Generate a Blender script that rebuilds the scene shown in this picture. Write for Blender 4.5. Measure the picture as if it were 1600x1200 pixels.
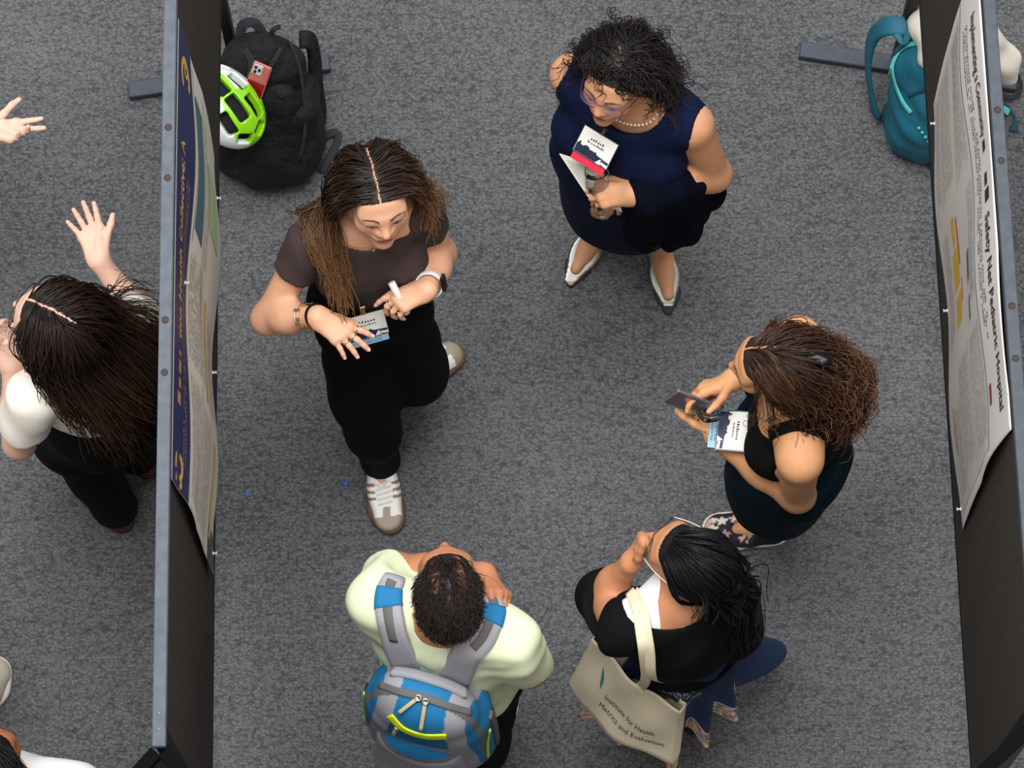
import bpy, math, random
import numpy as np
from mathutils import Vector, Matrix

for _o in list(bpy.data.objects):
    bpy.data.objects.remove(_o, do_unlink=True)
COL = bpy.context.scene.collection
SC = bpy.context.scene
rng = np.random.default_rng(7)
random.seed(7)

# ------------------------------------------------------------------ camera
FPX = 5600.0                      # focal length in pixels of the 1600 x 1200 frame
DIST = 10.2                       # camera to the floor point at the picture centre
def nrm(v):
    v = np.asarray(v, float)
    return v / (np.linalg.norm(v) + 1e-12)
_dn = nrm((40.0, 1600.0, FPX))    # straight down, in camera axes (right, down, forward)
_yy = np.array((-300.0, -14200.0, 5600.0)); _yy = nrm(_yy - _yy.dot(_dn) * _dn)
_zz = -_dn
_xx = np.cross(_yy, _zz)
def c2w(c):
    c = np.asarray(c, float)
    return np.array((c.dot(_xx), c.dot(_yy), c.dot(_zz)))
CAM_LOC = -DIST * c2w((0, 0, 1))
cam_data = bpy.data.cameras.new('camera')
cam_data.sensor_width = 36.0
cam_data.lens = FPX / 1600.0 * 36.0
cam_data.clip_end = 200
cam = bpy.data.objects.new('camera', cam_data)
COL.objects.link(cam)
_r, _u, _b = c2w((1, 0, 0)), c2w((0, -1, 0)), c2w((0, 0, -1))
cam.matrix_world = Matrix(((_r[0], _u[0], _b[0], CAM_LOC[0]), (_r[1], _u[1], _b[1], CAM_LOC[1]),
                           (_r[2], _u[2], _b[2], CAM_LOC[2]), (0, 0, 0, 1)))
SC.camera = cam

# ------------------------------------------------------------------ world and light of the atrium
world = bpy.data.worlds.new('atrium_light'); SC.world = world
world.use_nodes = True
world.node_tree.nodes['Background'].inputs['Color'].default_value = (1.0, 0.965, 0.93, 1)
world.node_tree.nodes['Background'].inputs['Strength'].default_value = 0.53
def area_light(name, loc, target, size, power, color):
    ld = bpy.data.lights.new(name, 'AREA'); ld.shape = 'RECTANGLE'
    ld.size, ld.size_y = size; ld.energy = power; ld.color = color
    lo = bpy.data.objects.new(name, ld); COL.objects.link(lo)
    lo.location = loc
    lo.rotation_euler = (Vector(target) - Vector(loc)).to_track_quat('-Z', 'Y').to_euler()
    return lo
area_light('atrium_skylight', (-0.7, 0.9, 13.5), (0.0, 0.0, 0), (7.5, 6.5), 1500, (0.96, 0.985, 1.0))
SC.view_settings.view_transform = 'Standard'
SC.view_settings.look = 'None'
SC.view_settings.exposure = 0.42
SC.view_settings.gamma = 1.0
SC.view_settings.use_curve_mapping = False

# ------------------------------------------------------------------ from a sight line and a height to a place in the room
def ray(px, py):
    return nrm(c2w(nrm(((px - 800.0), (py - 600.0), FPX))))
def P(px, py, z):
    d = ray(px, py)
    return CAM_LOC + d * ((z - CAM_LOC[2]) / d[2])
def reach(p0, px, py, L, up=True):
    """the point on a sight line at bone length L from joint p0 (the upper or the lower one)"""
    d = ray(px, py); o = CAM_LOC - p0
    b = o.dot(d); c = o.dot(o) - L * L
    disc = b * b - c
    if disc <= 0:
        return CAM_LOC + d * (-b)
    s = math.sqrt(disc)
    return CAM_LOC + d * ((-b - s) if up else (-b + s))

# ------------------------------------------------------------------ objects, tags, materials
def tag(o, label=None, cat=None, group=None, kind=None):
    if label: o['label'] = label
    if cat: o['category'] = cat
    if group: o['group'] = group
    if kind: o['kind'] = kind
    return o
def empty(name, loc, label=None, cat=None, group=None, kind=None):
    o = bpy.data.objects.new(name, None); COL.objects.link(o)
    o.location = tuple(loc); o.empty_display_size = 0.1
    return tag(o, label, cat, group, kind)
def meshobj(name, verts, faces, mat, parent=None, smooth=True, cols=None, mats=None, fmat=None):
    """one mesh object; verts are given in world space and stored relative to the parent"""
    v = np.asarray(verts, float).reshape(-1, 3)
    if parent is not None:
        off = np.array(parent_origin(parent)); v = v - off
    me = bpy.data.meshes.new(name)
    if isinstance(faces, np.ndarray) and faces.ndim == 2:
        nf, k = faces.shape
        me.vertices.add(len(v)); me.vertices.foreach_set('co', v.astype(np.float32).ravel())
        me.loops.add(nf * k); me.loops.foreach_set('vertex_index', faces.astype(np.int32).ravel())
        me.polygons.add(nf)
        me.polygons.foreach_set('loop_start', np.arange(0, nf * k, k, dtype=np.int32))
        me.update(calc_edges=True)
    else:
        me.from_pydata([tuple(x) for x in v], [], [tuple(int(i) for i in f) for f in faces])
        me.update()
    for m in (mats or [mat]):
        me.materials.append(m)
    if fmat is not None:
        me.polygons.foreach_set('material_index', np.asarray(fmat, np.int32))
    if smooth and len(me.polygons):
        me.polygons.foreach_set('use_smooth', np.ones(len(me.polygons), bool))
    if cols is not None:
        a = me.color_attributes.new('Col', 'FLOAT_COLOR', 'POINT')
        c4 = np.ones((len(v), 4), np.float32); c4[:, :3] = cols
        a.data.foreach_set('color', c4.ravel())
    o = bpy.data.objects.new(name, me); COL.objects.link(o)
    if parent is not None:
        o.parent = parent
    return o
def parent_origin(p):
    loc = np.array(p.location)
    while p.parent is not None:
        p = p.parent; loc = loc + np.array(p.location)
    return loc

def srgb(r, g, b):
    out = []
    for c in (r, g, b):
        c = c / 255.0
        out.append(c / 12.92 if c <= 0.04045 else ((c + 0.055) / 1.055) ** 2.4)
    return tuple(out)
MATS = {}
def mat(name, rgb=(0.8, 0.8, 0.8), rough=0.6, metal=0.0, spec=0.5, noise=None, bump=None, vcol=False,
        sss=0.0, alpha=1.0, trans=0.0, ior=1.45, sheen=0.0, coat=0.0, aniso=None):
    """noise = (scale, amount): mottled colour; bump = (scale, strength, distance) or with a 4th item 'weave'"""
    if name in MATS: return MATS[name]
    m = bpy.data.materials.new(name); MATS[name] = m; m.use_nodes = True
    nt = m.node_tree; bs = nt.nodes['Principled BSDF']
    bs.inputs['Base Color'].default_value = (*rgb, 1)
    bs.inputs['Roughness'].default_value = rough
    bs.inputs['Metallic'].default_value = metal
    bs.inputs['Specular IOR Level'].default_value = spec
    bs.inputs['IOR'].default_value = ior
    bs.inputs['Alpha'].default_value = alpha
    bs.inputs['Transmission Weight'].default_value = trans
    bs.inputs['Sheen Weight'].default_value = sheen
    bs.inputs['Coat Weight'].default_value = coat
    if sss:
        bs.inputs['Subsurface Weight'].default_value = sss
        bs.inputs['Subsurface Radius'].default_value = (1.0, 0.35, 0.2)
        bs.inputs['Subsurface Scale'].default_value = 0.008
    tc = nt.nodes.new('ShaderNodeTexCoord')
    src = None
    if vcol:
        at = nt.nodes.new('ShaderNodeAttribute'); at.attribute_name = 'Col'; src = at.outputs['Color']
    if noise:
        nz = nt.nodes.new('ShaderNodeTexNoise'); nz.inputs['Scale'].default_value = noise[0]
        nz.inputs['Detail'].default_value = 5
        nt.links.new(tc.outputs['Object'], nz.inputs['Vector'])
        mr = nt.nodes.new('ShaderNodeMapRange')
        mr.inputs['From Min'].default_value = 0.3; mr.inputs['From Max'].default_value = 0.7
        mr.inputs['To Min'].default_value = 1 - noise[1]; mr.inputs['To Max'].default_value = 1 + noise[1]
        nt.links.new(nz.outputs['Fac'], mr.inputs['Value'])
        vm = nt.nodes.new('ShaderNodeVectorMath'); vm.operation = 'SCALE'
        if src is not None: nt.links.new(src, vm.inputs[0])
        else: vm.inputs[0].default_value = rgb
        nt.links.new(mr.outputs['Result'], vm.inputs['Scale']); src = vm.outputs['Vector']
    if src is not None:
        nt.links.new(src, bs.inputs['Base Color'])
    if bump:
        if len(bump) > 3 and bump[3] == 'weave':
            wv = nt.nodes.new('ShaderNodeTexVoronoi'); wv.inputs['Scale'].default_value = bump[0]
            out = wv.outputs['Distance']
        else:
            wv = nt.nodes.new('ShaderNodeTexNoise'); wv.inputs['Scale'].default_value = bump[0]
            wv.inputs['Detail'].default_value = 6; out = wv.outputs['Fac']
        nt.links.new(tc.outputs['Object'], wv.inputs['Vector'])
        bp = nt.nodes.new('ShaderNodeBump'); bp.inputs['Strength'].default_value = bump[1]
        bp.inputs['Distance'].default_value = bump[2]
        nt.links.new(out, bp.inputs['Height']); nt.links.new(bp.outputs['Normal'], bs.inputs['Normal'])
    return m
# ------------------------------------------------------------------ smooth solid modelling: distance fields meshed on a sparse grid
class Prim:
    __slots__ = ('f', 'sub')
    def __init__(self, f): self.f = f
def cone(a, b, ra, rb):
    a = np.asarray(a, float); b = np.asarray(b, float); ab = b - a; L2 = ab.dot(ab) + 1e-12
    def f(p):
        t = np.clip(((p - a) @ ab) / L2, 0, 1)
        q = p - a - t[:, None] * ab
        return np.sqrt(np.einsum('ij,ij->i', q, q)) - (ra + (rb - ra) * t)
    return Prim(f)
def sph(c, r): return cone(c, np.asarray(c, float) + (0, 0, 1e-6), r, r)
def econe(a, b, ra, rb, R, s):
    """tapered capsule in a frame R (rows = axes) with axes stretched by s (s<1 makes it thinner along that axis)"""
    a = np.asarray(a, float); b = np.asarray(b, float); R = np.asarray(R, float); s = 1.0 / np.asarray(s, float)
    aq = np.zeros(3); bq = (R @ (b - a)) * s; L2 = bq.dot(bq) + 1e-12
    def f(p):
        q = ((p - a) @ R.T) * s
        t = np.clip((q @ bq) / L2, 0, 1)
        w = q - t[:, None] * bq
        l = np.sqrt(np.einsum('ij,ij->i', w, w)) + 1e-9
        g = np.sqrt(np.einsum('ij,ij->i', w * s, w * s)) / l
        return (l - (ra + (rb - ra) * t)) / np.maximum(g, 0.2)
    return Prim(f)
def ell(c, r, R=None):
    c = np.asarray(c, float); r = np.asarray(r, float); R = np.eye(3) if R is None else np.asarray(R, float)
    def f(p):
        q = (p - c) @ R.T
        k0 = np.sqrt(np.einsum('ij,ij->i', q / r, q / r)) + 1e-9
        k1 = np.sqrt(np.einsum('ij,ij->i', q / (r * r), q / (r * r))) + 1e-9
        return k0 * (k0 - 1.0) / k1
    return Prim(f)
def rbox(c, h, rad, R=None):
    c = np.asarray(c, float); h = np.asarray(h, float) - rad; R = np.eye(3) if R is None else np.asarray(R, float)
    def f(p):
        q = np.abs((p - c) @ R.T) - h
        return np.sqrt((np.maximum(q, 0) ** 2).sum(1)) + np.minimum(q.max(1), 0) - rad
    return Prim(f)
def half(p0, n):
    """solid on the side the normal points away from"""
    p0 = np.asarray(p0, float); n = nrm(n)
    return Prim(lambda p: (p - p0) @ n)
def smin(a, b, k):
    if k <= 0: return np.minimum(a, b)
    h = np.maximum(k - np.abs(a - b), 0) / k
    return np.minimum(a, b) - h * h * k * 0.25
class Solid:
    """groups = [(prims, k)], blended with K; cuts = [(prim, k)] taken away; keeps = half spaces to intersect; disp = displacement"""
    def __init__(self, K=0.02):
        self.groups = []; self.K = K; self.cuts = []; self.keeps = []; self.disp = None
    def add(self, prims, k=0.02):
        self.groups.append((list(prims), k)); return self
    def cut(self, prim, k=0.006): self.cuts.append((prim, k)); return self
    def keep(self, prim, k=0.004): self.keeps.append((prim, k)); return self
    def eval(self, p, groups=None):
        d = None
        for prims, k in (self.groups if groups is None else groups):
            g = None
            for q in prims:
                e = q.f(p); g = e if g is None else smin(g, e, k)
            if g is not None: d = g if d is None else smin(d, g, self.K)
        if d is None: d = np.full(len(p), 1.0)
        if self.disp is not None:
            near = np.abs(d) < 0.05
            if near.any():
                dd = d[near]; d = d.copy(); d[near] = dd - self.disp(p[near])
        for q, k in self.cuts: d = -smin(-d, q.f(p), k)
        for q, k in self.keeps: d = -smin(-d, -q.f(p), k)
        return d
def mesh_solid(S, lo, hi, h, n=12):
    """surface nets over the active blocks of a sparse grid; returns verts, quads"""
    lo = np.asarray(lo, float); hi = np.asarray(hi, float)
    nb = np.maximum(1, np.ceil((hi - lo) / (h * n)).astype(int))
    I = np.stack(np.meshgrid(*[np.arange(k) for k in nb], indexing='ij'), -1).reshape(-1, 3)
    C = lo + (I + 0.5) * (h * n)
    R = h * n * 0.8661
    dC = S.eval(C)
    act = I[(dC < R * 1.15 + 0.006 + (0.008 if S.disp is not None else 0)) & (dC > -R * 1.5 - 0.045)]
    if len(act) == 0: return np.zeros((0, 3)), np.zeros((0, 4), int)
    cA = lo + (act + 0.5) * (h * n)
    pd = [np.stack([q.f(cA) for q in prims]) for prims, k in S.groups]
    pm = np.min(np.concatenate(pd), 0)
    gN = nb * n + 2
    off = np.stack(np.meshgrid(*[np.arange(n + 1)] * 3, indexing='ij'), -1).reshape(-1, 3)
    V = []; VI = []; Q = []
    def gid(i): return ((i[..., 0] + 1) * gN[1] + (i[..., 1] + 1)) * gN[2] + (i[..., 2] + 1)
    cor = np.array([(a, b, c) for a in (0, 1) for b in (0, 1) for c in (0, 1)])
    edges = [(a, b) for a in range(8) for b in range(a + 1, 8) if np.abs(cor[a] - cor[b]).sum() == 1]
    for ib, bi in enumerate(act):
        base = bi * n
        gs = []
        for (prims, k), e in zip(S.groups, pd):
            lim = pm[ib] + 2.1 * R + max(k, S.K)
            sel = [q for q, x in zip(prims, e[:, ib]) if x < lim]
            if sel: gs.append((sel, k))
        p = lo + (base + off) * h
        d = S.eval(p, gs).reshape(n + 1, n + 1, n + 1)
        s = d < 0
        if s.all() or not s.any(): continue
        st = np.stack([s[a:a + n, b:b + n, e:e + n] for a, b, e in cor])
        cnt = st.sum(0)
        cells = np.argwhere((cnt > 0) & (cnt < 8))
        if len(cells) == 0: continue
        dv = np.stack([d[cells[:, 0] + a, cells[:, 1] + b, cells[:, 2] + e] for a, b, e in cor], 1)
        acc = np.zeros((len(cells), 3)); num = np.zeros(len(cells))
        for a, b in edges:
            x = (dv[:, a] < 0) != (dv[:, b] < 0)
            t = dv[:, a] / np.where(np.abs(dv[:, a] - dv[:, b]) < 1e-12, 1, dv[:, a] - dv[:, b])
            pt = cor[a] + np.clip(t, 0, 1)[:, None] * (cor[b] - cor[a])
            acc += np.where(x[:, None], pt, 0); num += x
        V.append(lo + (base + cells + acc / num[:, None]) * h); VI.append(gid(base + cells))
        for ax in range(3):
            e = np.zeros(3, int); e[ax] = 1
            s0 = s[:n, :n, :n]; s1 = s[e[0]:e[0] + n, e[1]:e[1] + n, e[2]:e[2] + n]
            k = np.argwhere(s0 != s1)
            if len(k) == 0: continue
            u = np.zeros(3, int); u[(ax + 1) % 3] = 1
            w = np.zeros(3, int); w[(ax + 2) % 3] = 1
            g = base + k
            q = np.stack([gid(g - u - w), gid(g - w), gid(g), gid(g - u)], 1)
            fl = ~s0[k[:, 0], k[:, 1], k[:, 2]]
            q[fl] = q[fl][:, ::-1]
            Q.append(q)
    if not V: return np.zeros((0, 3)), np.zeros((0, 4), int)
    V = np.concatenate(V); VI = np.concatenate(VI); Q = np.concatenate(Q)
    o = np.argsort(VI); VI = VI[o]; V = V[o]
    pos = np.clip(np.searchsorted(VI, Q), 0, len(VI) - 1)
    ok = (VI[pos] == Q).all(1)
    return V, pos[ok]
def mesh_multi(S, lo, hi, h, fine=()):
    """coarse mesh plus finer boxes (lo, hi, h); the coarse faces inside a fine box are replaced by the fine ones"""
    V, Q = mesh_solid(S, lo, hi, h)
    Vs, Qs, n0 = [], [], 0
    cen = V[Q].mean(1) if len(Q) else np.zeros((0, 3))
    keep = np.ones(len(Q), bool)
    for (a, b, hf) in fine:
        a = np.asarray(a); b = np.asarray(b)
        keep &= ~((cen > a + hf * 1.0) & (cen < b - hf * 1.0)).all(1)
    Vs.append(V); Qs.append(Q[keep]); n0 = len(V)
    done = []
    for (a, b, hf) in fine:
        v, q = mesh_solid(S, a, b, hf, n=14)
        if len(v) == 0: continue
        c = v[q].mean(1)
        k = ((c > np.asarray(a)) & (c < np.asarray(b))).all(1)
        for (a2, b2) in done: k &= ~((c > a2) & (c < b2)).all(1)
        done.append((np.asarray(a), np.asarray(b)))
        Vs.append(v); Qs.append(q[k] + n0); n0 += len(v)
    V = np.concatenate(Vs); Q = np.concatenate(Qs)
    used = np.unique(Q); mp = np.zeros(len(V), int); mp[used] = np.arange(len(used))
    return V[used], mp[Q]
def bounds(pts, pad):
    p = np.asarray(pts, float).reshape(-1, 3)
    return p.min(0) - pad, p.max(0) + pad
def smooth_mesh(V, Q, it=1, lam=0.5):
    for _ in range(it):
        acc = np.zeros_like(V); cnt = np.zeros(len(V))
        for i in range(4):
            for j in ((i + 1) % 4, (i + 3) % 4):
                np.add.at(acc, Q[:, i], V[Q[:, j]]); np.add.at(cnt, Q[:, i], 1)
        m = cnt > 0
        V = V.copy(); V[m] += lam * (acc[m] / cnt[m][:, None] - V[m])
    return V
def grad(S, p, e=0.002):
    g = np.stack([S.eval(p + np.eye(3)[i] * e) - S.eval(p - np.eye(3)[i] * e) for i in range(3)], 1)
    return g / (np.linalg.norm(g, axis=1, keepdims=True) + 1e-9)
def hits(S, pts, z0=2.2, off=0.0):
    """where sight lines meet a solid, and the surface normals there"""
    d = np.array([ray(x, y) for x, y in pts]); p = np.array([P(x, y, z0) for x, y in pts])
    for _ in range(110):
        e = S.eval(p) - off
        go = (e > 0.0006) & (p[:, 2] > 0)
        if not go.any(): break
        p = p + d * (np.minimum(np.maximum(e, 0) * 0.8, 0.06) * go)[:, None]
    return p, grad(S, p)
def hit(S, px, py, z0=2.2, off=0.0):
    a, b = hits(S, [(px, py)], z0, off)
    return a[0], b[0]
def settle(S, pts, off, it=5):
    """moves points onto the offset surface of a solid"""
    p = np.asarray(pts, float)
    for _ in range(it): p = p + grad(S, p) * (off - S.eval(p))[:, None] * 0.8
    return p
def wrinkles(amp, freq, seed, stretch=(1, 1, 1), n=5):
    g = np.random.default_rng(seed); st = np.asarray(stretch, float)
    D = g.normal(size=(n, 3)); D = D / np.linalg.norm(D, axis=1, keepdims=True) * st
    ph = g.uniform(0, 6.28, n); fr = freq * g.uniform(0.7, 1.5, n)
    W = g.normal(size=(3, 3))
    def f(p):
        q = p + 0.03 * np.sin((p @ W.T) * 9.0 + ph[:3])
        a = np.zeros(len(p))
        for i in range(n):
            a += np.sin(q @ D[i] * fr[i] * 6.283 + ph[i])
        return amp * (np.maximum(a, -1.2) / n * 2.0)
    return f

# ------------------------------------------------------------------ plain mesh helpers
def catmull(pts, m=8, closed=False):
    p = np.asarray(pts, float)
    if len(p) < 3 and not closed:
        return np.array([p[0] + (p[-1] - p[0]) * t for t in np.linspace(0, 1, m + 1)])
    q = np.concatenate([p[-1:], p, p[:2]]) if closed else np.concatenate([2 * p[:1] - p[1:2], p, 2 * p[-1:] - p[-2:-1]])
    out = []
    for i in range(len(q) - 3):
        a, b, c, d = q[i:i + 4]
        for t in np.linspace(0, 1, m, endpoint=False):
            out.append(0.5 * (2 * b + (c - a) * t + (2 * a - 5 * b + 4 * c - d) * t * t + (3 * b - a - 3 * c + d) * t ** 3))
    if not closed: out.append(p[-1])
    return np.array(out)
def frames(p, normals=None, closed=False):
    p = np.asarray(p, float); n = len(p)
    t = np.roll(p, -1, 0) - np.roll(p, 1, 0)
    if not closed: t[0] = p[1] - p[0]; t[-1] = p[-1] - p[-2]
    t /= np.linalg.norm(t, axis=1, keepdims=True) + 1e-12
    if normals is None:
        u = np.zeros_like(p); a = np.array((0, 0, 1.0)) if abs(t[0][2]) < 0.9 else np.array((1.0, 0, 0))
        for i in range(n):
            a = nrm(a - a.dot(t[i]) * t[i]); u[i] = a
    else:
        u = np.asarray(normals, float); u = u - (u * t).sum(1, keepdims=True) * t
        u /= np.linalg.norm(u, axis=1, keepdims=True) + 1e-12
    return t, u, np.cross(t, u)
def tube(p, r, k=8, closed=False, caps=True):
    p = np.asarray(p, float); n = len(p); r = np.broadcast_to(np.asarray(r, float), (n,))
    t, u, w = frames(p, closed=closed)
    a = np.arange(k) * 2 * math.pi / k
    V = (p[:, None] + r[:, None, None] * (np.cos(a)[None, :, None] * u[:, None] + np.sin(a)[None, :, None] * w[:, None])).reshape(-1, 3)
    F = []
    for i in range(n if closed else n - 1):
        j = (i + 1) % n
        for b in range(k): F.append((i * k + b, i * k + (b + 1) % k, j * k + (b + 1) % k, j * k + b))
    if caps and not closed:
        F.append(tuple(range(k))[::-1]); F.append(tuple((n - 1) * k + b for b in range(k)))
    return V, F
def ribbon(p, normals, width, thick, closed=False):
    """flat strap with rounded edges following p; normals point away from what it lies on"""
    p = np.asarray(p, float); n = len(p)
    w = np.broadcast_to(np.asarray(width, float), (n,)); th = np.broadcast_to(np.asarray(thick, float), (n,))
    t, u, s = frames(p, normals, closed)
    prof = [(-1, 0.15), (-0.93, 0.85), (-0.6, 1.0), (0, 1.04), (0.6, 1.0), (0.93, 0.85), (1, 0.15), (0.9, -0.2), (-0.9, -0.2)]
    k = len(prof)
    V = np.concatenate([np.array([p[i] + s[i] * a * w[i] / 2 + u[i] * b * th[i] for a, b in prof]) for i in range(n)])
    F = []
    for i in range(n if closed else n - 1):
        j = (i + 1) % n
        for b in range(k): F.append((i * k + b, j * k + b, j * k + (b + 1) % k, i * k + (b + 1) % k))
    if not closed:
        F.append(tuple(range(k))); F.append(tuple((n - 1) * k + b for b in range(k))[::-1])
    return V, F
def box(c, h, R=None, bev=0.0):
    """bevelled box as 24 vertices (or 8 without bevel)"""
    c = np.asarray(c, float); h = np.asarray(h, float); R = np.eye(3) if R is None else np.asarray(R, float)
    if bev <= 0:
        v = np.array([(x, y, z) for x in (-1, 1) for y in (-1, 1) for z in (-1, 1)]) * h
        F = [(0, 1, 3, 2), (4, 6, 7, 5), (0, 4, 5, 1), (2, 3, 7, 6), (0, 2, 6, 4), (1, 5, 7, 3)]
        return v @ R + c, F
    vs = []; idx = {}
    for x in (-1, 1):
        for y in (-1, 1):
            for z in (-1, 1):
                for ax in range(3):
                    q = np.array((x, y, z), float) * (h - bev); q[ax] = (x, y, z)[ax] * h[ax]
                    idx[(x, y, z, ax)] = len(vs); vs.append(q)
    F = []
    for ax in range(3):
        o1, o2 = [a for a in range(3) if a != ax]
        for s in (-1, 1):
            f = []
            for a, b in ((-1, -1), (1, -1), (1, 1), (-1, 1)):
                k = [0, 0, 0]; k[ax] = s; k[o1] = a; k[o2] = b
                f.append(idx[(*k, ax)])
            F.append(tuple(f))
        for a in (-1, 1):
            for b in (-1, 1):
                k0 = [0, 0, 0]; k0[o1] = a; k0[o2] = b
                k1 = list(k0); k0[ax] = -1; k1[ax] = 1
                F.append((idx[(*k0, o1)], idx[(*k1, o1)], idx[(*k1, o2)], idx[(*k0, o2)]))
    for x in (-1, 1):
        for y in (-1, 1):
            for z in (-1, 1): F.append(tuple(idx[(x, y, z, a)] for a in range(3)))
    vs = np.array(vs)
    G = []
    for f in F:
        q = vs[list(f)]; nn = np.cross(q[1] - q[0], q[2] - q[0])
        G.append(f if nn.dot(q.mean(0)) > 0 else f[::-1])
    return vs @ R + c, G
def lathe(prof, c, axis, k=24):
    axis = nrm(axis); a = nrm(np.cross(axis, (0.31, 0.9, 0.2))); b = np.cross(axis, a); c = np.asarray(c, float)
    V = []; F = []
    for (r, z) in prof:
        for i in range(k):
            t = 2 * math.pi * i / k
            V.append(c + axis * z + r * (math.cos(t) * a + math.sin(t) * b))
    for j in range(len(prof) - 1):
        for i in range(k):
            F.append((j * k + i, j * k + (i + 1) % k, (j + 1) * k + (i + 1) % k, (j + 1) * k + i))
    return np.array(V), F
def join(parts):
    V = []; F = []; n = 0
    for v, f in parts:
        v = np.asarray(v); V.append(v); F += [tuple(int(i) + n for i in q) for q in f]; n += len(v)
    return np.concatenate(V), F
def frame3(y, z):
    """rows right, forward, up from a forward and an up hint"""
    y = nrm(y); x = nrm(np.cross(y, z)); z = np.cross(x, y)
    return np.array((x, y, z))
_TXT = {}
def text_mesh(s, bold=False):
    """flat letters as triangles: verts in (u, v), cap height 1, left aligned"""
    if (s, bold) in _TXT: return _TXT[(s, bold)]
    cu = bpy.data.curves.new('txt', 'FONT'); cu.body = s; cu.size = 1.0 / 0.73
    cu.resolution_u = 2
    if bold: cu.offset = 0.02
    ob = bpy.data.objects.new('txt', cu); COL.objects.link(ob)
    me = ob.to_mesh()
    v = np.array([x.co[:2] for x in me.vertices]); f = [tuple(p.vertices) for p in me.polygons]
    ob.to_mesh_clear(); bpy.data.objects.remove(ob); bpy.data.curves.remove(cu)
    _TXT[(s, bold)] = (v, f)
    return v, f
# ------------------------------------------------------------------ people: one continuous skin per figure, grown around a posed skeleton
def lw(J, x, y, z):
    """head-local (right, forward, up) to world"""
    return J['H'] + np.array((x, y, z)) @ J['HR'] * J.get('hs', 1.0)
def head_frame(yaw, pitch, roll=0.0):
    """yaw: compass of the nose in the floor plane (0 = +x, 90 = +y); pitch up positive; roll to the right shoulder positive"""
    a, b = math.radians(yaw), math.radians(pitch)
    f = np.array((math.cos(a) * math.cos(b), math.sin(a) * math.cos(b), math.sin(b)))
    R = frame3(f, (0, 0, 1)) if abs(b) < 1.5 else frame3(f, (0, 1, 0))
    c, s = math.cos(math.radians(roll)), math.sin(math.radians(roll))
    x = c * R[0] - s * R[2]; z = s * R[0] + c * R[2]
    return np.array((x, R[1], z))
def head_groups(J):
    s = J.get('hs', 1.0); R = J['HR']; w = lambda *a: lw(J, *a); jw = J.get('jaw', 1.0)
    skull = [ell(w(0, -0.016, 0.030), np.array((0.074, 0.096, 0.080)) * s, R),
             ell(w(0, 0.030, -0.022), np.array((0.062 * jw, 0.062, 0.082)) * s, R),
             cone(w(-0.050 * jw, -0.002, -0.052), w(-0.010, 0.066, -0.098), 0.020 * s, 0.017 * s),
             cone(w(0.050 * jw, -0.002, -0.052), w(0.010, 0.066, -0.098), 0.020 * s, 0.017 * s),
             sph(w(0, 0.076, -0.098), 0.017 * s),
             ell(w(-0.038, 0.060, -0.022), np.array((0.026, 0.026, 0.026)) * s, R), ell(w(0.038, 0.060, -0.022), np.array((0.026, 0.026, 0.026)) * s, R),
             ell(w(0, 0.062, 0.038), np.array((0.056, 0.026, 0.034)) * s, R)]
    brow = [cone(w(-0.048, 0.070, 0.020), w(-0.014, 0.087, 0.019), 0.008 * s, 0.009 * s),
            cone(w(0.048, 0.070, 0.020), w(0.014, 0.087, 0.019), 0.008 * s, 0.009 * s)]
    nose = [cone(w(0, 0.086, 0.012), w(0, 0.109, -0.026), 0.0075 * s, 0.0105 * s), sph(w(-0.011, 0.098, -0.030), 0.0078 * s), sph(w(0.011, 0.098, -0.030), 0.0078 * s)]
    mouth = [ell(w(0, 0.090, -0.056), np.array((0.023, 0.0095, 0.0052)) * s, R), ell(w(0, 0.0885, -0.067), np.array((0.020, 0.010, 0.0066)) * s, R)]
    eyes = [sph(w(-0.031, 0.0735, 0.002), 0.0132 * s), sph(w(0.031, 0.0735, 0.002), 0.0132 * s)]
    ears = []
    for sx in (-1, 1):
        ears += [ell(w(sx * 0.076, -0.012, 0.004), np.array((0.0075, 0.018, 0.026)) * s, R @ rotz(sx * 24)), ell(w(sx * 0.074, -0.004, -0.022), np.array((0.0065, 0.010, 0.013)) * s, R)]
    neck = [cone(w(0, -0.026, -0.050), J['N'], 0.052 * J.get('nk', 1) * s, 0.056 * J.get('nk', 1)), cone(w(0, -0.030, -0.02), J['N'], 0.045 * s, 0.058 * J.get('nk', 1))]
    return [(skull, 0.022 * s), (brow, 0.01), (nose, 0.01), (mouth, 0.004), (eyes, 0.0), (ears, 0.008), (neck, 0.02)]
def rotz(deg):
    c, s = math.cos(math.radians(deg)), math.sin(math.radians(deg))
    return np.array(((c, s, 0), (-s, c, 0), (0, 0, 1.0)))
def rot_about(v, ax, deg):
    ax = nrm(ax); a = math.radians(deg)
    return v * math.cos(a) + np.cross(ax, v) * math.sin(a) + ax * ax.dot(v) * (1 - math.cos(a))
RELAX = [(18, 22, 12)] * 4
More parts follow.
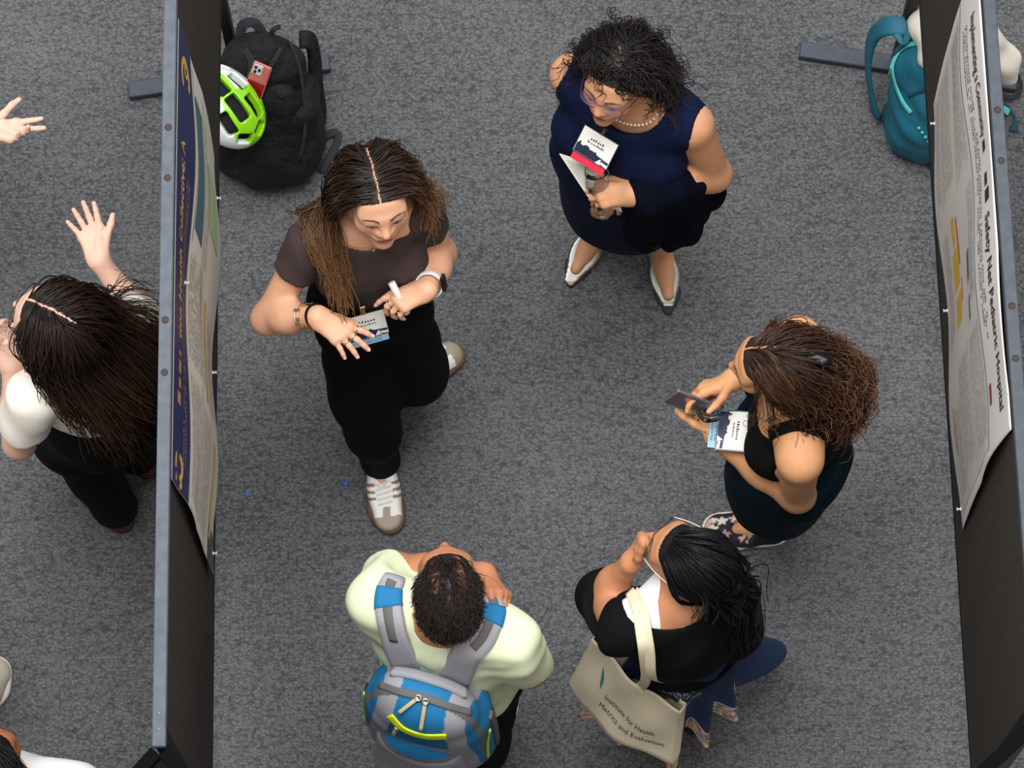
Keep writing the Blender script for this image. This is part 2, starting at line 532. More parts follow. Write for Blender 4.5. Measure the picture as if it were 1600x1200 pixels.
def hand_groups(W, d, n, side, curls=None, spread=(9, 3, -3, -10), thumb=(38, 18, 12), s=1.0, tips=None):
    """W wrist, d along the fingers, n back of the hand; side 0 right, 1 left. curls per finger index..little, thumb=(out, droop, bend)"""
    d = nrm(d); n = nrm(n - np.dot(n, d) * d)
    q = -np.cross(d, n) if side == 0 else np.cross(d, n)      # towards the thumb
    curls = curls or RELAX
    g = lambda a, b, c: W + (d * a + q * b + n * c) * s
    mc = [g(0.088, 0.027, 0), g(0.091, 0.008, 0.003), g(0.086, -0.011, 0.001), g(0.078, -0.028, -0.003)]
    palm = [cone(g(0.005, 0.010, 0), mc[0], 0.017 * s, 0.0115 * s), cone(g(0.005, 0.002, 0), mc[1], 0.017 * s, 0.012 * s),
            cone(g(0.005, -0.004, 0), mc[2], 0.017 * s, 0.0115 * s), cone(g(0.005, -0.010, 0), mc[3], 0.017 * s, 0.0105 * s),
            cone(g(0.02, 0.014, -0.008), g(0.055, 0.018, -0.010), 0.014 * s, 0.012 * s), cone(g(0.02, -0.02, -0.007), g(0.06, -0.022, -0.008), 0.012 * s, 0.010 * s)]
    fingers = []; L = [0.070, 0.078, 0.073, 0.057]; nails = []; joints = {}
    for i in range(4):
        v = rot_about(d, n, spread[i] * (-1 if side == 1 else 1) * -1.0)
        v = nrm(d * math.cos(math.radians(spread[i])) + q * math.sin(math.radians(spread[i])))
        ax = nrm(np.cross(v, n)); p = mc[i]; r0 = (0.0096, 0.0098, 0.0092, 0.0083)[i] * s
        a = 0; chain = [p]
        for k, (fr, cu) in enumerate(zip((0.46, 0.30, 0.24), curls[i])):
            a += cu
            dirv = v * math.cos(math.radians(a)) - n * math.sin(math.radians(a))
            chain.append(chain[-1] + dirv * L[i] * fr * s)
        fc = []
        for k in range(3):
            fc.append(cone(chain[k], chain[k + 1], r0 * (1 - 0.10 * k), r0 * (0.9 - 0.10 * k)))
        fingers.append((fc, 0.003)); joints[i] = chain
        nd = nrm(chain[3] - chain[2]); nn = np.cross(ax, nd); nn = nn * np.sign(nn.dot(n) if abs(nn.dot(n)) > 0.05 else 1)
        nails.append((chain[3] + nn * r0 * 0.62 + nd * 0.001, nd, nn))
    o, dr, be = thumb
    t0 = g(0.020, 0.020, -0.004)
    v0 = nrm(d * math.cos(math.radians(o)) + q * math.sin(math.radians(o)) - n * math.sin(math.radians(dr)))
    t1 = t0 + v0 * 0.045 * s
    v1 = nrm(rot_about(v0, n, be * (1 if side == 0 else -1) * -1.0)); t2 = t1 + v1 * 0.034 * s
    v2 = nrm(v1 * 0.95 + d * 0.25); t3 = t2 + v2 * 0.026 * s
    th = [cone(t0, t1, 0.0145 * s, 0.0115 * s), cone(t1, t2, 0.0105 * s, 0.0098 * s), cone(t2, t3, 0.0098 * s, 0.0078 * s)]
    joints['t'] = [t0, t1, t2, t3]
    palm += [sph(m_ + n * 0.001 * s, 0.0122 * s) for m_ in mc]
    return [(palm, 0.009), (fingers[0][0], 0.003), (fingers[1][0], 0.003), (fingers[2][0], 0.003), (fingers[3][0], 0.003), (th, 0.006)], nails, joints, palm
class UnionSolid(Solid): pass
def torso_axes(J):
    right = nrm(J['S'][0] - J['S'][1]); up = nrm(J['N'] - J['PV']); fw = nrm(np.cross(up, right)); right = np.cross(fw, up)
    pr = nrm(J['HP'][0] - J['HP'][1]); pf = nrm(np.cross(up, pr))
    return np.array((right, fw, up)), np.array((pr, pf, np.cross(pr, pf)))
def torso_prims(J, g=0.0, w=1.0, dp=1.0):
    """chest, waist, pelvis; g grows it"""
    T, Q = torso_axes(J); mid = (J['S'][0] + J['S'][1]) / 2; sw = np.linalg.norm(J['S'][0] - J['S'][1])
    up = T[2]; L = np.linalg.norm(J['N'] - J['PV']); wst = J['PV'] + up * L * 0.36
    return [ell(mid - up * 0.13 - T[1] * 0.005, (sw * 0.44 * w + g, 0.108 * dp + g, 0.20 + g), T),
            ell(wst, (sw * 0.365 * w + g, 0.092 * dp + g, 0.16 + g), T),
            ell(J['PV'], (sw * 0.46 * w + g, 0.112 * dp + g, 0.125 + g), Q),
            cone(J['S'][0] - T[0] * 0.03, J['S'][1] + T[0] * 0.03, 0.050 + g, 0.050 + g)]
def bust_prims(J, g=0.0, r=0.07, f=0.07, dn=0.13, sep=0.085):
    T, _ = torso_axes(J); mid = (J['S'][0] + J['S'][1]) / 2
    return [ell(mid - T[2] * dn + T[1] * f + T[0] * sx * sep, (r + g, r * 0.9 + g, r + g), T) for sx in (-1, 1)]
def limb(a, b, ra, rb, bulge=None):
    out = [cone(a, b, ra, rb)]
    if bulge: out.append(cone(a + (b - a) * 0.12, a + (b - a) * 0.5, bulge, bulge * 0.9))
    return out
def arm_prims(J, i, g=0.0, s=1.0):
    S_, E, W = J['S'][i], J['E'][i], J['W'][i]
    return [cone(S_, E, 0.046 * s + g, 0.037 * s + g), cone(E, E + (W - E) * 0.45, 0.0385 * s + g, 0.037 * s + g), cone(E + (W - E) * 0.4, W, 0.037 * s + g, 0.0245 * s + g)]
def leg_prims(J, i, g=0.0, s=1.0):
    H, K, A = J['HP'][i], J['K'][i], J['A'][i]
    return [cone(H, K, 0.084 * s + g, 0.054 * s + g), cone(K, K + (A - K) * 0.45, 0.052 * s + g, 0.051 * s + g), cone(K + (A - K) * 0.35, A, 0.052 * s + g, 0.034 * s + g)]
def foot_prims(J, i):
    A = J['A'][i]; d = nrm(np.array((J['T'][i][0] - A[0], J['T'][i][1] - A[1], 0)))
    base = np.array((A[0], A[1], 0.0)); z = np.array((0, 0, 1.0)); up = J.get('footz', 0.0)
    return [cone(base - d * 0.012 + z * (0.045 + up), base + d * 0.08 + z * (0.038 + up), 0.024, 0.022), cone(base + d * 0.06 + z * (0.036 + up), base + d * 0.135 + z * (0.030 + up), 0.026, 0.016), cone(A, base + d * 0.04 + z * 0.05, 0.032, 0.026)]
def body_solid(J):
    S = Solid(K=0.024)
    for g in head_groups(J): S.add(*g)
    S.add(torso_prims(J, w=J.get('tw', 1.0), dp=J.get('td', 1.0)) + [cone(J['N'] - np.array((0, 0, 0.01)), J['S'][0], 0.050, 0.045), cone(J['N'] - np.array((0, 0, 0.01)), J['S'][1], 0.050, 0.045)], 0.05)
    if J.get('bust'): S.add(bust_prims(J, **J['bust']), 0.04)
    J['nails'] = []; J['fj'] = {}
    for i in (0, 1):
        S.add(arm_prims(J, i, s=J.get('am', 1.0)), 0.03)
        if J['hand'][i]:
            gr, nails, jn, palm = hand_groups(J['W'][i], side=i, **J['hand'][i])
            J['fj'][i] = jn; J['nails'] += nails
            h = Solid(K=0.0045)
            for q in gr: h.add(*q)
            S.add([Prim(h.eval)], 0.0)
        S.add(leg_prims(J, i, s=J.get('lg', 1.0)), 0.03)
        S.add(foot_prims(J, i), 0.02)
    return S
def hairline_z(y):
    return np.interp(y, [-0.115, -0.05, -0.01, 0.028, 0.052, 0.080], [-0.085, -0.060, -0.010, 0.012, 0.048, 0.070])
def skin_colors(V, J, skin, lips, hair, brow_c=None, part=None, scalp=True, hl=None, thin=None):
    hs = J.get('hs', 1.0); L = ((V - J['H']) / hs) @ J['HR'].T
    C = np.tile(np.array(skin), (len(V), 1)); x, y, z = L[:, 0], L[:, 1], L[:, 2]
    inh = (np.abs(x) < 0.1) & (y > -0.13) & (y < 0.13) & (z > -0.13) & (z < 0.14)
    def mix(m, c, a=1.0):
        m = np.clip(m, 0, 1)[:, None] * a; C[:] = C * (1 - m) + np.array(c) * m
    red = np.array(skin) * np.array((1.06, 0.86, 0.80))
    mix(inh * np.exp(-(((np.abs(x) - 0.038) / 0.02) ** 2 + ((z + 0.028) / 0.02) ** 2)) * (y > 0.03), red, 0.7)
    mix(inh * np.exp(-((x / 0.012) ** 2 + ((z + 0.03) / 0.012) ** 2)) * (y > 0.09), red, 0.6)
    lm = inh & (y > 0.078) & (((x / 0.0225) ** 2 + ((z + 0.0615) / 0.0095) ** 2) < 1)
    mix(lm.astype(float), lips)
    ln = inh & (y > 0.078) & (np.abs(x) < 0.021) & (np.abs(z + 0.0615) < 0.0016); mix(ln.astype(float), np.array(lips) * 0.45)
    if hair is not None:
        ax = np.abs(x); bz = 0.0190 + 0.0065 * np.sin((ax - 0.010) / 0.044 * 2.75)
        bm = inh & (y > 0.055) & (ax > 0.013) & (ax < 0.054) & (np.abs(z - bz) < 0.0038 * (1.25 - (ax - 0.013) / 0.05))
        mix(bm.astype(float), brow_c if brow_c is not None else hair, 0.85)
        ex = (ax - 0.031)
        lid = inh & (y > 0.06) & ((ex / 0.0155) ** 2 + ((z - 0.0015) / 0.0066) ** 2 < 1)
        mix(lid.astype(float), np.array(skin) * 0.62)
        eye = inh & (y > 0.06) & ((ex / 0.0135) ** 2 + ((z + 0.0022) / 0.0032) ** 2 < 1)
        mix(eye.astype(float), (0.42, 0.36, 0.33))
        iris = eye & (np.abs(ex) < 0.0052); mix(iris.astype(float), (0.03, 0.015, 0.01))
        lash = inh & (y > 0.06) & (np.abs(ex) < 0.015) & (np.abs(z - 0.0032 + (ex / 0.0155) ** 2 * 0.004) < 0.0014); mix(lash.astype(float), (0.015, 0.01, 0.01))
    if hair is not None and scalp:
        hz = hairline_z(y) if hl is None else hl(y)
        r = np.sqrt((x / 0.078) ** 2 + ((y + 0.016) / 0.100) ** 2 + ((z - 0.03) / 0.085) ** 2)
        ear = (np.abs(x) > 0.0735) & (np.abs(y + 0.008) < 0.03) & (np.abs(z + 0.002) < 0.034)
        sm = inh & (z > hz) & (r < 1.12) & ~ear
        if part is not None:
            px_, y0, y1, wd = part[:4]
            jig = 0.0010 * np.sin(y * 120) + 0.0005 * np.sin(y * 310 + 1)
            on = (np.abs(x - px_ - jig - (part[4] * (y - 0.03) if len(part) > 4 else 0)) < wd) & (y > y0) & (y < y1) & (z > 0.02)
            sm = sm & ~on
        mix(sm.astype(float), hair)
        if thin is not None:
            mix(sm * thin(x, y, z), np.array(skin) * 0.75)
    pink = np.minimum(np.array(skin) * np.array((1.12, 0.98, 0.98)), 0.95)
    for (c, nd, nn) in J.get('nails', []):
        q = V - c; a = q @ nd; b = q @ np.cross(nd, nn)
        mix((((a / 0.0062) ** 2 + (b / 0.0048) ** 2 < 1) & (np.abs(q @ nn) < 0.0055)).astype(float), J.get('nailc', pink))
    return C
def build_body(root, J, S, colors, skin_mat, h=0.009, hh=0.003, hand_h=0.0037):
    pts = [J['H'], *J['S'], *J['E'], *J['W'], J['PV'], *J['HP'], *J['K'], *J['A'], *J['T']]
    for i in (0, 1):
        if J['hand'][i]: pts += [c for ch in J['fj'][i].values() for c in ch]
    lo, hi = bounds(pts, 0.17); lo[2] = -0.02
    fine = [(J['H'] - 0.155, J['H'] + 0.155, hh)]
    for i in (0, 1):
        if J['hand'][i]:
            a, b = bounds([c for ch in J['fj'][i].values() for c in ch] + [J['W'][i]], 0.022)
            fine.append((a, b, hand_h))
    V, Q = mesh_multi(S, lo, hi, h, fine)
    C = skin_colors(V, J, **colors)
    return meshobj('body', V, Q, skin_mat, root, cols=C)
def cloth(name, root, S, lo, hi, h, m, cols=None, sm=1, cls=None, mats=None):
    V, Q = mesh_solid(S, lo, hi, h)
    if sm: V = smooth_mesh(V, Q, sm, 0.4)
    fm = None
    if cls is not None: fm = cls(V[Q].mean(1))
    return meshobj(name, V, Q, m, root, cols=None if cols is None else cols(V), mats=mats, fmat=fm)

# ------------------------------------------------------------------ hair
def grow_hair(J, S, n, length, seed, part=None, step=0.02, lift=(0.002, 0.013), flow=(0.7, 0.5, 0.0), grav=1.0, stiff=0.45,
              root_ok=None, hl=None, rad=(0.0016, 0.0007), kids=3, spread=0.006, curl=None, lvar=0.25, aim=None, wave=None, along=None, cap=None, npts=17, near=1.25, sxj=0.004, jitter=0.12):
    """strands march over the scalp away from the parting, fall and slide over the body; each becomes a few thin tapered tubes"""
    g = np.random.default_rng(seed); hs = J.get('hs', 1.0)
    u = g.normal(size=(n * 6, 3)); u /= np.linalg.norm(u, axis=1, keepdims=True)
    L = u * np.array((0.074, 0.096, 0.080)) + np.array((0, -0.016, 0.030))
    hz = (hairline_z if hl is None else hl)(L[:, 1])
    ok = L[:, 2] > hz + 0.002
    if part is not None: ok &= ~((np.abs(L[:, 0] - part[0] - (part[4] * (L[:, 1] - 0.03) if len(part) > 4 else 0)) < part[3]) & (L[:, 1] > part[1]) & (L[:, 2] > 0.02))
    if root_ok is not None: ok &= root_ok(L[:, 0], L[:, 1], L[:, 2])
    L = L[ok][:n]; n = len(L)
    px_ = part[0] if part is not None else 0.0
    sx = np.sign(L[:, 0] + g.normal(size=n) * (0 if part is not None else sxj) - px_ - (part[4] * (L[:, 1] - 0.03) if part is not None and len(part) > 4 else 0)); R = J['HR']
    fl = (np.stack([sx * flow[0], np.full(n, -flow[1]), np.full(n, flow[2])], 1)) @ R
    p = J['H'] + (L * hs) @ R
    nor = nrm_rows(((L - np.array((0, -0.016, 0.03))) / np.array((0.074, 0.096, 0.08)) ** 2) @ R)
    off = g.uniform(*lift, n); ln = length * (1 - lvar * g.uniform(0, 1, n)); m = int(length / step)
    if along is not None: ln = ln * along(L[:, 0], L[:, 1], L[:, 2])
    pts = [p]; dirv = nrm_rows(fl - (fl * nor).sum(1, keepdims=True) * nor + nor * 0.25)
    dn = np.array((0, 0, -1.0)) * grav
    jit = g.normal(size=(n, 3)) * jitter
    def dgr(q):
        d0 = S.eval(q); e = 0.003
        gg = np.stack([S.eval(q + np.eye(3)[i] * e) - d0 for i in range(3)], 1)
        return d0, gg / (np.linalg.norm(gg, axis=1, keepdims=True) + 1e-9)
    sd, gr = dgr(p)
    for k in range(m):
        t = k / max(m - 1, 1)
        hd = np.linalg.norm((p - J['H']) @ R.T / np.array((0.09, 0.11, 0.1)) / hs, axis=1)
        w = np.clip((near - hd) * 3, 0, 1)[:, None]
        tgt = dn + fl * w * 1.2 + jit
        if aim is not None: tgt = tgt + aim(p, t)
        tgt = tgt - np.minimum((tgt * gr).sum(1, keepdims=True), 0) * gr * (sd < off + 0.008)[:, None]
        dirv = nrm_rows(dirv * stiff + nrm_rows(tgt) * (1 - stiff))
        p2 = p + dirv * step
        sd, gr = dgr(p2); pen = np.maximum(off * min(1, 0.35 + t * 4) - sd, 0)
        p2 = p2 + gr * np.minimum(pen, 0.03)[:, None]; sd = sd + pen
        if cap is not None: p2 = cap(p2)
        mv = p2 - p; dirv = nrm_rows(mv); pts.append(p2); p = p2
    G = np.stack(pts, 1); s = np.linspace(0, 1, npts)
    outV, outF, base = [], [], 0
    use = np.clip(ln / length, 0.15, 1)
    for c in range(kids):
        tt = s[None, :] * use[:, None]                        # resample to each strand's own length
        fi = tt * (G.shape[1] - 1); i0 = np.clip(fi.astype(int), 0, G.shape[1] - 2); fr = (fi - i0)[..., None]
        ar = np.arange(n)[:, None]
        X = G[ar, i0] * (1 - fr) + G[ar, i0 + 1] * fr
        o = g.normal(size=(n, 3)) * spread
        X = X + o[:, None] * np.minimum(1, 0.25 + s * 1.6)[None, :, None]
        if wave is not None:
            ph = g.uniform(0, 6.28, n)[:, None]; a = wave[0] * np.clip(s * 2 - wave[2], 0, 1)[None]
            side = nrm_rows(np.cross(G[:, -1] - G[:, 0], g.normal(size=(n, 3)) * 0.3 + np.array((0, 0, 1.0))))
            X = X + (a * np.sin(s[None] * wave[1] * 6.28 + ph))[..., None] * side[:, None]
        if curl is not None:
            amp, freq, st = curl; ph = g.uniform(0, 6.28, n)[:, None]; fq = freq * g.uniform(0.75, 1.3, n)[:, None]
            T = np.gradient(X, axis=1); T /= np.linalg.norm(T, axis=2, keepdims=True) + 1e-9
            A = np.cross(T, np.array((0.3, 0.2, 0.93))); A /= np.linalg.norm(A, axis=2, keepdims=True) + 1e-9
            B = np.cross(T, A); a = amp * np.clip(s[None] * 2.5 - st, 0, 1) * g.uniform(0.6, 1.3, n)[:, None]
            ang = s[None] * fq * 6.283 + ph
            X = X + a[..., None] * (np.cos(ang)[..., None] * A + np.sin(ang)[..., None] * B)
        r = rad[0] + (rad[1] - rad[0]) * s
        T = np.gradient(X, axis=1); T /= np.linalg.norm(T, axis=2, keepdims=True) + 1e-9
        A = np.cross(T, np.array((0.31, 0.17, 0.93))); A /= np.linalg.norm(A, axis=2, keepdims=True) + 1e-9
        B = np.cross(T, A); k = X.shape[1]
        ring = np.stack([X + r[None, :, None] * (math.cos(a) * A + math.sin(a) * B) for a in (0, 2.094, 4.189)], 2)   # n,k,3,3
        outV.append(ring.reshape(-1, 3))
        i = (np.arange(n)[:, None, None] * k * 3 + np.arange(k - 1)[None, :, None] * 3 + np.arange(3)[None, None]).reshape(-1)
        b = i % 3; nx = i - b + (b + 1) % 3
        outF.append(np.stack([i, nx, nx + 3, i + 3], 1) + base); base += n * k * 3
    tcol = np.tile(np.repeat(s, 3)[None], (n, 1)).reshape(-1); tcol = np.tile(tcol, kids)
    sv = np.tile(np.repeat(g.uniform(0.75, 1.3, n)[:, None], npts * 3, 1).reshape(-1), kids)
    return np.concatenate(outV), np.concatenate(outF), tcol, sv
def nrm_rows(a): return a / (np.linalg.norm(a, axis=1, keepdims=True) + 1e-9)
def hair_obj(name, root, parts, c0, c1, power=1.5):
    V, F, C, n = [], [], [], 0
    for v, f, t, sv in parts:
        w = (t ** power)[:, None]
        C.append((np.array(c0) * (1 - w) + np.array(c1) * w) * sv[:, None]); V.append(v); F.append(f + n); n += len(v)
    return meshobj(name, np.concatenate(V), np.concatenate(F), HAIR, root, cols=np.concatenate(C))
HAIR = mat('hair_strands', vcol=True, rough=0.42, spec=0.35)
def skin_mat(name): return mat(name, vcol=True, rough=0.5, spec=0.32, sss=0.10, noise=(28, 0.05), bump=(420, 0.06, 0.001))
def leg_ik(H, A, fwd, L1=0.42, L2=0.42):
    """knee between hip and ankle, bending towards fwd"""
    v = A - H; d = min(np.linalg.norm(v), L1 + L2 - 0.004); u = nrm(v)
    a = (L1 * L1 - L2 * L2 + d * d) / (2 * d); hgt = math.sqrt(max(L1 * L1 - a * a, 0))
    f = np.asarray(fwd, float); f = nrm(f - f.dot(u) * u)
    return H + u * a + f * hgt
# ------------------------------------------------------------------ the setting: carpet
def carpet_material():
    m = bpy.data.materials.new('grey_loop_carpet'); m.use_nodes = True
    nt = m.node_tree; bs = nt.nodes['Principled BSDF']; bs.inputs['Roughness'].default_value = 0.95
    bs.inputs['Specular IOR Level'].default_value = 0.15
    N = nt.nodes.new; L = nt.links.new
    tc = N('ShaderNodeTexCoord')
    mp = N('ShaderNodeMapping'); mp.inputs['Scale'].default_value = (80, 118, 1); L(tc.outputs['Object'], mp.inputs['Vector'])
    vo = N('ShaderNodeTexVoronoi'); vo.inputs['Scale'].default_value = 1.0; vo.inputs['Randomness'].default_value = 0.85
    L(mp.outputs['Vector'], vo.inputs['Vector'])
    nz = N('ShaderNodeTexNoise'); nz.inputs['Scale'].default_value = 170; nz.inputs['Detail'].default_value = 6; nz.inputs['Roughness'].default_value = 0.7
    L(tc.outputs['Object'], nz.inputs['Vector'])
    rows = N('ShaderNodeTexNoise'); rows.inputs['Scale'].default_value = 1.0; rows.inputs['Detail'].default_value = 3
    mp2 = N('ShaderNodeMapping'); mp2.inputs['Scale'].default_value = (7, 62, 1); L(tc.outputs['Object'], mp2.inputs['Vector']); L(mp2.outputs['Vector'], rows.inputs['Vector'])
    big = N('ShaderNodeTexNoise'); big.inputs['Scale'].default_value = 1.6; big.inputs['Detail'].default_value = 4
    L(tc.outputs['Object'], big.inputs['Vector'])
    def math_(op, a, b):
        n = N('ShaderNodeMath'); n.operation = op
        for i, x in enumerate((a, b)):
            if isinstance(x, (int, float)): n.inputs[i].default_value = x
            else: L(x, n.inputs[i])
        return n.outputs[0]
    hgt = math_('SUBTRACT', 1.0, vo.outputs['Distance'])
    a = math_('MULTIPLY', hgt, 0.34)
    b = math_('ADD', a, math_('MULTIPLY', nz.outputs['Fac'], 1.0))
    c = math_('ADD', b, math_('MULTIPLY', rows.outputs['Fac'], 0.16))
    d = math_('ADD', c, math_('MULTIPLY', big.outputs['Fac'], 0.22))
    cr = N('ShaderNodeValToRGB'); e = cr.color_ramp.elements
    e[0].position = 0.26; e[0].color = (0.009, 0.0095, 0.0108, 1)
    e[1].position = 0.86; e[1].color = (0.190, 0.192, 0.198, 1)
    x = e.new(0.56); x.color = (0.0565, 0.0575, 0.061, 1)
    L(math_('MULTIPLY', d, 0.80), cr.inputs['Fac']); L(cr.outputs['Color'], bs.inputs['Base Color'])
    bp = N('ShaderNodeBump'); bp.inputs['Strength'].default_value = 0.8; bp.inputs['Distance'].default_value = 0.004
    L(b, bp.inputs['Height']); L(bp.outputs['Normal'], bs.inputs['Normal'])
    return m
fl_v = [(-6, -6, 0), (6, -6, 0), (6, 6, 0), (-6, 6, 0)]
tag(meshobj('floor', fl_v, [(0, 1, 2, 3)], carpet_material(), smooth=False), kind='structure')
# ------------------------------------------------------------------ shoes, jewellery, badges
def shoe_frame(J, i, back=0.055):
    A = J['A'][i]; d = nrm(np.array((J['T'][i][0] - A[0], J['T'][i][1] - A[1], 0)))
    R = np.array((np.cross(d, (0, 0, 1)), d, (0, 0, 1.0)))
    return np.array((A[0], A[1], 0.0)), R
def shoe(root, J, i, m_up, m_sole, L=0.25, sole_h=0.024, up_col=None, width=1.0, high=1.0, low_cut=False, name='shoe', point=0.0, top_cut=0.085, sole_g=0.003):
    """a shoe as upper and sole; returns the upper object, the local frame"""
    O, R = shoe_frame(J, i); sx = -1 if i == 0 else 1            # sx: outer side is sx*-1 ... inner side towards the other foot
    w = lambda x, y, z: O + np.array((x, y, z)) @ R
    f = L / 0.25; y0, y1 = -0.045 * f, 0.188 * f
    def outline(g, z, pt=point):
        k = 1 - pt
        return [cone(w(0, y0 + 0.035, z), w(0.002, 0.03, z), 0.034 * width + g, 0.034 * width + g),
                cone(w(0.002, 0.03, z), w(-0.001 * sx, 0.115 * f, z), 0.034 * width + g, 0.044 * width + g),
                cone(w(-0.001 * sx, 0.115 * f, z), w(0.006 * sx, y1 - 0.030 * k - 0.006, z), 0.044 * width + g, (0.034 * k + 0.005) * width + g)]
    S = Solid(0.0); S.add(outline(sole_g, sole_h * 0.5), 0.03)
    S.keep(half(w(0, 0, 0.001), (0, 0, -1)), 0.003); S.keep(half(w(0, 0, sole_h), (0, 0, 1)), 0.006)
    lo, hi = bounds([w(0, -0.1, 0), w(0, 0.24, 0), w(0.07, 0, 0), w(-0.07, 0, 0.16)], 0.05)
    sole = cloth('sole', root, S, lo, hi, 0.0042, m_sole)
    U = Solid(0.0)
    U.add([cone(w(0, y0 + 0.037, 0.03), w(0, y0 + 0.045, 0.075 * high), 0.034 * width, 0.031 * width),
           cone(w(0, 0.02, 0.050 * high), w(0, 0.085 * f, 0.044 * high), 0.036 * width, 0.036 * width),
           econe(w(0, 0.07 * f, 0.03), w(0.003 * sx, y1 - 0.034 * (1 - point) - 0.008, 0.024), 0.043 * width, (0.034 * (1 - point) + 0.007) * width, R, (1, 1, 0.85)),
           *( [cone(w(0, -0.005, 0.075), w(0, -0.005, 0.10), 0.034, 0.034)] if high > 1.05 else [])], 0.035)
    U.keep(half(w(0, 0, sole_h * 0.75), (0, 0, -1)), 0.004); U.keep(half(w(0, 0, top_cut), (0, -0.25, 1)), 0.004)
    if low_cut:
        U.cut(econe(w(0, 0.018, 0.075), w(0.0, 0.098 * f, 0.066), 0.026, 0.019, R, (1, 1, 1.6)), 0.004)
    V, Q = mesh_solid(U, lo, hi, 0.0036)
    V = smooth_mesh(V, Q, 1, 0.4)
    loc = (V - O) @ R.T
    o = meshobj('upper', V, Q, m_up, root, cols=None if up_col is None else up_col(loc, -sx))
    return o, w, U, loc
def ring_on(a, b, c, r, t, k=20):
    """torus around the axis a->b at point c"""
    ax = nrm(b - a); u = nrm(np.cross(ax, (0.3, 0.5, 0.8))); v = np.cross(ax, u)
    ang = np.arange(k) * 2 * math.pi / k
    p = c + r * (np.cos(ang)[:, None] * u + np.sin(ang)[:, None] * v)
    return tube(p, t, 6, closed=True)
def beads(points, r):
    ps = []
    for p in points:
        prof = [(1e-4, -1), (0.7, -0.7), (1, 0), (0.7, 0.7), (1e-4, 1)]
        ps.append(lathe([(a * r, b * r) for a, b in prof], p, (0, 0, 1), 8))
    return ps
def quad_grid(c, U, V_, hu, hv, nu=2, nv=2, bend=0.0, thick=0.0012):
    """a thin sheet (with thickness) centred at c spanned by unit vectors U, V_; returns a mapping too"""
    N = nrm(np.cross(U, V_))
    def f(u, v, o=0.0): return c + U * u + V_ * v + N * (bend * ((u / hu) ** 2) + o)
    us = np.linspace(-hu, hu, nu + 1); vs = np.linspace(-hv, hv, nv + 1)
    top = [f(u, v, thick / 2) for v in vs for u in us]; bot = [f(u, v, -thick / 2) for v in vs for u in us]
    n = nu + 1; m = len(top); F = []
    for j in range(nv):
        for i in range(nu):
            a = j * n + i
            F.append((a, a + 1, a + n + 1, a + n)); F.append((m + a, m + a + n, m + a + n + 1, m + a + 1))
    for i in range(nu):
        F.append((i + 1, i, m + i, m + i + 1)); a = nv * n + i; F.append((a, a + 1, m + a + 1, m + a))
    for j in range(nv):
        a = j * n; F.append((a, a + n, m + a + n, m + a)); a = j * n + nu; F.append((a + n, a, m + a, m + a + n))
    return np.array(top + bot), F, f
def flat_shape(f, poly, o):
    """a printed area on a sheet mapping f from a (u, v) outline, fan from its first corner"""
    return np.array([f(u, v, o) for u, v in poly]), [tuple(range(len(poly)))]
def letters(f, s, u0, v0, hgt, o=0.001, bold=False, width=None):
    v, F = text_mesh(s, bold)
    k = hgt; kx = hgt if width is None else width / max(1e-6, v[:, 0].max())
    return np.array([f(u0 + a * kx, v0 + b * k, o) for a, b in v]), F
M_CARD = mat('badge_card', srgb(236, 234, 228), 0.45)
M_NAVYINK = mat('navy_ink', srgb(24, 38, 66), 0.5)
M_SLEEVE = mat('badge_sleeve_dark', srgb(14, 16, 22), 0.25, coat=0.5)
M_INK = mat('black_ink', srgb(40, 40, 42), 0.6)
M_BRASS = mat('brass', srgb(176, 152, 104), 0.35, 0.9)
M_STEEL = mat('steel', srgb(190, 190, 192), 0.28, 1.0)
M_GOLD = mat('gold', srgb(224, 180, 100), 0.3, 1.0)
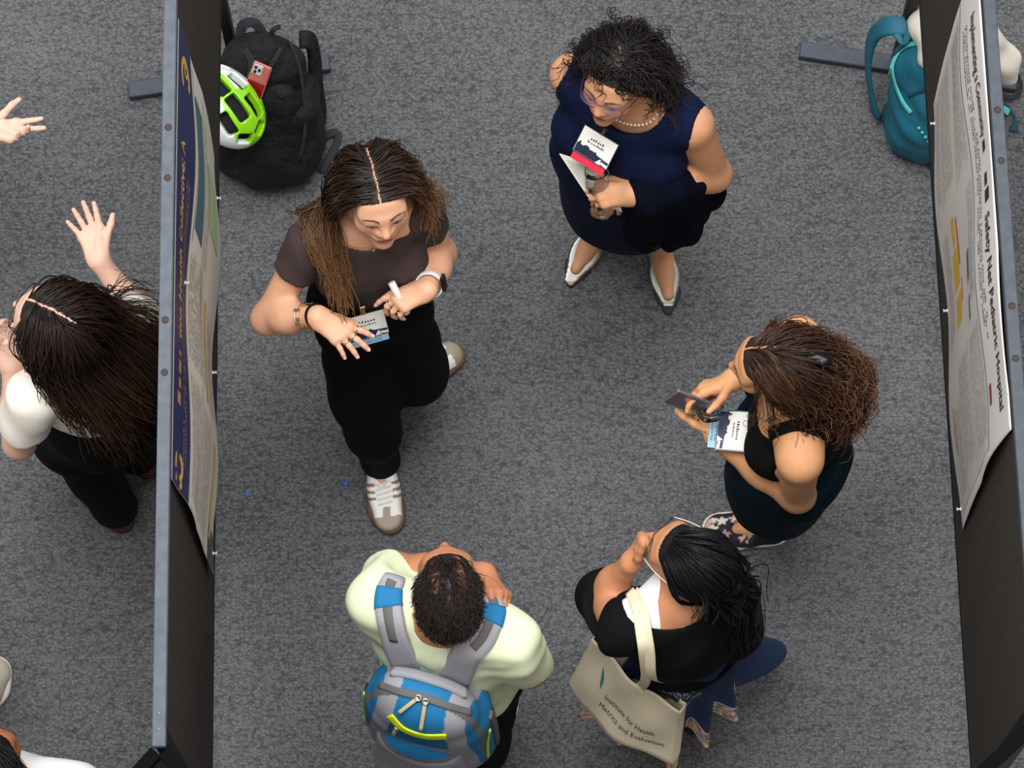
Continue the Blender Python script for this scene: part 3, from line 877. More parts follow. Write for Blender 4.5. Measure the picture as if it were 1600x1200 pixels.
def name_badge(label, c, U, V_, ribbon_mat, ribbon_text=None, text_col=None, lanyard=None, lines=((7, 0.012), (10, 0.008)), sx=0.05, sy=0.036, clip=True):
    """conference badge: card with a skyline, a coloured ribbon under it, clip; U reads left to right, V_ points up the card"""
    root = empty('name_badge', c, label, 'badge', 'conference name badges')
    U = nrm(U); V_ = nrm(V_ - V_.dot(U) * U)
    v, F, f = quad_grid(c, U, V_, sx + 0.003, sy + 0.003, 4, 2, thick=0.002); meshobj('plastic_sleeve', v, F, M_SLEEVE, root, smooth=False)
    v, F, g = quad_grid(c + np.cross(U, V_) * 0.0016, U, V_, sx, sy, 4, 2, thick=0.001); meshobj('card', v, F, M_CARD, root, smooth=False)
    r = np.random.default_rng(3); top = []; u = -sx * 0.98
    prof = [(-0.98, -0.30), (-0.90, -0.28), (-0.88, -0.12), (-0.80, -0.12), (-0.77, -0.34), (-0.6, -0.36), (-0.55, -0.26), (-0.42, -0.20), (-0.3, -0.24), (-0.2, -0.38), (-0.05, -0.34), (0.05, -0.40), (0.1, -0.28), (0.22, -0.42), (0.3, -0.48), (0.5, -0.5), (0.98, -0.56), (0.98, -0.66), (0.55, -0.62), (0.62, -0.9), (0.98, -0.98)]
    V2 = []; F2 = []
    for a, b in prof: V2 += [g(a * sx, b * sy, 0.0008), g(a * sx, max(-0.985, b - (0.1 if a > 0.3 else 2)) * sy, 0.0008)]
    for i in range(len(prof) - 1): F2.append((2 * i, 2 * i + 1, 2 * i + 3, 2 * i + 2))
    meshobj('skyline_print', V2, F2, M_NAVYINK, root, smooth=False)
    rc = c - V_ * (sy + 0.010)
    v, F, q = quad_grid(rc, U, V_, sx * 0.96, 0.012, 4, 1, thick=0.0012); rb = meshobj('ribbon', v, F, ribbon_mat, root, smooth=False)
    if ribbon_text:
        ls = []
        for k, s in enumerate(ribbon_text):
            ls.append(letters(q, s, -sx * 0.62, (0.002 if len(ribbon_text) > 1 and k == 0 else -0.0075 if len(ribbon_text) > 1 else -0.004), 0.0062, 0.0012, True, width=sx * 1.24))
        v, F = join(ls); meshobj('ribbon_lettering', v, F, text_col or M_INK, rb, smooth=False)
    ls = []; r2 = np.random.default_rng(int(abs(c[0]) * 1000))
    for k, (cnt, hg) in enumerate(lines):                        # two printed name lines, too small to read in the photograph
        tot = cnt * hg * 0.62; u = -tot / 2
        for j in range(cnt):
            wd = hg * r2.uniform(0.25, 0.42); hh = hg * r2.choice((0.42, 0.42, 0.66))
            y = sy * (0.30 - 0.27 * k)
            ls.append(flat_shape(g, [(u, y), (u + wd, y), (u + wd, y + hh), (u, y + hh)], 0.0009)); u += hg * 0.62
    v, F = join(ls); meshobj('printed_name', v, F, M_INK, root, smooth=False)
    if clip:
        Rm = np.array((U, V_, np.cross(U, V_)))
        v, F = join([box(c + V_ * (sy + 0.010), (0.005, 0.011, 0.0025), Rm, 0.001), box(c + V_ * (sy + 0.021), (0.0075, 0.004, 0.004), Rm, 0.001)])
        meshobj('clip', v, F, M_BRASS if clip is True else clip, root, smooth=False)
    if lanyard is not None:
        v, F = tube(catmull(lanyard[0], 8), lanyard[1], 6); meshobj('lanyard', v, F, lanyard[2], root)
    return root
def glasses(root, J, m, lens_m=None, w=0.062, hgt=0.021, y=0.103, r=0.0014, temple_m=None, z=0.002, rimless=False):
    parts = []; fr = []
    for sx in (-1, 1):
        a = np.arange(20) * 2 * math.pi / 20
        sq = lambda t, e: np.sign(t) * np.abs(t) ** e
        pts = np.array([lw(J, sx * 0.034 + 0.027 * sq(math.cos(t), 0.7), y - 0.009 * ((abs(0.034 + 0.027 * sq(math.cos(t), 0.7) * sx) / 0.06) ** 2), z - 0.003 + hgt * sq(math.sin(t), 0.75)) for t in a])
        fr.append(tube(pts, r, 6, closed=True))
        if lens_m is not None:
            c = pts.mean(0); V = np.concatenate([pts, c[None]]); F = [(i, (i + 1) % 20, 20) for i in range(20)]
            parts.append((V, F))
    fr.append(tube(catmull([lw(J, -0.008, y, z + 0.004), lw(J, 0, y + 0.003, z + 0.008), lw(J, 0.008, y, z + 0.004)], 4), r * 1.1, 6))
    g = join(fr); o = meshobj('glasses', g[0], g[1], m, root)
    tm = []
    for sx in (-1, 1):
        tm.append(tube(catmull([lw(J, sx * w, y - 0.010, z + 0.005), lw(J, sx * 0.075, 0.05, z + 0.008), lw(J, sx * 0.081, -0.005, z + 0.012), lw(J, sx * 0.080, -0.035, z - 0.008)], 6), r * 1.15, 6))
    for t in tm: meshobj('temple_arm', t[0], t[1], temple_m or m, o)
    for p in parts: meshobj('lens', p[0], p[1], lens_m, o)
    return o
M_BLACKCLOTH = mat('black_cloth', (0.004, 0.004, 0.0045), 0.85, spec=0.15, noise=(14, 0.2))
def limb_report(J, nm): pass
# ------------------------------------------------------------------ display boards
M_ALU = mat('brushed_aluminium_rail', srgb(90, 97, 106), 0.7, 0.15, noise=(40, 0.14))
M_ALU2 = mat('grey_painted_rail', srgb(70, 76, 84), 0.6, 0.15, noise=(40, 0.14))
M_FABRIC = mat('charcoal_board_fabric', srgb(68, 64, 60), 0.95, spec=0.1, noise=(320, 0.45), bump=(500, 0.4, 0.002))
M_BLACKMETAL = mat('black_powder_coat', (0.006, 0.006, 0.008), 0.6, 0.0, spec=0.3)
M_FOOT = mat('grey_steel_foot', srgb(66, 70, 80), 0.6, 0.2, noise=(30, 0.15))
ZT, ZB = 1.955, 0.785
def board(name, label, a, b, rail_m, holes, screws, foot_px, face):
    """a: near end of the top rail, b: a further point on it; runs on to the post over the foot. face=+1: print side towards +x"""
    A, B = P(*a, ZT), P(*b, ZT); u = nrm((B - A) * np.array((1, 1, 0)))
    f0, f1 = P(*foot_px[0], 0.028), P(*foot_px[1], 0.028); fc = (f0 + f1) / 2
    L = (fc - A).dot(u) + 0.02
    n = np.array((-u[1], u[0], 0)); n = n * (1 if n[0] * face > 0 else -1)
    R = np.array((n, u, (0, 0, 1.0)))
    O = np.array((A[0], A[1], 0.0)); w = lambda x, y, z: O + np.array((x, y, z)) @ R
    root = empty(name, w(0, L / 2, 0), label, 'display board', 'poster display boards')
    v, F = box(w(0, L / 2, ZT - 0.014), (0.0150, L / 2, 0.014), R, 0.002); rail = meshobj('top_rail', v, F, rail_m, root, smooth=False)
    v, F = box(w(0, L / 2, (ZT - 0.028 + ZB) / 2), (0.011, L / 2 - 0.004, (ZT - 0.028 - ZB) / 2), R, 0.001); meshobj('fabric_panel', v, F, M_FABRIC, root, smooth=False)
    v, F = box(w(0, L / 2, ZB - 0.010), (0.0145, L / 2, 0.012), R, 0.002); meshobj('bottom_rail', v, F, M_BLACKMETAL, root, smooth=False)
    for px in holes:
        y = (P(*px, ZT) - O).dot(u)
        v, F = lathe([(0.0085, 0.0), (0.0085, 0.0012), (0.0065, 0.0016), (0.0060, 0.0004)], w(0, y, ZT), (0, 0, 1), 16); h_ = meshobj('grommet', v, F, mat('dark_grommet', srgb(40, 34, 32), 0.5), rail)
        v, F = lathe([(1e-4, 0.0006), (0.0062, 0.0006)], w(0, y, ZT), (0, 0, 1), 12); meshobj('hole_disc', v, F, mat('hole_dark_brown', srgb(70, 52, 42), 0.7, 0.2), h_)  # flat dark brown disc, the shade inside the rail hole put into its colour
    for px in screws:
        y = (P(*px, ZT) - O).dot(u); v, F = lathe([(0.0045, 0), (0.004, 0.002), (1e-4, 0.003)], w(0, y, ZT), (0, 0, 1), 10); meshobj('screw', v, F, M_STEEL, rail)
    pc = w(0, L - 0.02, 0)
    v, F = box(pc + np.array((0, 0, (ZT - 0.03) / 2)), (0.0145, 0.0175, (ZT - 0.03) / 2), R, 0.002); meshobj('post', v, F, M_BLACKMETAL, root, smooth=False)
    d = nrm((f1 - f0) * np.array((1, 1, 0))); Rf = np.array((d, np.cross((0, 0, 1), d), (0, 0, 1)))
    v, F = box(np.array((fc[0], fc[1], 0.015)), (np.linalg.norm(f1 - f0) / 2, 0.025, 0.015), Rf, 0.003); fo = meshobj('foot', v, F, M_FOOT, root, smooth=False)
    v, F = box(w(0, 0.03, (ZT - 0.03) / 2), (0.0145, 0.0175, (ZT - 0.03) / 2), R, 0.002); meshobj('post', v, F, M_BLACKMETAL, root, smooth=False)
    v, F = box(w(0, 0.03, 0.015), (0.30, 0.025, 0.015), R, 0.003); meshobj('foot', v, F, M_FOOT, root, smooth=False)
    return root, w, R, L, u, n
bl_root, bl_w, bl_R, bl_L, bl_u, bl_n = board('display_board', 'dark fabric display board with pale aluminium top rail and blue headed poster', (248, 1166), (266, 0), M_ALU, [(259, 199), (257, 278), (253.5, 500), (252.5, 582)], [(247, 1114), (247, 1139)], ((200, 140), (515, 96)), +1)
br_root, br_w, br_R, br_L, br_u, br_n = board('display_board', 'dark fabric display board with grey top rail and white headed poster', (1628, 1120), (1546, 0), M_ALU2, [(1556, 172), (1563, 251), (1579, 478), (1585, 560)], [], ((1250, 76), (1590, 128)), -1)
def wing(label, end, ang, u, w_):
    """next board of the row, set at an angle to the end of a rail; only its corner comes into the picture"""
    c, s = math.cos(math.radians(ang)), math.sin(math.radians(ang)); d = -u
    d = np.array((c * d[0] - s * d[1], s * d[0] + c * d[1], 0)); n = np.array((-d[1], d[0], 0)); R = np.array((n, d, (0, 0, 1.0)))
    O = end + d * 0.012 + np.array((0, 0, 0)); f = lambda x, y, z: np.array((O[0], O[1], 0)) + np.array((x, y, z)) @ R
    root = empty('display_board', f(0, 0.6, 0), label, 'display board', 'poster display boards')
    for nm, z0, z1, hw, m in (('top_rail', ZT - 0.045, ZT - 0.015, 0.015, mat('matt_black_rail', (0.002, 0.002, 0.003), 0.8, spec=0.1)), ('fabric_panel', ZB, ZT - 0.045, 0.011, M_FABRIC), ('bottom_rail', ZB - 0.022, ZB, 0.0145, M_BLACKMETAL)):
        v, F = box(f(0, 0.6, (z0 + z1) / 2), (hw, 0.6, (z1 - z0) / 2), R, 0.001); meshobj(nm, v, F, m, root, smooth=False)
    v, F = box(f(0, 1.18, ZT / 2 - 0.02), (0.0145, 0.0175, ZT / 2 - 0.02), R, 0.002); meshobj('post', v, F, M_BLACKMETAL, root, smooth=False)
    v, F = box(f(0, 1.18, 0.015), (0.28, 0.025, 0.015), R, 0.003); meshobj('foot', v, F, M_FOOT, root, smooth=False)
wing('black railed board angled left at the near end of the pale rail', bl_w(0, 0, 0), -42, bl_u, bl_w)
wing('black railed board angled right at the near end of the pale rail', bl_w(0, 0, 0), 42, bl_u, bl_w)
wing('black railed board at the near end of the grey rail', br_w(0, 0, 0), -50, br_u, br_w)

# ------------------------------------------------------------------ posters: bowed sheets with print
def scribble(g, f, s0, s1, t, h, o, dens=0.62):
    """one line of print too small to read"""
    out = []; s = s0
    while s < s1:
        w_ = h * g.uniform(0.35, 0.75)
        if g.uniform() > 0.16:
            hh = h * g.choice((0.6, 0.6, 0.9)); out.append((s, min(s + w_, s1), t - hh, t))
        s += w_ + h * 0.22
    return out
def poster(label, w, R, s_start, sgn, Wd, top, hgt, sag, pins, pages, layout, seed, pin_at):
    """sheet on a board: s runs along the reading direction, t down from the top edge"""
    g = np.random.default_rng(seed)
    def f(s, t, o=0.0):
        x, tt = s / Wd, t / hgt
        bow = sag(x, tt)
        drop = t - 0.10 * bow
        return w(0.0125 + bow + o, s_start + sgn * s, top - drop)
    root = empty('poster', f(Wd / 2, hgt / 2), label, 'poster', 'research posters')
    ns, ntt = 90, 40
    S_, T_ = np.meshgrid(np.linspace(0, Wd, ns + 1), np.linspace(0, hgt, ntt + 1))
    X = np.array([f(a, b) for a, b in zip(S_.ravel(), T_.ravel())]); k = ns + 1
    F = [(j * k + i, j * k + i + 1, (j + 1) * k + i + 1, (j + 1) * k + i) for j in range(ntt) for i in range(ns)]
    _n = np.cross(X[1] - X[0], X[k] - X[0]); F = [q if _n.dot(R[0]) > 0 else q[::-1] for q in F]
    sh = meshobj('sheet', X, F, pages, root); md = sh.modifiers.new('thickness', 'SOLIDIFY'); md.thickness = 0.0006; md.offset = -1
    def rects(name, rs, m, o):
        ps = []
        for (a, b, c, d) in rs:
            na = max(1, int((b - a) / 0.025)); nc = max(1, int((d - c) / 0.05))
            xs = np.linspace(a, b, na + 1); ys = np.linspace(c, d, nc + 1)
            V = np.array([f(x, y, o + 0.0006) for y in ys for x in xs]); q = na + 1
            ps.append((V, [((j * q + i, j * q + i + 1, (j + 1) * q + i + 1, (j + 1) * q + i) if sgn > 0 else (j * q + i, (j + 1) * q + i, (j + 1) * q + i + 1, j * q + i + 1)) for j in range(nc) for i in range(na)]))
        if len(ps) > 8:
            v, F_ = join(ps); meshobj(name, v, F_, m, root)['kind'] = 'stuff'
        else:
            for v, F_ in ps: meshobj(name, v, F_, m, root)
    for name, rs, m, o in layout(g): rects(name, rs, m, o)
    def words(name, items, m, o=0.0018):
        ps = []
        for s_, s0, wd, t0, hg, bold in items:
            tv, tf = text_mesh(s_, bold); kx = wd / tv[:, 0].max()
            meshobj(name, np.array([f(s0 + a * kx, t0 - b * hg, o) for a, b in tv]), tf, m, root, smooth=False)
    for i, (s, t) in enumerate(pins):
        p = f(s, t, 0.0); nn = R[0]
        v, F_ = lathe([(1e-4, 0.012), (0.0045, 0.012), (0.0045, 0.010), (0.0022, 0.009), (0.0022, 0.004), (0.005, 0.003), (0.005, 0.0012), (0.0009, 0.001), (0.0006, -0.008)], p, nn, 12)
        tag(meshobj('push_pin', v, F_, mat('clear_pin', srgb(226, 226, 222), 0.25)), 'white push pin at the ' + pin_at[i] + ' of the ' + label.split(' on ')[0], 'pin', 'push pins in the posters')
    return root, f, words
M_PAPER_L = mat('poster_paper_ivory', srgb(224, 219, 205), 0.5)
M_PAPER_R = mat('poster_paper_white', srgb(232, 228, 224), 0.45)
M_PRINT = mat('fine_grey_print', srgb(150, 148, 144), 0.6)
def body_lines(g, boxes, h, gap):
    out = []
    for (s0, s1, t0, t1) in boxes:
        t = t0 + h
        while t < t1:
            out += scribble(g, None, s0, s1 - g.uniform(0, 0.12) * (s1 - s0), t, h, 0); t += gap
    return out
# left poster: s = 0 at the lower end in the picture
ls0 = (P(262, 748, 1.92) - np.array((bl_w(0, 0, 0)[0], bl_w(0, 0, 0)[1], 1.92))).dot(bl_u)
def sag_l(x, t): return 0.004 + 0.012 * math.sin(math.pi * t) + 0.020 * t * (math.sin(math.pi * x * 2) ** 2) + (0.008 * math.sin(9 * x + 1) if 0.1 < t < 0.5 else 0) * math.sin(math.pi * max(0, min(1, (t - 0.1) / 0.4))) + 0.03 * max(0, t - 0.75) * max(0, 0.12 - x) * 12
def lay_l(g):
    W_ = 1.12; ink = lambda n, c: mat(n, srgb(*c), 0.5)
    yield 'header', [(0, W_, 0, 0.235)], ink('poster_navy', (28, 36, 88)), 0.0004
    yield 'header_rule', [(0, W_, 0.240, 0.247)], ink('poster_grey', (120, 122, 128)), 0.0005
    yield 'teal_picture', [(0.70, 1.04, 0.30, 0.46)], ink('poster_teal', (66, 106, 122)), 0.0005
    yield 'green_picture', [(0.80, 0.97, 0.60, 0.84)], ink('poster_green', (176, 206, 150)), 0.0005
    yield 'yellow_picture', [(0.36, 0.62, 0.62, 0.68), (0.06, 0.30, 0.80, 0.86)], ink('poster_yellow', (214, 184, 112)), 0.0005
    yield 'dark_picture', [(0.0, 0.09, 0.80, 0.95)], ink('poster_dark', (70, 74, 84)), 0.0005
    yield 'section_rule', [(0.02, 0.36, 0.50, 0.505), (0.0, 0.5, 0.72, 0.724), (0.66, 1.1, 0.28, 0.285), (0.52, 1.1, 0.50, 0.505)], ink('poster_rule', (84, 82, 80)), 0.0006
    yield 'fine_print', body_lines(g, [(0.03, 0.35, 0.29, 0.48), (0.38, 0.66, 0.29, 0.58), (0.03, 0.33, 0.53, 0.70), (0.67, 1.08, 0.53, 0.59), (0.36, 0.62, 0.72, 0.88)], 0.0075, 0.0125), M_PRINT, 0.0007
    yield 'headline_start', body_lines(g, [(0.20, 0.345, 0.055, 0.12)], 0.052, 0.3), ink('poster_gold_dim', (190, 136, 76)), 0.0008
    yield 'author_line', body_lines(g, [(0.06, 0.86, 0.145, 0.20)], 0.014, 0.026), ink('poster_bronze', (150, 116, 92)), 0.0007
lp_root, lp_f, lp_words = poster('navy headed poster on the left board', bl_w, bl_R, ls0, 1, 1.12, 1.92, 0.98, sag_l, [(0.05, 0.955), (0.53, 0.965), (1.0, 0.955), (0.53, 0.20)], M_PAPER_L, lay_l, 81, ('curling near lower corner', 'middle of the lower edge', 'far end of the lower edge', 'header strip'))
lp_words('headline', [('tion Health Collective: A', 0.36, 0.49, 0.110, 0.052, True)], mat('poster_gold', srgb(228, 176, 70), 0.45))
# gold crest and emblem shapes on the header
def blob_print(f, root, name, pts, m, sgn=1):
    V = np.array([f(s, t, 0.0013) for s, t in pts]); n = len(V); c = V.mean(0); V = np.concatenate([V, c[None]])
    meshobj(name, V, [(i, (i + 1) % n, n) for i in range(n)], m, root, smooth=False)
GOLD_INK = mat('poster_gold', srgb(228, 176, 70), 0.45)
def crescent(s0, t0, rs, rt, a0, a1, th):
    o = [(s0 + rs * math.cos(a), t0 + rt * math.sin(a)) for a in np.linspace(a0, a1, 16)]; i = [(s0 + rs * (1 - th) * math.cos(a), t0 + rt * (1 - th) * math.sin(a)) for a in np.linspace(a1, a0, 16)]
    return o, i
def ring_print(f, root, name, s0, t0, rs, rt, a0, a1, th, m):
    o, i = crescent(s0, t0, rs, rt, a0, a1, th); i = i[::-1]
    V = np.array([f(s, t, 0.0013) for s, t in o + i]); n = len(o)
    meshobj(name, V, [(k, k + 1, n + k + 1, n + k) for k in range(n - 1)], m, root, smooth=False)
ring_print(lp_f, lp_root, 'gold_emblem', 1.02, 0.12, 0.045, 0.07, -2.6, 2.2, 0.38, GOLD_INK)
ring_print(lp_f, lp_root, 'gold_emblem', 1.035, 0.13, 0.018, 0.03, 0, 6.0, 0.5, GOLD_INK)
ring_print(lp_f, lp_root, 'gold_emblem', 0.055, 0.10, 0.035, 0.055, -2.0, 2.6, 0.42, GOLD_INK)
ring_print(lp_f, lp_root, 'gold_emblem', 0.02, 0.10, 0.018, 0.045, -2.0, 2.6, 0.5, GOLD_INK)
# right poster: s = 0 at the upper end in the picture
rs0 = (P(1541, -62, 1.92) - np.array((br_w(0, 0, 0)[0], br_w(0, 0, 0)[1], 1.92))).dot(br_u)
def sag_r(x, t): return 0.004 + 0.010 * math.sin(math.pi * t) + 0.014 * t * (math.sin(math.pi * x * 2) ** 2) + 0.012 * math.sin(math.pi * min(1, t * 2)) * math.sin(7 * x + 0.5) ** 2 + 0.05 * max(0, 0.35 - t) * max(0, x - 0.62) * max(0, 0.92 - x) * 12
def lay_r(g):
    ink = lambda n, c: mat(n, srgb(*c), 0.5)
    yield 'panel_tint', [(0.02, 1.12, 0.27, 0.93)], ink('poster_tint', (214, 209, 202)), 0.0004
    yield 'section_rule', [(0.0, 1.13, 0.262, 0.268), (0.02, 0.36, 0.80, 0.805), (0.02, 0.36, 0.91, 0.915), (0.78, 1.12, 0.52, 0.525), (0.86, 1.12, 0.73, 0.735), (0.90, 1.12, 0.90, 0.905)], ink('poster_blue_rule', (120, 132, 172)), 0.0006
    yield 'yellow_chart', [(0.50, 0.60, 0.62, 0.74), (0.62, 0.70, 0.60, 0.72), (0.42, 0.49, 0.64, 0.70)], ink('poster_amber', (216, 174, 44)), 0.0006
    yield 'orange_chart', [(0.44, 0.56, 0.585, 0.615), (0.60, 0.66, 0.575, 0.595)], ink('poster_orange', (206, 104, 52)), 0.0006
    yield 'slate_picture', [(0.58, 0.66, 0.40, 0.46), (0.70, 0.76, 0.40, 0.44)], ink('poster_slate', (96, 98, 110)), 0.0006
    yield 'red_emblem', [(0.98, 1.03, 0.205, 0.235), (0.86, 0.98, 0.86, 0.875)], ink('poster_red', (172, 66, 62)), 0.0006
    yield 'fine_print', body_lines(g, [(0.04, 0.40, 0.29, 0.52), (0.04, 0.36, 0.55, 0.78), (0.04, 0.34, 0.82, 0.90), (0.44, 0.74, 0.29, 0.39), (0.42, 0.72, 0.78, 0.90), (0.80, 1.10, 0.29, 0.50), (0.80, 1.08, 0.54, 0.71), (0.88, 1.1, 0.75, 0.88)], 0.0075, 0.0125), mat('fine_grey_print2', srgb(166, 160, 156), 0.6), 0.0007
    yield 'author_line', body_lines(g, [(0.10, 0.90, 0.150, 0.225)], 0.012, 0.022), ink('poster_author', (112, 106, 102)), 0.0007
    yield 'headline_middle', body_lines(g, [(0.42, 0.585, 0.050, 0.118)], 0.052, 0.30), mat('poster_black', srgb(44, 42, 44), 0.5), 0.0008
rp_root, rp_f, rp_words = poster('white headed poster on the right board', br_w, br_R, rs0, -1, 1.15, 1.92, 0.98, sag_r, [(0.06, 0.955), (0.57, 0.965), (1.10, 0.955)], M_PAPER_R, lay_r, 82, ('far end of the lower edge', 'middle of the lower edge', 'curling near lower corner'))
rp_words('headline', [('Implementing a Community', 0.10, 0.31, 0.105, 0.048, True), ('Safety Net Pediatric Hospital', 0.60, 0.48, 0.105, 0.048, True)], mat('poster_black', srgb(44, 42, 44), 0.5))
# ------------------------------------------------------------------ woman explaining with her hands, brown tee and black trousers
def woman_presenter():
    J = dict(hs=1.0, jaw=1.03, bust=dict(r=0.062, f=0.055, dn=0.135, sep=0.075))
    J['S'] = [P(486, 378, 1.33), P(657, 328, 1.33)]
    E0 = reach(J['S'][0], 418, 498, 0.275, False); E1 = reach(J['S'][1], 688, 396, 0.265, False)
    J['E'] = [E0, E1]; J['W'] = [reach(E0, 495, 494, 0.225, True), reach(E1, 668, 452, 0.215, True)]
    J['N'] = P(572, 338, 1.385); J['H'] = P(587, 303, 1.515); J['HR'] = head_frame(-76, 15, -5)
    J['PV'] = P(576, 462, 0.93); J['HP'] = [P(541, 474, 0.89), P(612, 460, 0.89)]
    J['A'] = [P(593, 718, 0.08), P(628, 592, 0.08)]; J['T'] = [P(608, 828, 0.0), P(676, 574, 0.0)]
    fw = np.array((0.15, -1, 0))
    J['K'] = [leg_ik(J['HP'][0], J['A'][0], fw), leg_ik(J['HP'][1], J['A'][1], np.array((0.5, -1, 0)))]
    kn = P(540, 524, J['W'][0][2] - 0.005) - J['W'][0]
    k1 = P(625, 470, J['W'][1][2] - 0.005) - J['W'][1]
    J['hand'] = [dict(d=kn, n=np.array((0.1, 0.15, 1.0)), curls=[(8, 14, 8), (14, 12, 8), (18, 14, 8), (20, 16, 10)], spread=(20, 4, -8, -18), thumb=(40, 40, 10), s=0.93),
                 dict(d=k1, n=np.array((-0.1, 0.25, 1.0)), curls=[(8, 22, 14), (30, 40, 25), (36, 46, 25), (40, 50, 25)], spread=(6, 2, -2, -7), thumb=(34, 30, 10), s=0.90)]
    J['nailc'] = srgb(244, 214, 206)
    limb_report(J, 'A')
    root = empty('person', (J['PV'][0], J['PV'][1], 0), 'woman in brown tee and black trousers gesturing with both hands', 'person', 'visitors at the poster session')
    S = body_solid(J)
    part = (0.004, -0.075, 0.09, 0.0015, 0.0)
    hairc = srgb(38, 24, 20)
    build_body(root, J, S, dict(skin=srgb(226, 170, 138), lips=srgb(186, 92, 84), hair=hairc, brow_c=srgb(70, 46, 38), part=part), skin_mat('skin_light_tan'), hh=0.0028)
    T, Q = torso_axes(J); up = T[2]
    wz = J['PV'] + up * 0.115
    C = Solid(0.02)
    C.add(torso_prims(J, 0.009), 0.05); C.add(bust_prims(J, 0.010, **J['bust']), 0.05)
    for i in (0, 1):
        a, b = J['S'][i], J['E'][i]; e = a + (b - a) * 0.40
        sl = Solid(0.0); sl.add([cone(a, e + (b - a) * 0.1, 0.058, 0.056)], 0); sl.keep(half(e, b - a), 0.004)
        C.add([Prim(sl.eval), cone(J['N'] - up * 0.035, a, 0.056, 0.052)], 0.03)
    C.disp = wrinkles(0.0035, 9, 3, (1, 1, 0.6))
    C.cut(econe(J['N'] + T[1] * 0.012 + up * 0.0, J['N'] + up * 0.12 + T[1] * 0.02, 0.073, 0.09, T, (1, 1, 1)), 0.006)
    C.keep(half(wz, -up), 0.004)
    lo, hi = bounds([*J['S'], *J['E'], J['PV']], 0.16)
    tee = cloth('t_shirt', root, C, lo, hi, 0.0065, mat('brown_tee', srgb(64, 50, 49), 0.9, noise=(60, 0.08), bump=(900, 0.15, 0.001)))
    C2 = Solid(0.03)
    C2.add([p for p in torso_prims(J, 0.014)[1:3]] + [cone(J['HP'][0], J['HP'][0] + (J['K'][0] - J['HP'][0]) * 0.2, 0.098, 0.095), cone(J['HP'][1], J['HP'][1] + (J['K'][1] - J['HP'][1]) * 0.2, 0.098, 0.095)], 0.05)
    for i in (0, 1):
        H, K, A = J['HP'][i], J['K'][i], J['A'][i]
        dn = A + (A - K) * 0.02
        C2.add([cone(H, K, 0.092, 0.070), cone(H + (K - H) * 0.6, K + (dn - K) * 0.5, 0.072, 0.064), cone(K, dn, 0.068, 0.056)], 0.08)
    C2.disp = wrinkles(0.0025, 7, 11, (1, 1, 0.3))
    C2.keep(half(wz + up * 0.012, up), 0.004); C2.keep(half((0, 0, 0.062), (0, 0, -1)), 0.004)
    lo, hi = bounds([*J['HP'], *J['K'], *J['A'], wz], 0.15)
    cloth('trousers', root, C2, lo, hi, 0.0095, M_BLACKCLOTH)
    # sneakers: white leather, taupe suede T-toe and three stripes, dark gum sole
    tau, wht, strp = np.array(srgb(158, 143, 124)), np.array(srgb(236, 232, 226)), np.array(srgb(132, 112, 98))
    def colr(l, sx):
        x, y, z = l.T; c = np.tile(wht, (len(l), 1))
        for k in range(3):
            m = (np.abs(y - 0.098 + 0.021 * k - (z - 0.04) * 0.45) < 0.0050) & (np.abs(x) > 0.024); c[m] = strp
        toe = (y > 0.158 - 0.10 * np.maximum(0, np.abs(x) - 0.018)) | ((y > 0.132) & (np.abs(x) < 0.011)) | ((z < 0.033) & (y > 0.105)) | ((y < -0.012) & (z > 0.05))
        c[toe] = tau
        return c
    for i in (0, 1):
        o = empty('sneaker', J['A'][i] * np.array((1, 1, 0)) - parent_origin(root)); o.parent = root
        up_, w, U, loc = shoe(o, J, i, mat('sneaker_leather', vcol=True, rough=0.5), mat('gum_sole', srgb(92, 70, 52), 0.7), L=0.262, width=1.0, up_col=colr)
        ls = []
        def top(x, y):
            p = w(x, y, 0.14)
            for _ in range(40):
                e = float(U.eval(p[None])[0])
                if e < 0.002: break
                p = p - np.array((0, 0, e * 0.8))
            return p
        for k in range(5):
            y = 0.066 + 0.0135 * k
            ls.append(tube(catmull([top(-0.021, y - 0.003), top(-0.008, y), top(0.008, y + 0.002), top(0.021, y + 0.004)], 4), 0.0030, 6))
        ls.append(tube(catmull([top(-0.012, 0.062), top(-0.004, 0.074) + np.array((0, 0, 0.003)), top(0.010, 0.078), top(0.016, 0.066)], 5), 0.0026, 6))
        v, F = join(ls); meshobj('laces', v, F, mat('lace_white', srgb(226, 222, 214), 0.8), o)
    # hair
    Sh = Solid(0.02)
    for g in head_groups(J): Sh.add(*g)
    Sh.groups += C.groups[:2]; Sh.add([cone(J['N'], J['S'][0], 0.056, 0.062), cone(J['N'], J['S'][1], 0.056, 0.062)], 0.03); Sh.add(arm_prims(J, 0, 0.012) , 0.03)
    fwd = J['HR'][1]
    def aim(p, t):
        l = (p - J['H']) @ J['HR'].T
        low = np.clip((-0.02 - l[:, 2]) * 25, 0, 1)
        a = -(np.sign(l[:, 0]) * np.maximum(np.abs(l[:, 0]) - 0.122, 0) * 14 * low)[:, None] * J['HR'][0]
        k = np.where(l[:, 0] > 0, 1.3, 0.45) * (t > 0.2)
        a += (k * low)[:, None] * np.array((0.10, -1.0, 0.0))
        return a
    h1 = grow_hair(J, Sh, 800, 0.41, 21, part=part, lift=(0.002, 0.010), flow=(0.75, 0.36, 0.0), aim=aim, rad=(0.0023, 0.0009), kids=3, spread=0.006, jitter=0.08, wave=(0.018, 1.5, 0.9), lvar=0.35, npts=14, along=lambda x, y, z: np.where(x < 0, 0.68, 1.08))
    h2 = grow_hair(J, Sh, 220, 0.16, 22, part=part, lift=(0.001, 0.006), flow=(0.75, 0.3, 0.0), rad=(0.0024, 0.0016), kids=3, spread=0.002, npts=9, root_ok=lambda x, y, z: (np.abs(x - 0.004) < 0.022) & (z > 0.05))
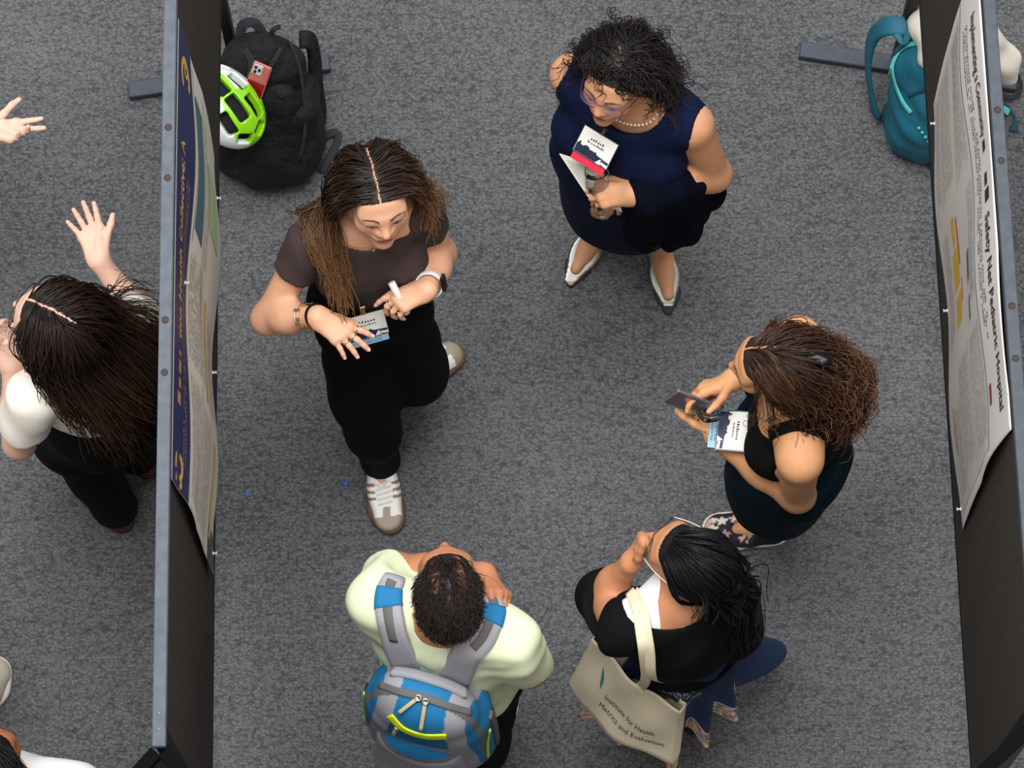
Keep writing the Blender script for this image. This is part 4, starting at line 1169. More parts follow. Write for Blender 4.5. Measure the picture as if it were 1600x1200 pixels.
    hair_obj('hair', root, [h1, h2], srgb(30, 20, 17), srgb(116, 80, 50), 2.0)
    # jewellery
    def band(i, fr, rads, t, m, nm, sqz=None):
        E, W = J['E'][i], J['W'][i]; c = W + (E - W) * fr
        v, F = ring_on(E, W, c, rads, t); return meshobj(nm, v, F, m, root)
    band(0, 0.02, 0.030, 0.0035, M_BLACKCLOTH, 'hair_tie')
    E, W = J['E'][0], J['W'][0]; ax = nrm(W - E); u = nrm(np.cross(ax, (0.3, 0.5, 0.8))); v2 = np.cross(ax, u)
    for k, (fr, m) in enumerate(((0.16, M_GOLD), (0.22, M_STEEL))):
        c = W + (E - W) * fr
        pts = [c + 0.0335 * (math.cos(a) * u + math.sin(a) * v2) + ax * 0.003 * math.sin(2 * a) for a in np.arange(18) * 2 * math.pi / 18]
        v, F = join(beads(pts[::2] if k == 0 else pts[1::3], 0.0048) + [tube(np.array(pts), 0.0013, 5, closed=True)]); meshobj('bracelet', v, F, m, root)
    E, W = J['E'][1], J['W'][1]; ax = nrm(W - E); c = W + (E - W) * 0.12
    side = nrm(np.cross(ax, (0, 0, 1))); side = side * np.sign(side[0]); nn = nrm(np.cross(side, ax)); nn = nn * np.sign(nn[2])
    wb = empty('wristwatch', c - parent_origin(root)); wb.parent = root
    ang = np.arange(28) * 2 * math.pi / 28
    pts = np.array([c + 0.0335 * (math.cos(a) * side + math.sin(a) * nn) for a in ang]); nr = np.array([math.cos(a) * side + math.sin(a) * nn for a in ang])
    v, F = ribbon(pts, nr, 0.020, 0.003, closed=True); meshobj('band', v, F, mat('white_rubber', srgb(232, 230, 226), 0.5), wb)
    fd = nrm(side * 0.94 + nn * 0.35); Rm = np.array((ax, np.cross(fd, ax), fd))
    v, F = box(c + fd * 0.038, (0.017, 0.020, 0.005), Rm, 0.003); meshobj('case', v, F, mat('watch_black', (0.006, 0.006, 0.007), 0.15, coat=0.6), wb, smooth=False)
    for i, f_ in ((0, 0), (0, 1), (0, 2), (1, 1)):
        ch = J['fj'][i][f_]; v, F = ring_on(ch[0], ch[1], ch[0] + (ch[1] - ch[0]) * 0.62, 0.0094, 0.0016); meshobj('ring', v, F, M_STEEL, root)
    # necklace with a small pendant, resting on the neckline
    nk = [J['N'] + T[1] * 0.012 + T[0] * math.sin(math.radians(a)) * 0.068 + T[1] * math.cos(math.radians(a)) * 0.075 + up * (0.008 - 0.028 * (math.cos(math.radians(a)) + 1) / 2) for a in np.linspace(-150, 150, 30)]
    nk = settle(S, nk, 0.003)
    v, F = tube(np.array(nk), 0.0012, 5); ne = meshobj('necklace', v, F, M_GOLD, root)
    v, F = join(beads([nk[15] + T[1] * 0.004 - up * 0.006], 0.006)); meshobj('pendant', v, F, M_STEEL, ne)
    for sx in (-1, 1):
        v, F = join(beads([lw(J, sx * 0.082, -0.002, -0.033)], 0.0028)); meshobj('earring', v, F, M_STEEL, root)
    # badge clipped at the waistband and the roll she holds
    Sx = C2
    c, n_ = hit(C2, 573, 491, 1.2, off=0.012)
    U = nrm(P(601, 484, c[2]) - P(547, 499, c[2])); Vv = nrm(np.array((0.04, 0.62, 0.75)))
    name_badge('white badge with pale blue ribbon hanging at the waist of the gesturing woman', c + np.array((0, -0.03, 0.0)), U, Vv, mat('ribbon_blue', srgb(150, 190, 214), 0.5), ('POSTER', 'PRESENTER'), mat('ribbon_ink', srgb(92, 120, 150), 0.6))
    j = J['fj'][1]; zt = j[0][1][2]
    top = P(611, 440, zt + 0.050); bot = P(636, 490, zt - 0.012)
    v, F = lathe([(1e-4, 0), (0.0085, 0), (0.0095, 0.001), (0.0095, 0.045), (0.0090, 0.046), (0.0090, 0.0475), (0.0095, 0.0485), (0.0095, 0.094), (0.0085, 0.095), (1e-4, 0.095)], bot, top - bot, 20)
    rt = tag(meshobj('marker_tube', v * 1.0, F, mat('white_plastic', srgb(232, 230, 228), 0.35)), 'short white tube held between the fingers of the gesturing woman', 'tube')
    return J, S
JA, SA = woman_presenter()
# ------------------------------------------------------------------ woman in the navy dress with the wine glass
M_NAVY = mat('navy_crepe', srgb(8, 20, 52), 0.85, spec=0.2, noise=(20, 0.12))
M_NAVYKNIT = mat('navy_knit', srgb(7, 10, 24), 0.95, spec=0.1, bump=(500, 0.3, 0.002))
def woman_navy():
    J = dict(hs=0.95, tw=1.05, td=1.1, am=1.16, lg=0.92, nk=1.05, jaw=1.05, bust=dict(r=0.078, f=0.065, dn=0.14, sep=0.09))
    J['S'] = [P(893, 118, 1.27), P(1082, 196, 1.27)]
    E0 = P(905, 188, 1.03); E1 = reach(J['S'][1], 1115, 272, 0.265, False)
    J['E'] = [E0, E1]; J['W'] = [P(950, 262, 1.00), reach(E1, 990, 303, 0.26, True)]
    J['N'] = P(992, 146, 1.335); J['H'] = P(966, 121, 1.468); J['HR'] = head_frame(-121, 11, 4)
    J['PV'] = P(978, 258, 0.88); J['HP'] = [P(938, 246, 0.84), P(1018, 278, 0.84)]
    J['A'] = [P(936, 352, 0.075), P(1033, 385, 0.075)]; J['T'] = [P(892, 437, 0.0), P(1043, 463, 0.0)]
    fw = np.array((-0.3, -1, 0))
    J['K'] = [leg_ik(J['HP'][i], J['A'][i], fw, 0.385, 0.385) for i in (0, 1)]
    d1 = P(930, 303, J['W'][1][2] - 0.01) - J['W'][1]
    J['hand'] = [dict(d=P(935, 300, 0.97) - J['W'][0], n=np.array((-0.6, -0.3, 0.5)), curls=[(30, 40, 25)] * 4, s=0.92),
                 dict(d=d1, n=np.array((0.1, -0.35, 1.0)), curls=[(16, 70, 55), (24, 74, 55), (32, 76, 55), (40, 76, 55)], spread=(4, 1, -2, -5), thumb=(30, 30, 10), s=0.96)]
    J['footz'] = 0.0
    limb_report(J, 'B')
    root = empty('person', (J['PV'][0], J['PV'][1], 0), 'woman in navy sleeveless dress, curly black hair and purple glasses', 'person', 'visitors at the poster session')
    S = body_solid(J); hairc = srgb(20, 16, 17)
    build_body(root, J, S, dict(skin=srgb(205, 150, 112), lips=srgb(176, 86, 78), hair=hairc, brow_c=srgb(48, 34, 30), part=None,
               thin=lambda x, y, z: 0.75 * np.exp(-(((x - 0.012) / 0.012) ** 2 + ((y + 0.035) / 0.03) ** 2)) * (z > 0.08)), skin_mat('skin_tan'))
    T, Q = torso_axes(J); up = T[2]
    C = Solid(0.03)
    C.add(torso_prims(J, 0.018, w=1.12, dp=1.15), 0.06); C.add(bust_prims(J, 0.014, **J['bust']), 0.06)
    C.add([cone(J['N'] - up * 0.03, J['S'][0] - T[0] * 0.015 + up * 0.008, 0.062, 0.056), cone(J['N'] - up * 0.03, J['S'][1] + T[0] * 0.015 + up * 0.008, 0.062, 0.056)], 0.03)
    hem = (J['K'][0] + J['K'][1]) / 2
    C.add([econe(J['PV'] - up * 0.02, hem + np.array((-0.01, 0.05, -0.09)), 0.185, 0.165, Q, (1.02, 0.72, 1)), ell(J['PV'] - T[1] * 0.04, (0.20, 0.13, 0.16), Q), ell(J['PV'] + up * 0.16 + T[1] * 0.02 + T[0] * 0.02, (0.18, 0.115, 0.17), T)], 0.07)
    C.disp = wrinkles(0.004, 5, 5, (1, 1, 0.5))
    nk = J['N']
    C.cut(econe(nk + T[1] * 0.02 - up * 0.01, nk + up * 0.14 + T[1] * 0.05, 0.082, 0.10, T, (1.05, 1, 1)), 0.006)
    C.cut(econe(nk + T[1] * 0.095 + up * 0.02, nk + T[1] * 0.135 - up * 0.055, 0.024, 0.004, T, (0.7, 1, 1)), 0.004)
    for i, sg in ((0, 1), (1, -1)):
        C.cut(econe(J['S'][i] + T[0] * sg * 0.052 - up * 0.16, J['S'][i] + T[0] * sg * 0.046 + up * 0.14, 0.056, 0.050, T, (0.75, 1.35, 1)), 0.008)
    C.keep(half(hem + np.array((0, 0, -0.11)), (0, 0, -1)), 0.006)
    lo, hi = bounds([*J['S'], *J['HP'], hem], 0.26); hi[2] = J['N'][2] + 0.05
    cloth('dress', root, C, lo, hi, 0.0085, M_NAVY)
    for i in (0, 1):
        o = empty('ballet_flat', J['A'][i] * np.array((1, 1, 0)) - parent_origin(root)); o.parent = root
        shoe(o, J, i, mat('silver_leather', srgb(128, 124, 116), 0.34, 0.9, noise=(30, 0.1)), mat('flat_sole', srgb(40, 34, 30), 0.7), L=0.258, sole_h=0.012, width=0.90, high=0.78, low_cut=True, point=0.45, top_cut=0.052, sole_g=-0.007)
    Sh = Solid(0.02)
    for g in head_groups(J): Sh.add(*g)
    Sh.groups += C.groups[:3]
    hl = lambda y: np.interp(y, [-0.115, -0.05, -0.01, 0.03, 0.052, 0.078], [-0.085, -0.065, -0.03, 0.0, 0.040, 0.058])
    rk = lambda x, y, z: (np.random.default_rng(2).uniform(size=len(x)) > 0.85 * np.exp(-(((x - 0.012) / 0.012) ** 2 + ((y + 0.035) / 0.03) ** 2)) * (z > 0.08))
    h1 = grow_hair(J, Sh, 540, 0.17, 31, lift=(0.002, 0.015), flow=(0.55, 0.55, 0.0), grav=0.7, sxj=0.03, stiff=0.5, hl=hl, rad=(0.0018, 0.0009), kids=3, spread=0.006, curl=(0.008, 2.6, 0.3), npts=16, step=0.014, root_ok=rk, along=lambda x, y, z: np.where(y > 0.035, 0.42, np.where(y > 0.0, 0.8, 1.0)))
    h2 = grow_hair(J, Sh, 260, 0.23, 32, lift=(0.006, 0.03), flow=(0.6, 0.5, 0.0), grav=0.8, sxj=0.03, stiff=0.5, hl=hl, rad=(0.0016, 0.0008), kids=3, spread=0.007, curl=(0.011, 2.6, 0.3), npts=17, step=0.016, root_ok=lambda x, y, z: y < 0.03)
    hair_obj('hair', root, [h1, h2], srgb(22, 18, 18), srgb(40, 33, 31), 1.2)
    glasses(root, J, mat('purple_frame', srgb(112, 56, 122), 0.3), mat('clear_lens', (1, 1, 1), 0.02, alpha=0.10), r=0.0013, temple_m=mat('plum_temple', srgb(84, 24, 60), 0.35))
    pts = settle(S, [J['N'] + up * 0.02 + T[1] * 0.008 + T[0] * math.sin(math.radians(a)) * 0.066 + T[1] * math.cos(math.radians(a)) * 0.072 - up * 0.020 * (math.cos(math.radians(a)) + 1) for a in np.arange(-165, 166, 8.5)], 0.0035)
    v, F = join(beads(pts, 0.0046)); o = meshobj('pearl_necklace', v, F, mat('pearl', srgb(240, 226, 200), 0.25, coat=0.4), root); o['kind'] = 'stuff'
    ch = J['fj'][1][1]; v, F = ring_on(ch[0], ch[1], ch[0] + (ch[1] - ch[0]) * 0.55, 0.0098, 0.002); rg = meshobj('ring', v, F, M_STEEL, root)
    bp = ch[0] + (ch[1] - ch[0]) * 0.55; nn = nrm(np.cross(ch[1] - ch[0], np.cross((0, -0.4, 1.0), ch[1] - ch[0])))
    v, F = join(beads([bp + nn * 0.013], 0.006)); meshobj('stone', v, F, mat('black_stone', (0.01, 0.01, 0.012), 0.1), rg)
    # badge on a chain, resting on the chest
    c, n_ = hit(C, 931, 230, 1.4, off=0.014)
    U = nrm(P(962, 227, c[2]) - P(913, 196, c[2])); U = nrm(U + np.array((0, 0, 0.05)))
    n2 = nrm(np.array((-0.25, -0.55, 0.80))); Vv = nrm(np.cross(n2, U))
    c = P(931, 230, c[2] + 0.02)
    ck = c + Vv * 0.055
    lan = [ck, ck + Vv * 0.05 + T[2] * 0.01, lw(J, 0.02, 0.06, -0.125), lw(J, 0.06, 0.0, -0.13)]
    rb = name_badge('white badge with red ribbon on the chest of the woman in navy', c, U, Vv, mat('ribbon_red', srgb(214, 44, 70), 0.5), None, None, lanyard=(lan, 0.0016, mat('dark_chain', srgb(60, 58, 56), 0.4, 0.6)), lines=((6, 0.011), (9, 0.009)), clip=mat('badge_clip_dark', srgb(96, 74, 62), 0.4, 0.7))
    # gold strokes of the ribbon's lettering
    # booklet held behind the glass
    zs = [hit(C, x, y, 1.4, off=0.02)[0][2] for x, y in ((878, 246), (925, 280), (945, 300))]
    z = max(zs) + 0.002
    A_, B_, D_ = P(874, 241, z + 0.02), P(947, 266, z - 0.005), P(918, 307, z - 0.05)
    book = empty('program_booklet', (A_ + D_) / 2, 'open white program booklet held below the red ribbon badge', 'booklet')
    U = B_ - A_; W_ = D_ - A_; Nn = nrm(np.cross(U, W_)); Nn = Nn * np.sign(Nn[2])
    mp = mat('booklet_paper', srgb(226, 222, 212), 0.7)
    for k, (o0, cv) in enumerate(((0.0, 0.004), (-0.006, -0.002))):
        us = np.linspace(0, 1, 7); vs = np.linspace(0, 1.0 + 0.05 * k, 5)
        top = np.array([A_ + U * u * (1 + 0.04 * k) + W_ * v + Nn * (o0 + cv * math.sin(u * 3.14) * 2) + (P(962, 328, z - 0.05) - P(990, 332, z - 0.05)) * u * v * (1.0 - 0.2 * k) for v in vs for u in us])
        m_ = len(top); V = np.concatenate([top, top - Nn * 0.0016]); F = []
        for j in range(4):
            for i in range(6):
                a = j * 7 + i; F += [(a, a + 1, a + 8, a + 7), (m_ + a, m_ + a + 7, m_ + a + 8, m_ + a + 1)]
        bd = [i for i in range(7)] + [7 * j + 6 for j in range(1, 5)] + [28 + i for i in range(5, -1, -1)] + [7 * j for j in range(3, 0, -1)]
        F += [(bd[i], bd[(i + 1) % len(bd)], m_ + bd[(i + 1) % len(bd)], m_ + bd[i]) for i in range(len(bd))]
        meshobj('page', V, F, mp, book, smooth=False)
    ls = []
    for j in range(16):
        v0 = 0.08 + j * 0.055
        q = lambda u, v, o: A_ + U * u + W_ * v + Nn * (0.004 * math.sin(u * 3.14) * 2 + 0.0006) + (P(962, 328, z - 0.05) - P(990, 332, z - 0.05)) * u * v
        ls.append((np.array([q(u, v0 + dv, 0) for u in (0.1, 0.35, 0.6, 0.85 if j % 4 else 0.6) for dv in (0, 0.016)]), [(0, 1, 3, 2), (2, 3, 5, 4), (4, 5, 7, 6)]))
    v, F = join(ls); o = meshobj('printed_lines', v, F, mat('grey_print', srgb(150, 146, 140), 0.7), book, smooth=False); o['kind'] = 'stuff'
    # wine glass gripped around the bowl, foot showing below the fist
    fz = (J['fj'][1][1][1] + J['fj'][1][1][3]) / 2
    top = P(930, 262, fz[2] + 0.085); bot = P(941, 330, fz[2] - 0.075)
    ax = nrm(top - bot); Lg = np.linalg.norm(top - bot); k = Lg / 0.19
    prof = [(0.0315, 0), (0.032, 0.002), (0.020, 0.006), (0.006, 0.011), (0.004, 0.02), (0.004, 0.075), (0.008, 0.085), (0.024, 0.10), (0.033, 0.122), (0.034, 0.14), (0.030, 0.168), (0.0275, 0.188), (0.0262, 0.188), (0.0287, 0.168), (0.0327, 0.14), (0.0318, 0.122), (0.022, 0.102), (1e-4, 0.094)]
    v, F = lathe([(r, h_ * k) for r, h_ in prof], bot, ax, 32)
    glass = mat('drinking_glass', (0.96, 0.98, 1.0), 0.02, trans=1.0, ior=1.45)
    v2, F2 = lathe([(1e-4, 0), (0.0315, 0)], bot, ax, 32)
    v, F = join([(v, F), (v2, F2)])
    tag(meshobj('wine_glass', v, F, glass), 'empty stemmed wine glass held in the fist of the woman in navy', 'glass')
    # cardigan draped over the forearm
    E, W = J['E'][1], J['W'][1]; K = Solid(0.03); a = E + (W - E) * 0.86; b = E + (W - E) * 0.30
    dn = lambda x, y, zz: P(x, y, zz)
    K.add([cone(a, b, 0.046, 0.050), cone(a + np.array((0.01, 0, -0.02)), dn(1012, 352, 0.80), 0.05, 0.055), cone((a + b) / 2, dn(1052, 344, 0.74), 0.055, 0.055), cone(b, dn(1085, 330, 0.80), 0.045, 0.045),
           cone(dn(1012, 352, 0.80), dn(1008, 384, 0.62), 0.050, 0.028), cone(b + np.array((0, 0, -0.02)), dn(1104, 310, 0.88), 0.03, 0.024), cone(dn(1104, 310, 0.88), dn(1122, 297, 0.90), 0.024, 0.014), cone(dn(1070, 350, 0.72), dn(1046, 378, 0.60), 0.05, 0.018)], 0.035)
    K.disp = wrinkles(0.011, 9, 8, (1, 0.4, 0.25))
    lo, hi = bounds([a, b, dn(1012, 352, 0.5), dn(1130, 330, 0.6)], 0.14)
    tag(cloth('cardigan', None, K, lo, hi, 0.006, M_NAVYKNIT), 'dark navy cardigan draped over the forearm of the woman with glasses', 'cardigan')
    return J, S
JB, SB = woman_navy()
# ------------------------------------------------------------------ woman with long brown curls looking at her phone
M_TEALSKIRT = mat('dark_teal_jersey', srgb(14, 32, 42), 0.9, spec=0.15, noise=(30, 0.1))
def woman_curls():
    J = dict(hs=1.0, am=1.12, bust=dict(r=0.07, f=0.06, dn=0.14, sep=0.085))
    J['S'] = [P(1248, 528, 1.30), P(1250, 722, 1.30)]
    E0 = reach(J['S'][0], 1214, 552, 0.27, False); E1 = reach(J['S'][1], 1246, 773, 0.26, False)
    J['E'] = [E0, E1]; J['W'] = [reach(E0, 1148, 592, 0.225, True), reach(E1, 1118, 682, 0.245, True)]
    J['N'] = P(1238, 618, 1.365); J['H'] = P(1214, 572, 1.475); J['HR'] = head_frame(172, -6, 0)
    J['PV'] = P(1226, 705, 0.87); J['HP'] = [P(1224, 668, 0.84), P(1224, 738, 0.84)]
    J['A'] = [P(1246, 745, 0.075), P(1208, 822, 0.075)]; J['T'] = [P(1185, 742, 0.0), P(1126, 832, 0.0)]
    fw = np.array((-1, 0.1, 0))
    J['K'] = [leg_ik(J['HP'][i], J['A'][i], fw, 0.39, 0.39) for i in (0, 1)]
    J['hand'] = [dict(d=P(1086, 612, J['W'][0][2] - 0.02) - J['W'][0], n=np.array((0.0, 0.75, 0.65)), curls=[(10, 26, 20), (22, 34, 24), (30, 40, 25), (34, 42, 25)], spread=(8, 2, -3, -8), thumb=(62, 10, 18), s=0.95),
                 dict(d=P(1092, 640, J['W'][1][2] + 0.005) - J['W'][1], n=np.array((-0.5, -0.5, -0.7)), curls=[(30, 40, 25), (34, 44, 25), (38, 46, 25), (40, 46, 25)], spread=(6, 2, -3, -8), thumb=(40, -10, 12), s=0.93)]
    limb_report(J, 'C')
    root = empty('person', (J['PV'][0], J['PV'][1], 0), 'woman in black tank top with long brown curls, looking at her phone', 'person', 'visitors at the poster session')
    S = body_solid(J); part = (0.016, -0.02, 0.09, 0.0014, 0.0)
    build_body(root, J, S, dict(skin=srgb(214, 156, 112), lips=srgb(172, 92, 80), hair=srgb(42, 28, 22), brow_c=srgb(52, 36, 28), part=part), skin_mat('skin_golden'))
    T, Q = torso_axes(J); up = T[2]; wz = J['PV'] + up * 0.06
    C = Solid(0.02); C.add(torso_prims(J, 0.008), 0.05); C.add(bust_prims(J, 0.010, **J['bust']), 0.05)
    for i, sg in ((0, 1), (1, -1)):
        C.cut(econe(J['S'][i] + T[0] * sg * 0.035 - up * 0.10, J['S'][i] + T[0] * sg * 0.030 + up * 0.14, 0.070, 0.075, T, (0.85, 1.2, 1)), 0.006)
    C.cut(econe(J['N'] + T[1] * 0.045 - up * 0.06, J['N'] + up * 0.12 + T[1] * 0.05, 0.10, 0.115, T, (0.95, 1.1, 1)), 0.006)
    C.cut(econe(J['N'] - T[1] * 0.06 - up * 0.08, J['N'] + up * 0.10 - T[1] * 0.05, 0.065, 0.09, T, (1, 1.2, 1)), 0.006)
    C.disp = wrinkles(0.003, 8, 15)
    C.keep(half(wz, -up), 0.004)
    lo, hi = bounds([*J['S'], J['PV']], 0.2)
    tank = cloth('tank_top', root, C, lo, hi, 0.0062, M_BLACKCLOTH)
    for i, sg in ((0, 1), (1, -1)):                              # straps over the shoulders
        base = J['S'][i] - T[0] * sg * 0.055
        pts = settle(S, [base + T[1] * a * 0.115 + up * (0.11 - 0.10 * a * a) for a in np.linspace(-1, 1, 13)], 0.003, 6); nr = grad(S, pts)
        v, F = ribbon(pts, nr, 0.030, 0.004); meshobj('shoulder_strap', v, F, M_BLACKCLOTH, tank)
    B = Solid(0.03); hem = np.array((J['PV'][0], J['PV'][1], 0.56))
    B.add(torso_prims(J, 0.012)[1:3] + [econe(J['PV'], hem, 0.172, 0.165, Q, (1, 0.86, 1)), ell(J['PV'] - T[1] * 0.045, (0.16, 0.12, 0.14), Q)], 0.05)
    B.disp = wrinkles(0.004, 5, 17, (1, 1, 0.4))
    B.keep(half(wz + up * 0.012, up), 0.004); B.keep(half(hem, (0, 0, -1)), 0.004)
    lo, hi = bounds([wz, hem], 0.27)
    cloth('skirt', root, B, lo, hi, 0.0075, M_TEALSKIRT)
    fl_r = np.random.default_rng(5); cen = fl_r.uniform((-0.05, 0.0), (0.05, 0.21), size=(34, 2)); kc = fl_r.integers(0, 4, 34)
    pal = [np.array(srgb(*c)) for c in ((206, 160, 170), (212, 204, 188), (186, 128, 148), (150, 146, 126))]
    def floral(l, sx):
        x, y, z = l.T; c = np.tile(np.array(srgb(38, 34, 42)), (len(l), 1))
        xx = x * 1.3 + np.sign(x) * np.maximum(0, 0.05 - z) * 0.8
        for (a, b), k in zip(cen, kc):
            dx, dy = xx - a, y - b; r = np.sqrt(dx * dx + dy * dy); th = np.arctan2(dy, dx)
            m = r < (0.0115 + 0.0035 * np.cos(5 * th)) * (1.2 if k < 3 else 0.8); c[m] = pal[k]
            c[r < 0.0028] = np.array(srgb(232, 214, 150))
        c[(y < 0.055) & (np.abs(x) > 0.012)] = np.array(srgb(16, 16, 20))
        return c
    for i in (0, 1):
        o = empty('slip_on_shoe', J['A'][i] * np.array((1, 1, 0)) - parent_origin(root)); o.parent = root
        shoe(o, J, i, mat('floral_canvas', vcol=True, rough=0.9), mat('cream_rubber', srgb(206, 200, 186), 0.7), L=0.25, width=1.08, high=0.95, low_cut=True, up_col=floral, top_cut=0.072)
    Sh = Solid(0.02)
    for g in head_groups(J): Sh.add(*g)
    Sh.groups += C.groups[:2]; Sh.add([cone(J['N'], J['S'][0], 0.05, 0.05), cone(J['N'], J['S'][1], 0.05, 0.05)], 0.03); Sh.add(arm_prims(J, 1, 0.004) + arm_prims(J, 0, 0.004), 0.03)
    back = -T[1]
    def aim(p, t):
        l = (p - J['H']) @ J['HR'].T
        lat = (p - (J['S'][0] + J['S'][1]) / 2) @ T[0] + 0.02
        low = np.clip((0.03 - l[:, 2]) * 20, 0, 1)
        a = (0.65 * np.clip((0.02 - l[:, 1]) * 20, -1, 1) * (t < 0.6) - 6.0 * np.maximum(-l[:, 1] - 0.14, 0))[:, None] * back
        a = a - (np.sign(lat) * np.maximum(np.abs(lat) - 0.085, 0) * 22 * low)[:, None] * T[0]
        return a
    h1 = grow_hair(J, Sh, 560, 0.37, 41, part=part, lift=(0.002, 0.018), flow=(0.18, 1.2, 0.0), grav=1.0, aim=aim, rad=(0.0019, 0.0010), kids=2, spread=0.009, curl=(0.016, 4.6, 0.8), npts=23, lvar=0.4, root_ok=lambda x, y, z: (y < 0.035))
    h2 = grow_hair(J, Sh, 46, 0.24, 42, part=part, lift=(0.002, 0.012), flow=(0.9, 0.35, 0.0), rad=(0.0014, 0.0007), kids=2, spread=0.006, curl=(0.011, 2.6, 1.0), npts=20, lvar=0.4, root_ok=lambda x, y, z: (y > 0.0) & (z < 0.075) & (np.abs(x) > 0.045))
    h3 = grow_hair(J, Sh, 420, 0.15, 43, part=part, lift=(0.001, 0.006), flow=(0.28, 1.1, -0.1), grav=0.6, rad=(0.0023, 0.0013), kids=2, spread=0.0025, npts=9, step=0.016, root_ok=lambda x, y, z: z > 0.02)
    hair_obj('hair', root, [h1, h2, h3], srgb(36, 26, 22), srgb(100, 64, 42), 1.3)
    # claw clip holding the half-up hair
    cc = P(1276, 556, 0); cl = P(1274, 556, J['H'][2] + 0.098)
    d = nrm(P(1262, 552, 1.5) - P(1285, 562, 1.5)); Rm = frame3(d, (0.2, 0, 1))
    jw = Solid(0.006); jw.add([econe(cl - Rm[1] * 0.026, cl + Rm[1] * 0.026, 0.017, 0.017, Rm, (1.0, 1, 0.75))], 0)
    for k in range(-2, 3): jw.add([cone(cl + Rm[1] * 0.011 * k + Rm[2] * 0.005 - Rm[0] * 0.014, cl + Rm[1] * 0.011 * k - Rm[0] * 0.026 - Rm[2] * 0.02, 0.0035, 0.002), cone(cl + Rm[1] * 0.011 * k + Rm[2] * 0.005 + Rm[0] * 0.014, cl + Rm[1] * 0.011 * k + Rm[0] * 0.026 - Rm[2] * 0.02, 0.0035, 0.002)], 0.003)
    lo, hi = bounds([cl], 0.05); cloth('claw_clip', root, jw, lo, hi, 0.002, mat('black_acetate', (0.003, 0.003, 0.004), 0.3, spec=0.25))
    # badge with blue ribbon, clip and neck cord
    zb = J['W'][1][2] + 0.055
    c = P(1144, 673, zb); U = nrm(P(1156, 704, zb) - P(1163, 643, zb)); n2 = nrm(np.array((-0.18, -0.12, 1.0))); Vv = nrm(np.cross(n2, U))
    ck = c + Vv * 0.06
    bd = name_badge('white badge with pale blue ribbon beside the phone of the curly haired woman', c, U, Vv, mat('ribbon_blue', srgb(150, 190, 214), 0.5), ('POSTER', 'PRESENTER'), mat('ribbon_ink', srgb(92, 120, 150), 0.6), lines=((8, 0.010), (9, 0.007)),
                    lanyard=([ck + np.array((0.002, 0, 0)), ck + np.array((0.03, 0.01, 0.0)), P(1205, 655, 1.27), P(1222, 640, 1.37)], 0.003, M_BLACKCLOTH))
    # phone in the right hand, edge on
    j = J['fj'][0]; zt = J['W'][0][2] - 0.01
    a, b = P(1057, 617, zt + 0.03), P(1120, 640, zt - 0.035)
    ax = nrm(b - a); nn = nrm(np.array((0.32, -0.9, -0.02))); nn = nrm(nn - nn.dot(ax) * ax); Rm = np.array((ax, np.cross(nn, ax), nn))
    ph = empty('smartphone', (a + b) / 2, 'silver smartphone held flat by the curly haired woman', 'phone')
    v, F = box((a + b) / 2 - Rm[1] * 0.012, (0.072, 0.034, 0.0042), Rm, 0.0025); bo = meshobj('body', v, F, mat('phone_silver', srgb(176, 172, 178), 0.3, 0.8), ph, smooth=False)
    v, F = box((a + b) / 2 - Rm[1] * 0.012 - nn * 0.0045, (0.069, 0.031, 0.0004), Rm, 0.0); meshobj('screen', v, F, mat('screen_dark', (0.006, 0.006, 0.008), 0.08, coat=0.5), ph, smooth=False)
    # dark folded sunglasses dangling under the phone
    zs = zt - 0.035
    sg = empty('sunglasses', P(1092, 645, zs), 'folded dark sunglasses held under the silver phone', 'sunglasses')
    mg = mat('black_gloss', (0.006, 0.006, 0.007), 0.12, coat=0.7)
    v, F = ribbon(catmull([P(1086, 630, zs + 0.02), P(1092, 646, zs + 0.01), P(1101, 657, zs), P(1113, 657, zs + 0.01), P(1124, 654, zs + 0.02)], 5), np.tile((0, -0.3, 1.0), (21, 1)), 0.010, 0.004); meshobj('temple_arm', v, F, mg, sg)
    v, F = ribbon(catmull([P(1079, 628, zs + 0.015), P(1075, 635, zs + 0.01), P(1071, 642, zs)], 5), np.tile((0.6, 0.3, 0.7), (11, 1)), 0.014, 0.004); meshobj('temple_arm', v, F, mg, sg)
    for k, (x, y) in enumerate(((1094, 636), (1108, 643))):
        ce = P(x, y, zs - 0.004); ar = np.arange(18) * 2 * math.pi / 18
        pts = np.array([ce + ax * 0.024 * math.cos(t) + Rm[1] * 0.019 * math.sin(t) for t in ar])
        v, F = tube(pts, 0.0025, 6, closed=True); r_ = meshobj('rim', v, F, mg, sg)
        v = np.concatenate([pts, ce[None] + nn * 0.003]); meshobj('lens', v, [(i, (i + 1) % 18, 18) for i in range(18)], mat('brown_lens', srgb(70, 30, 20), 0.05, coat=0.3), r_)
    return J, S
JC, SC_ = woman_curls()
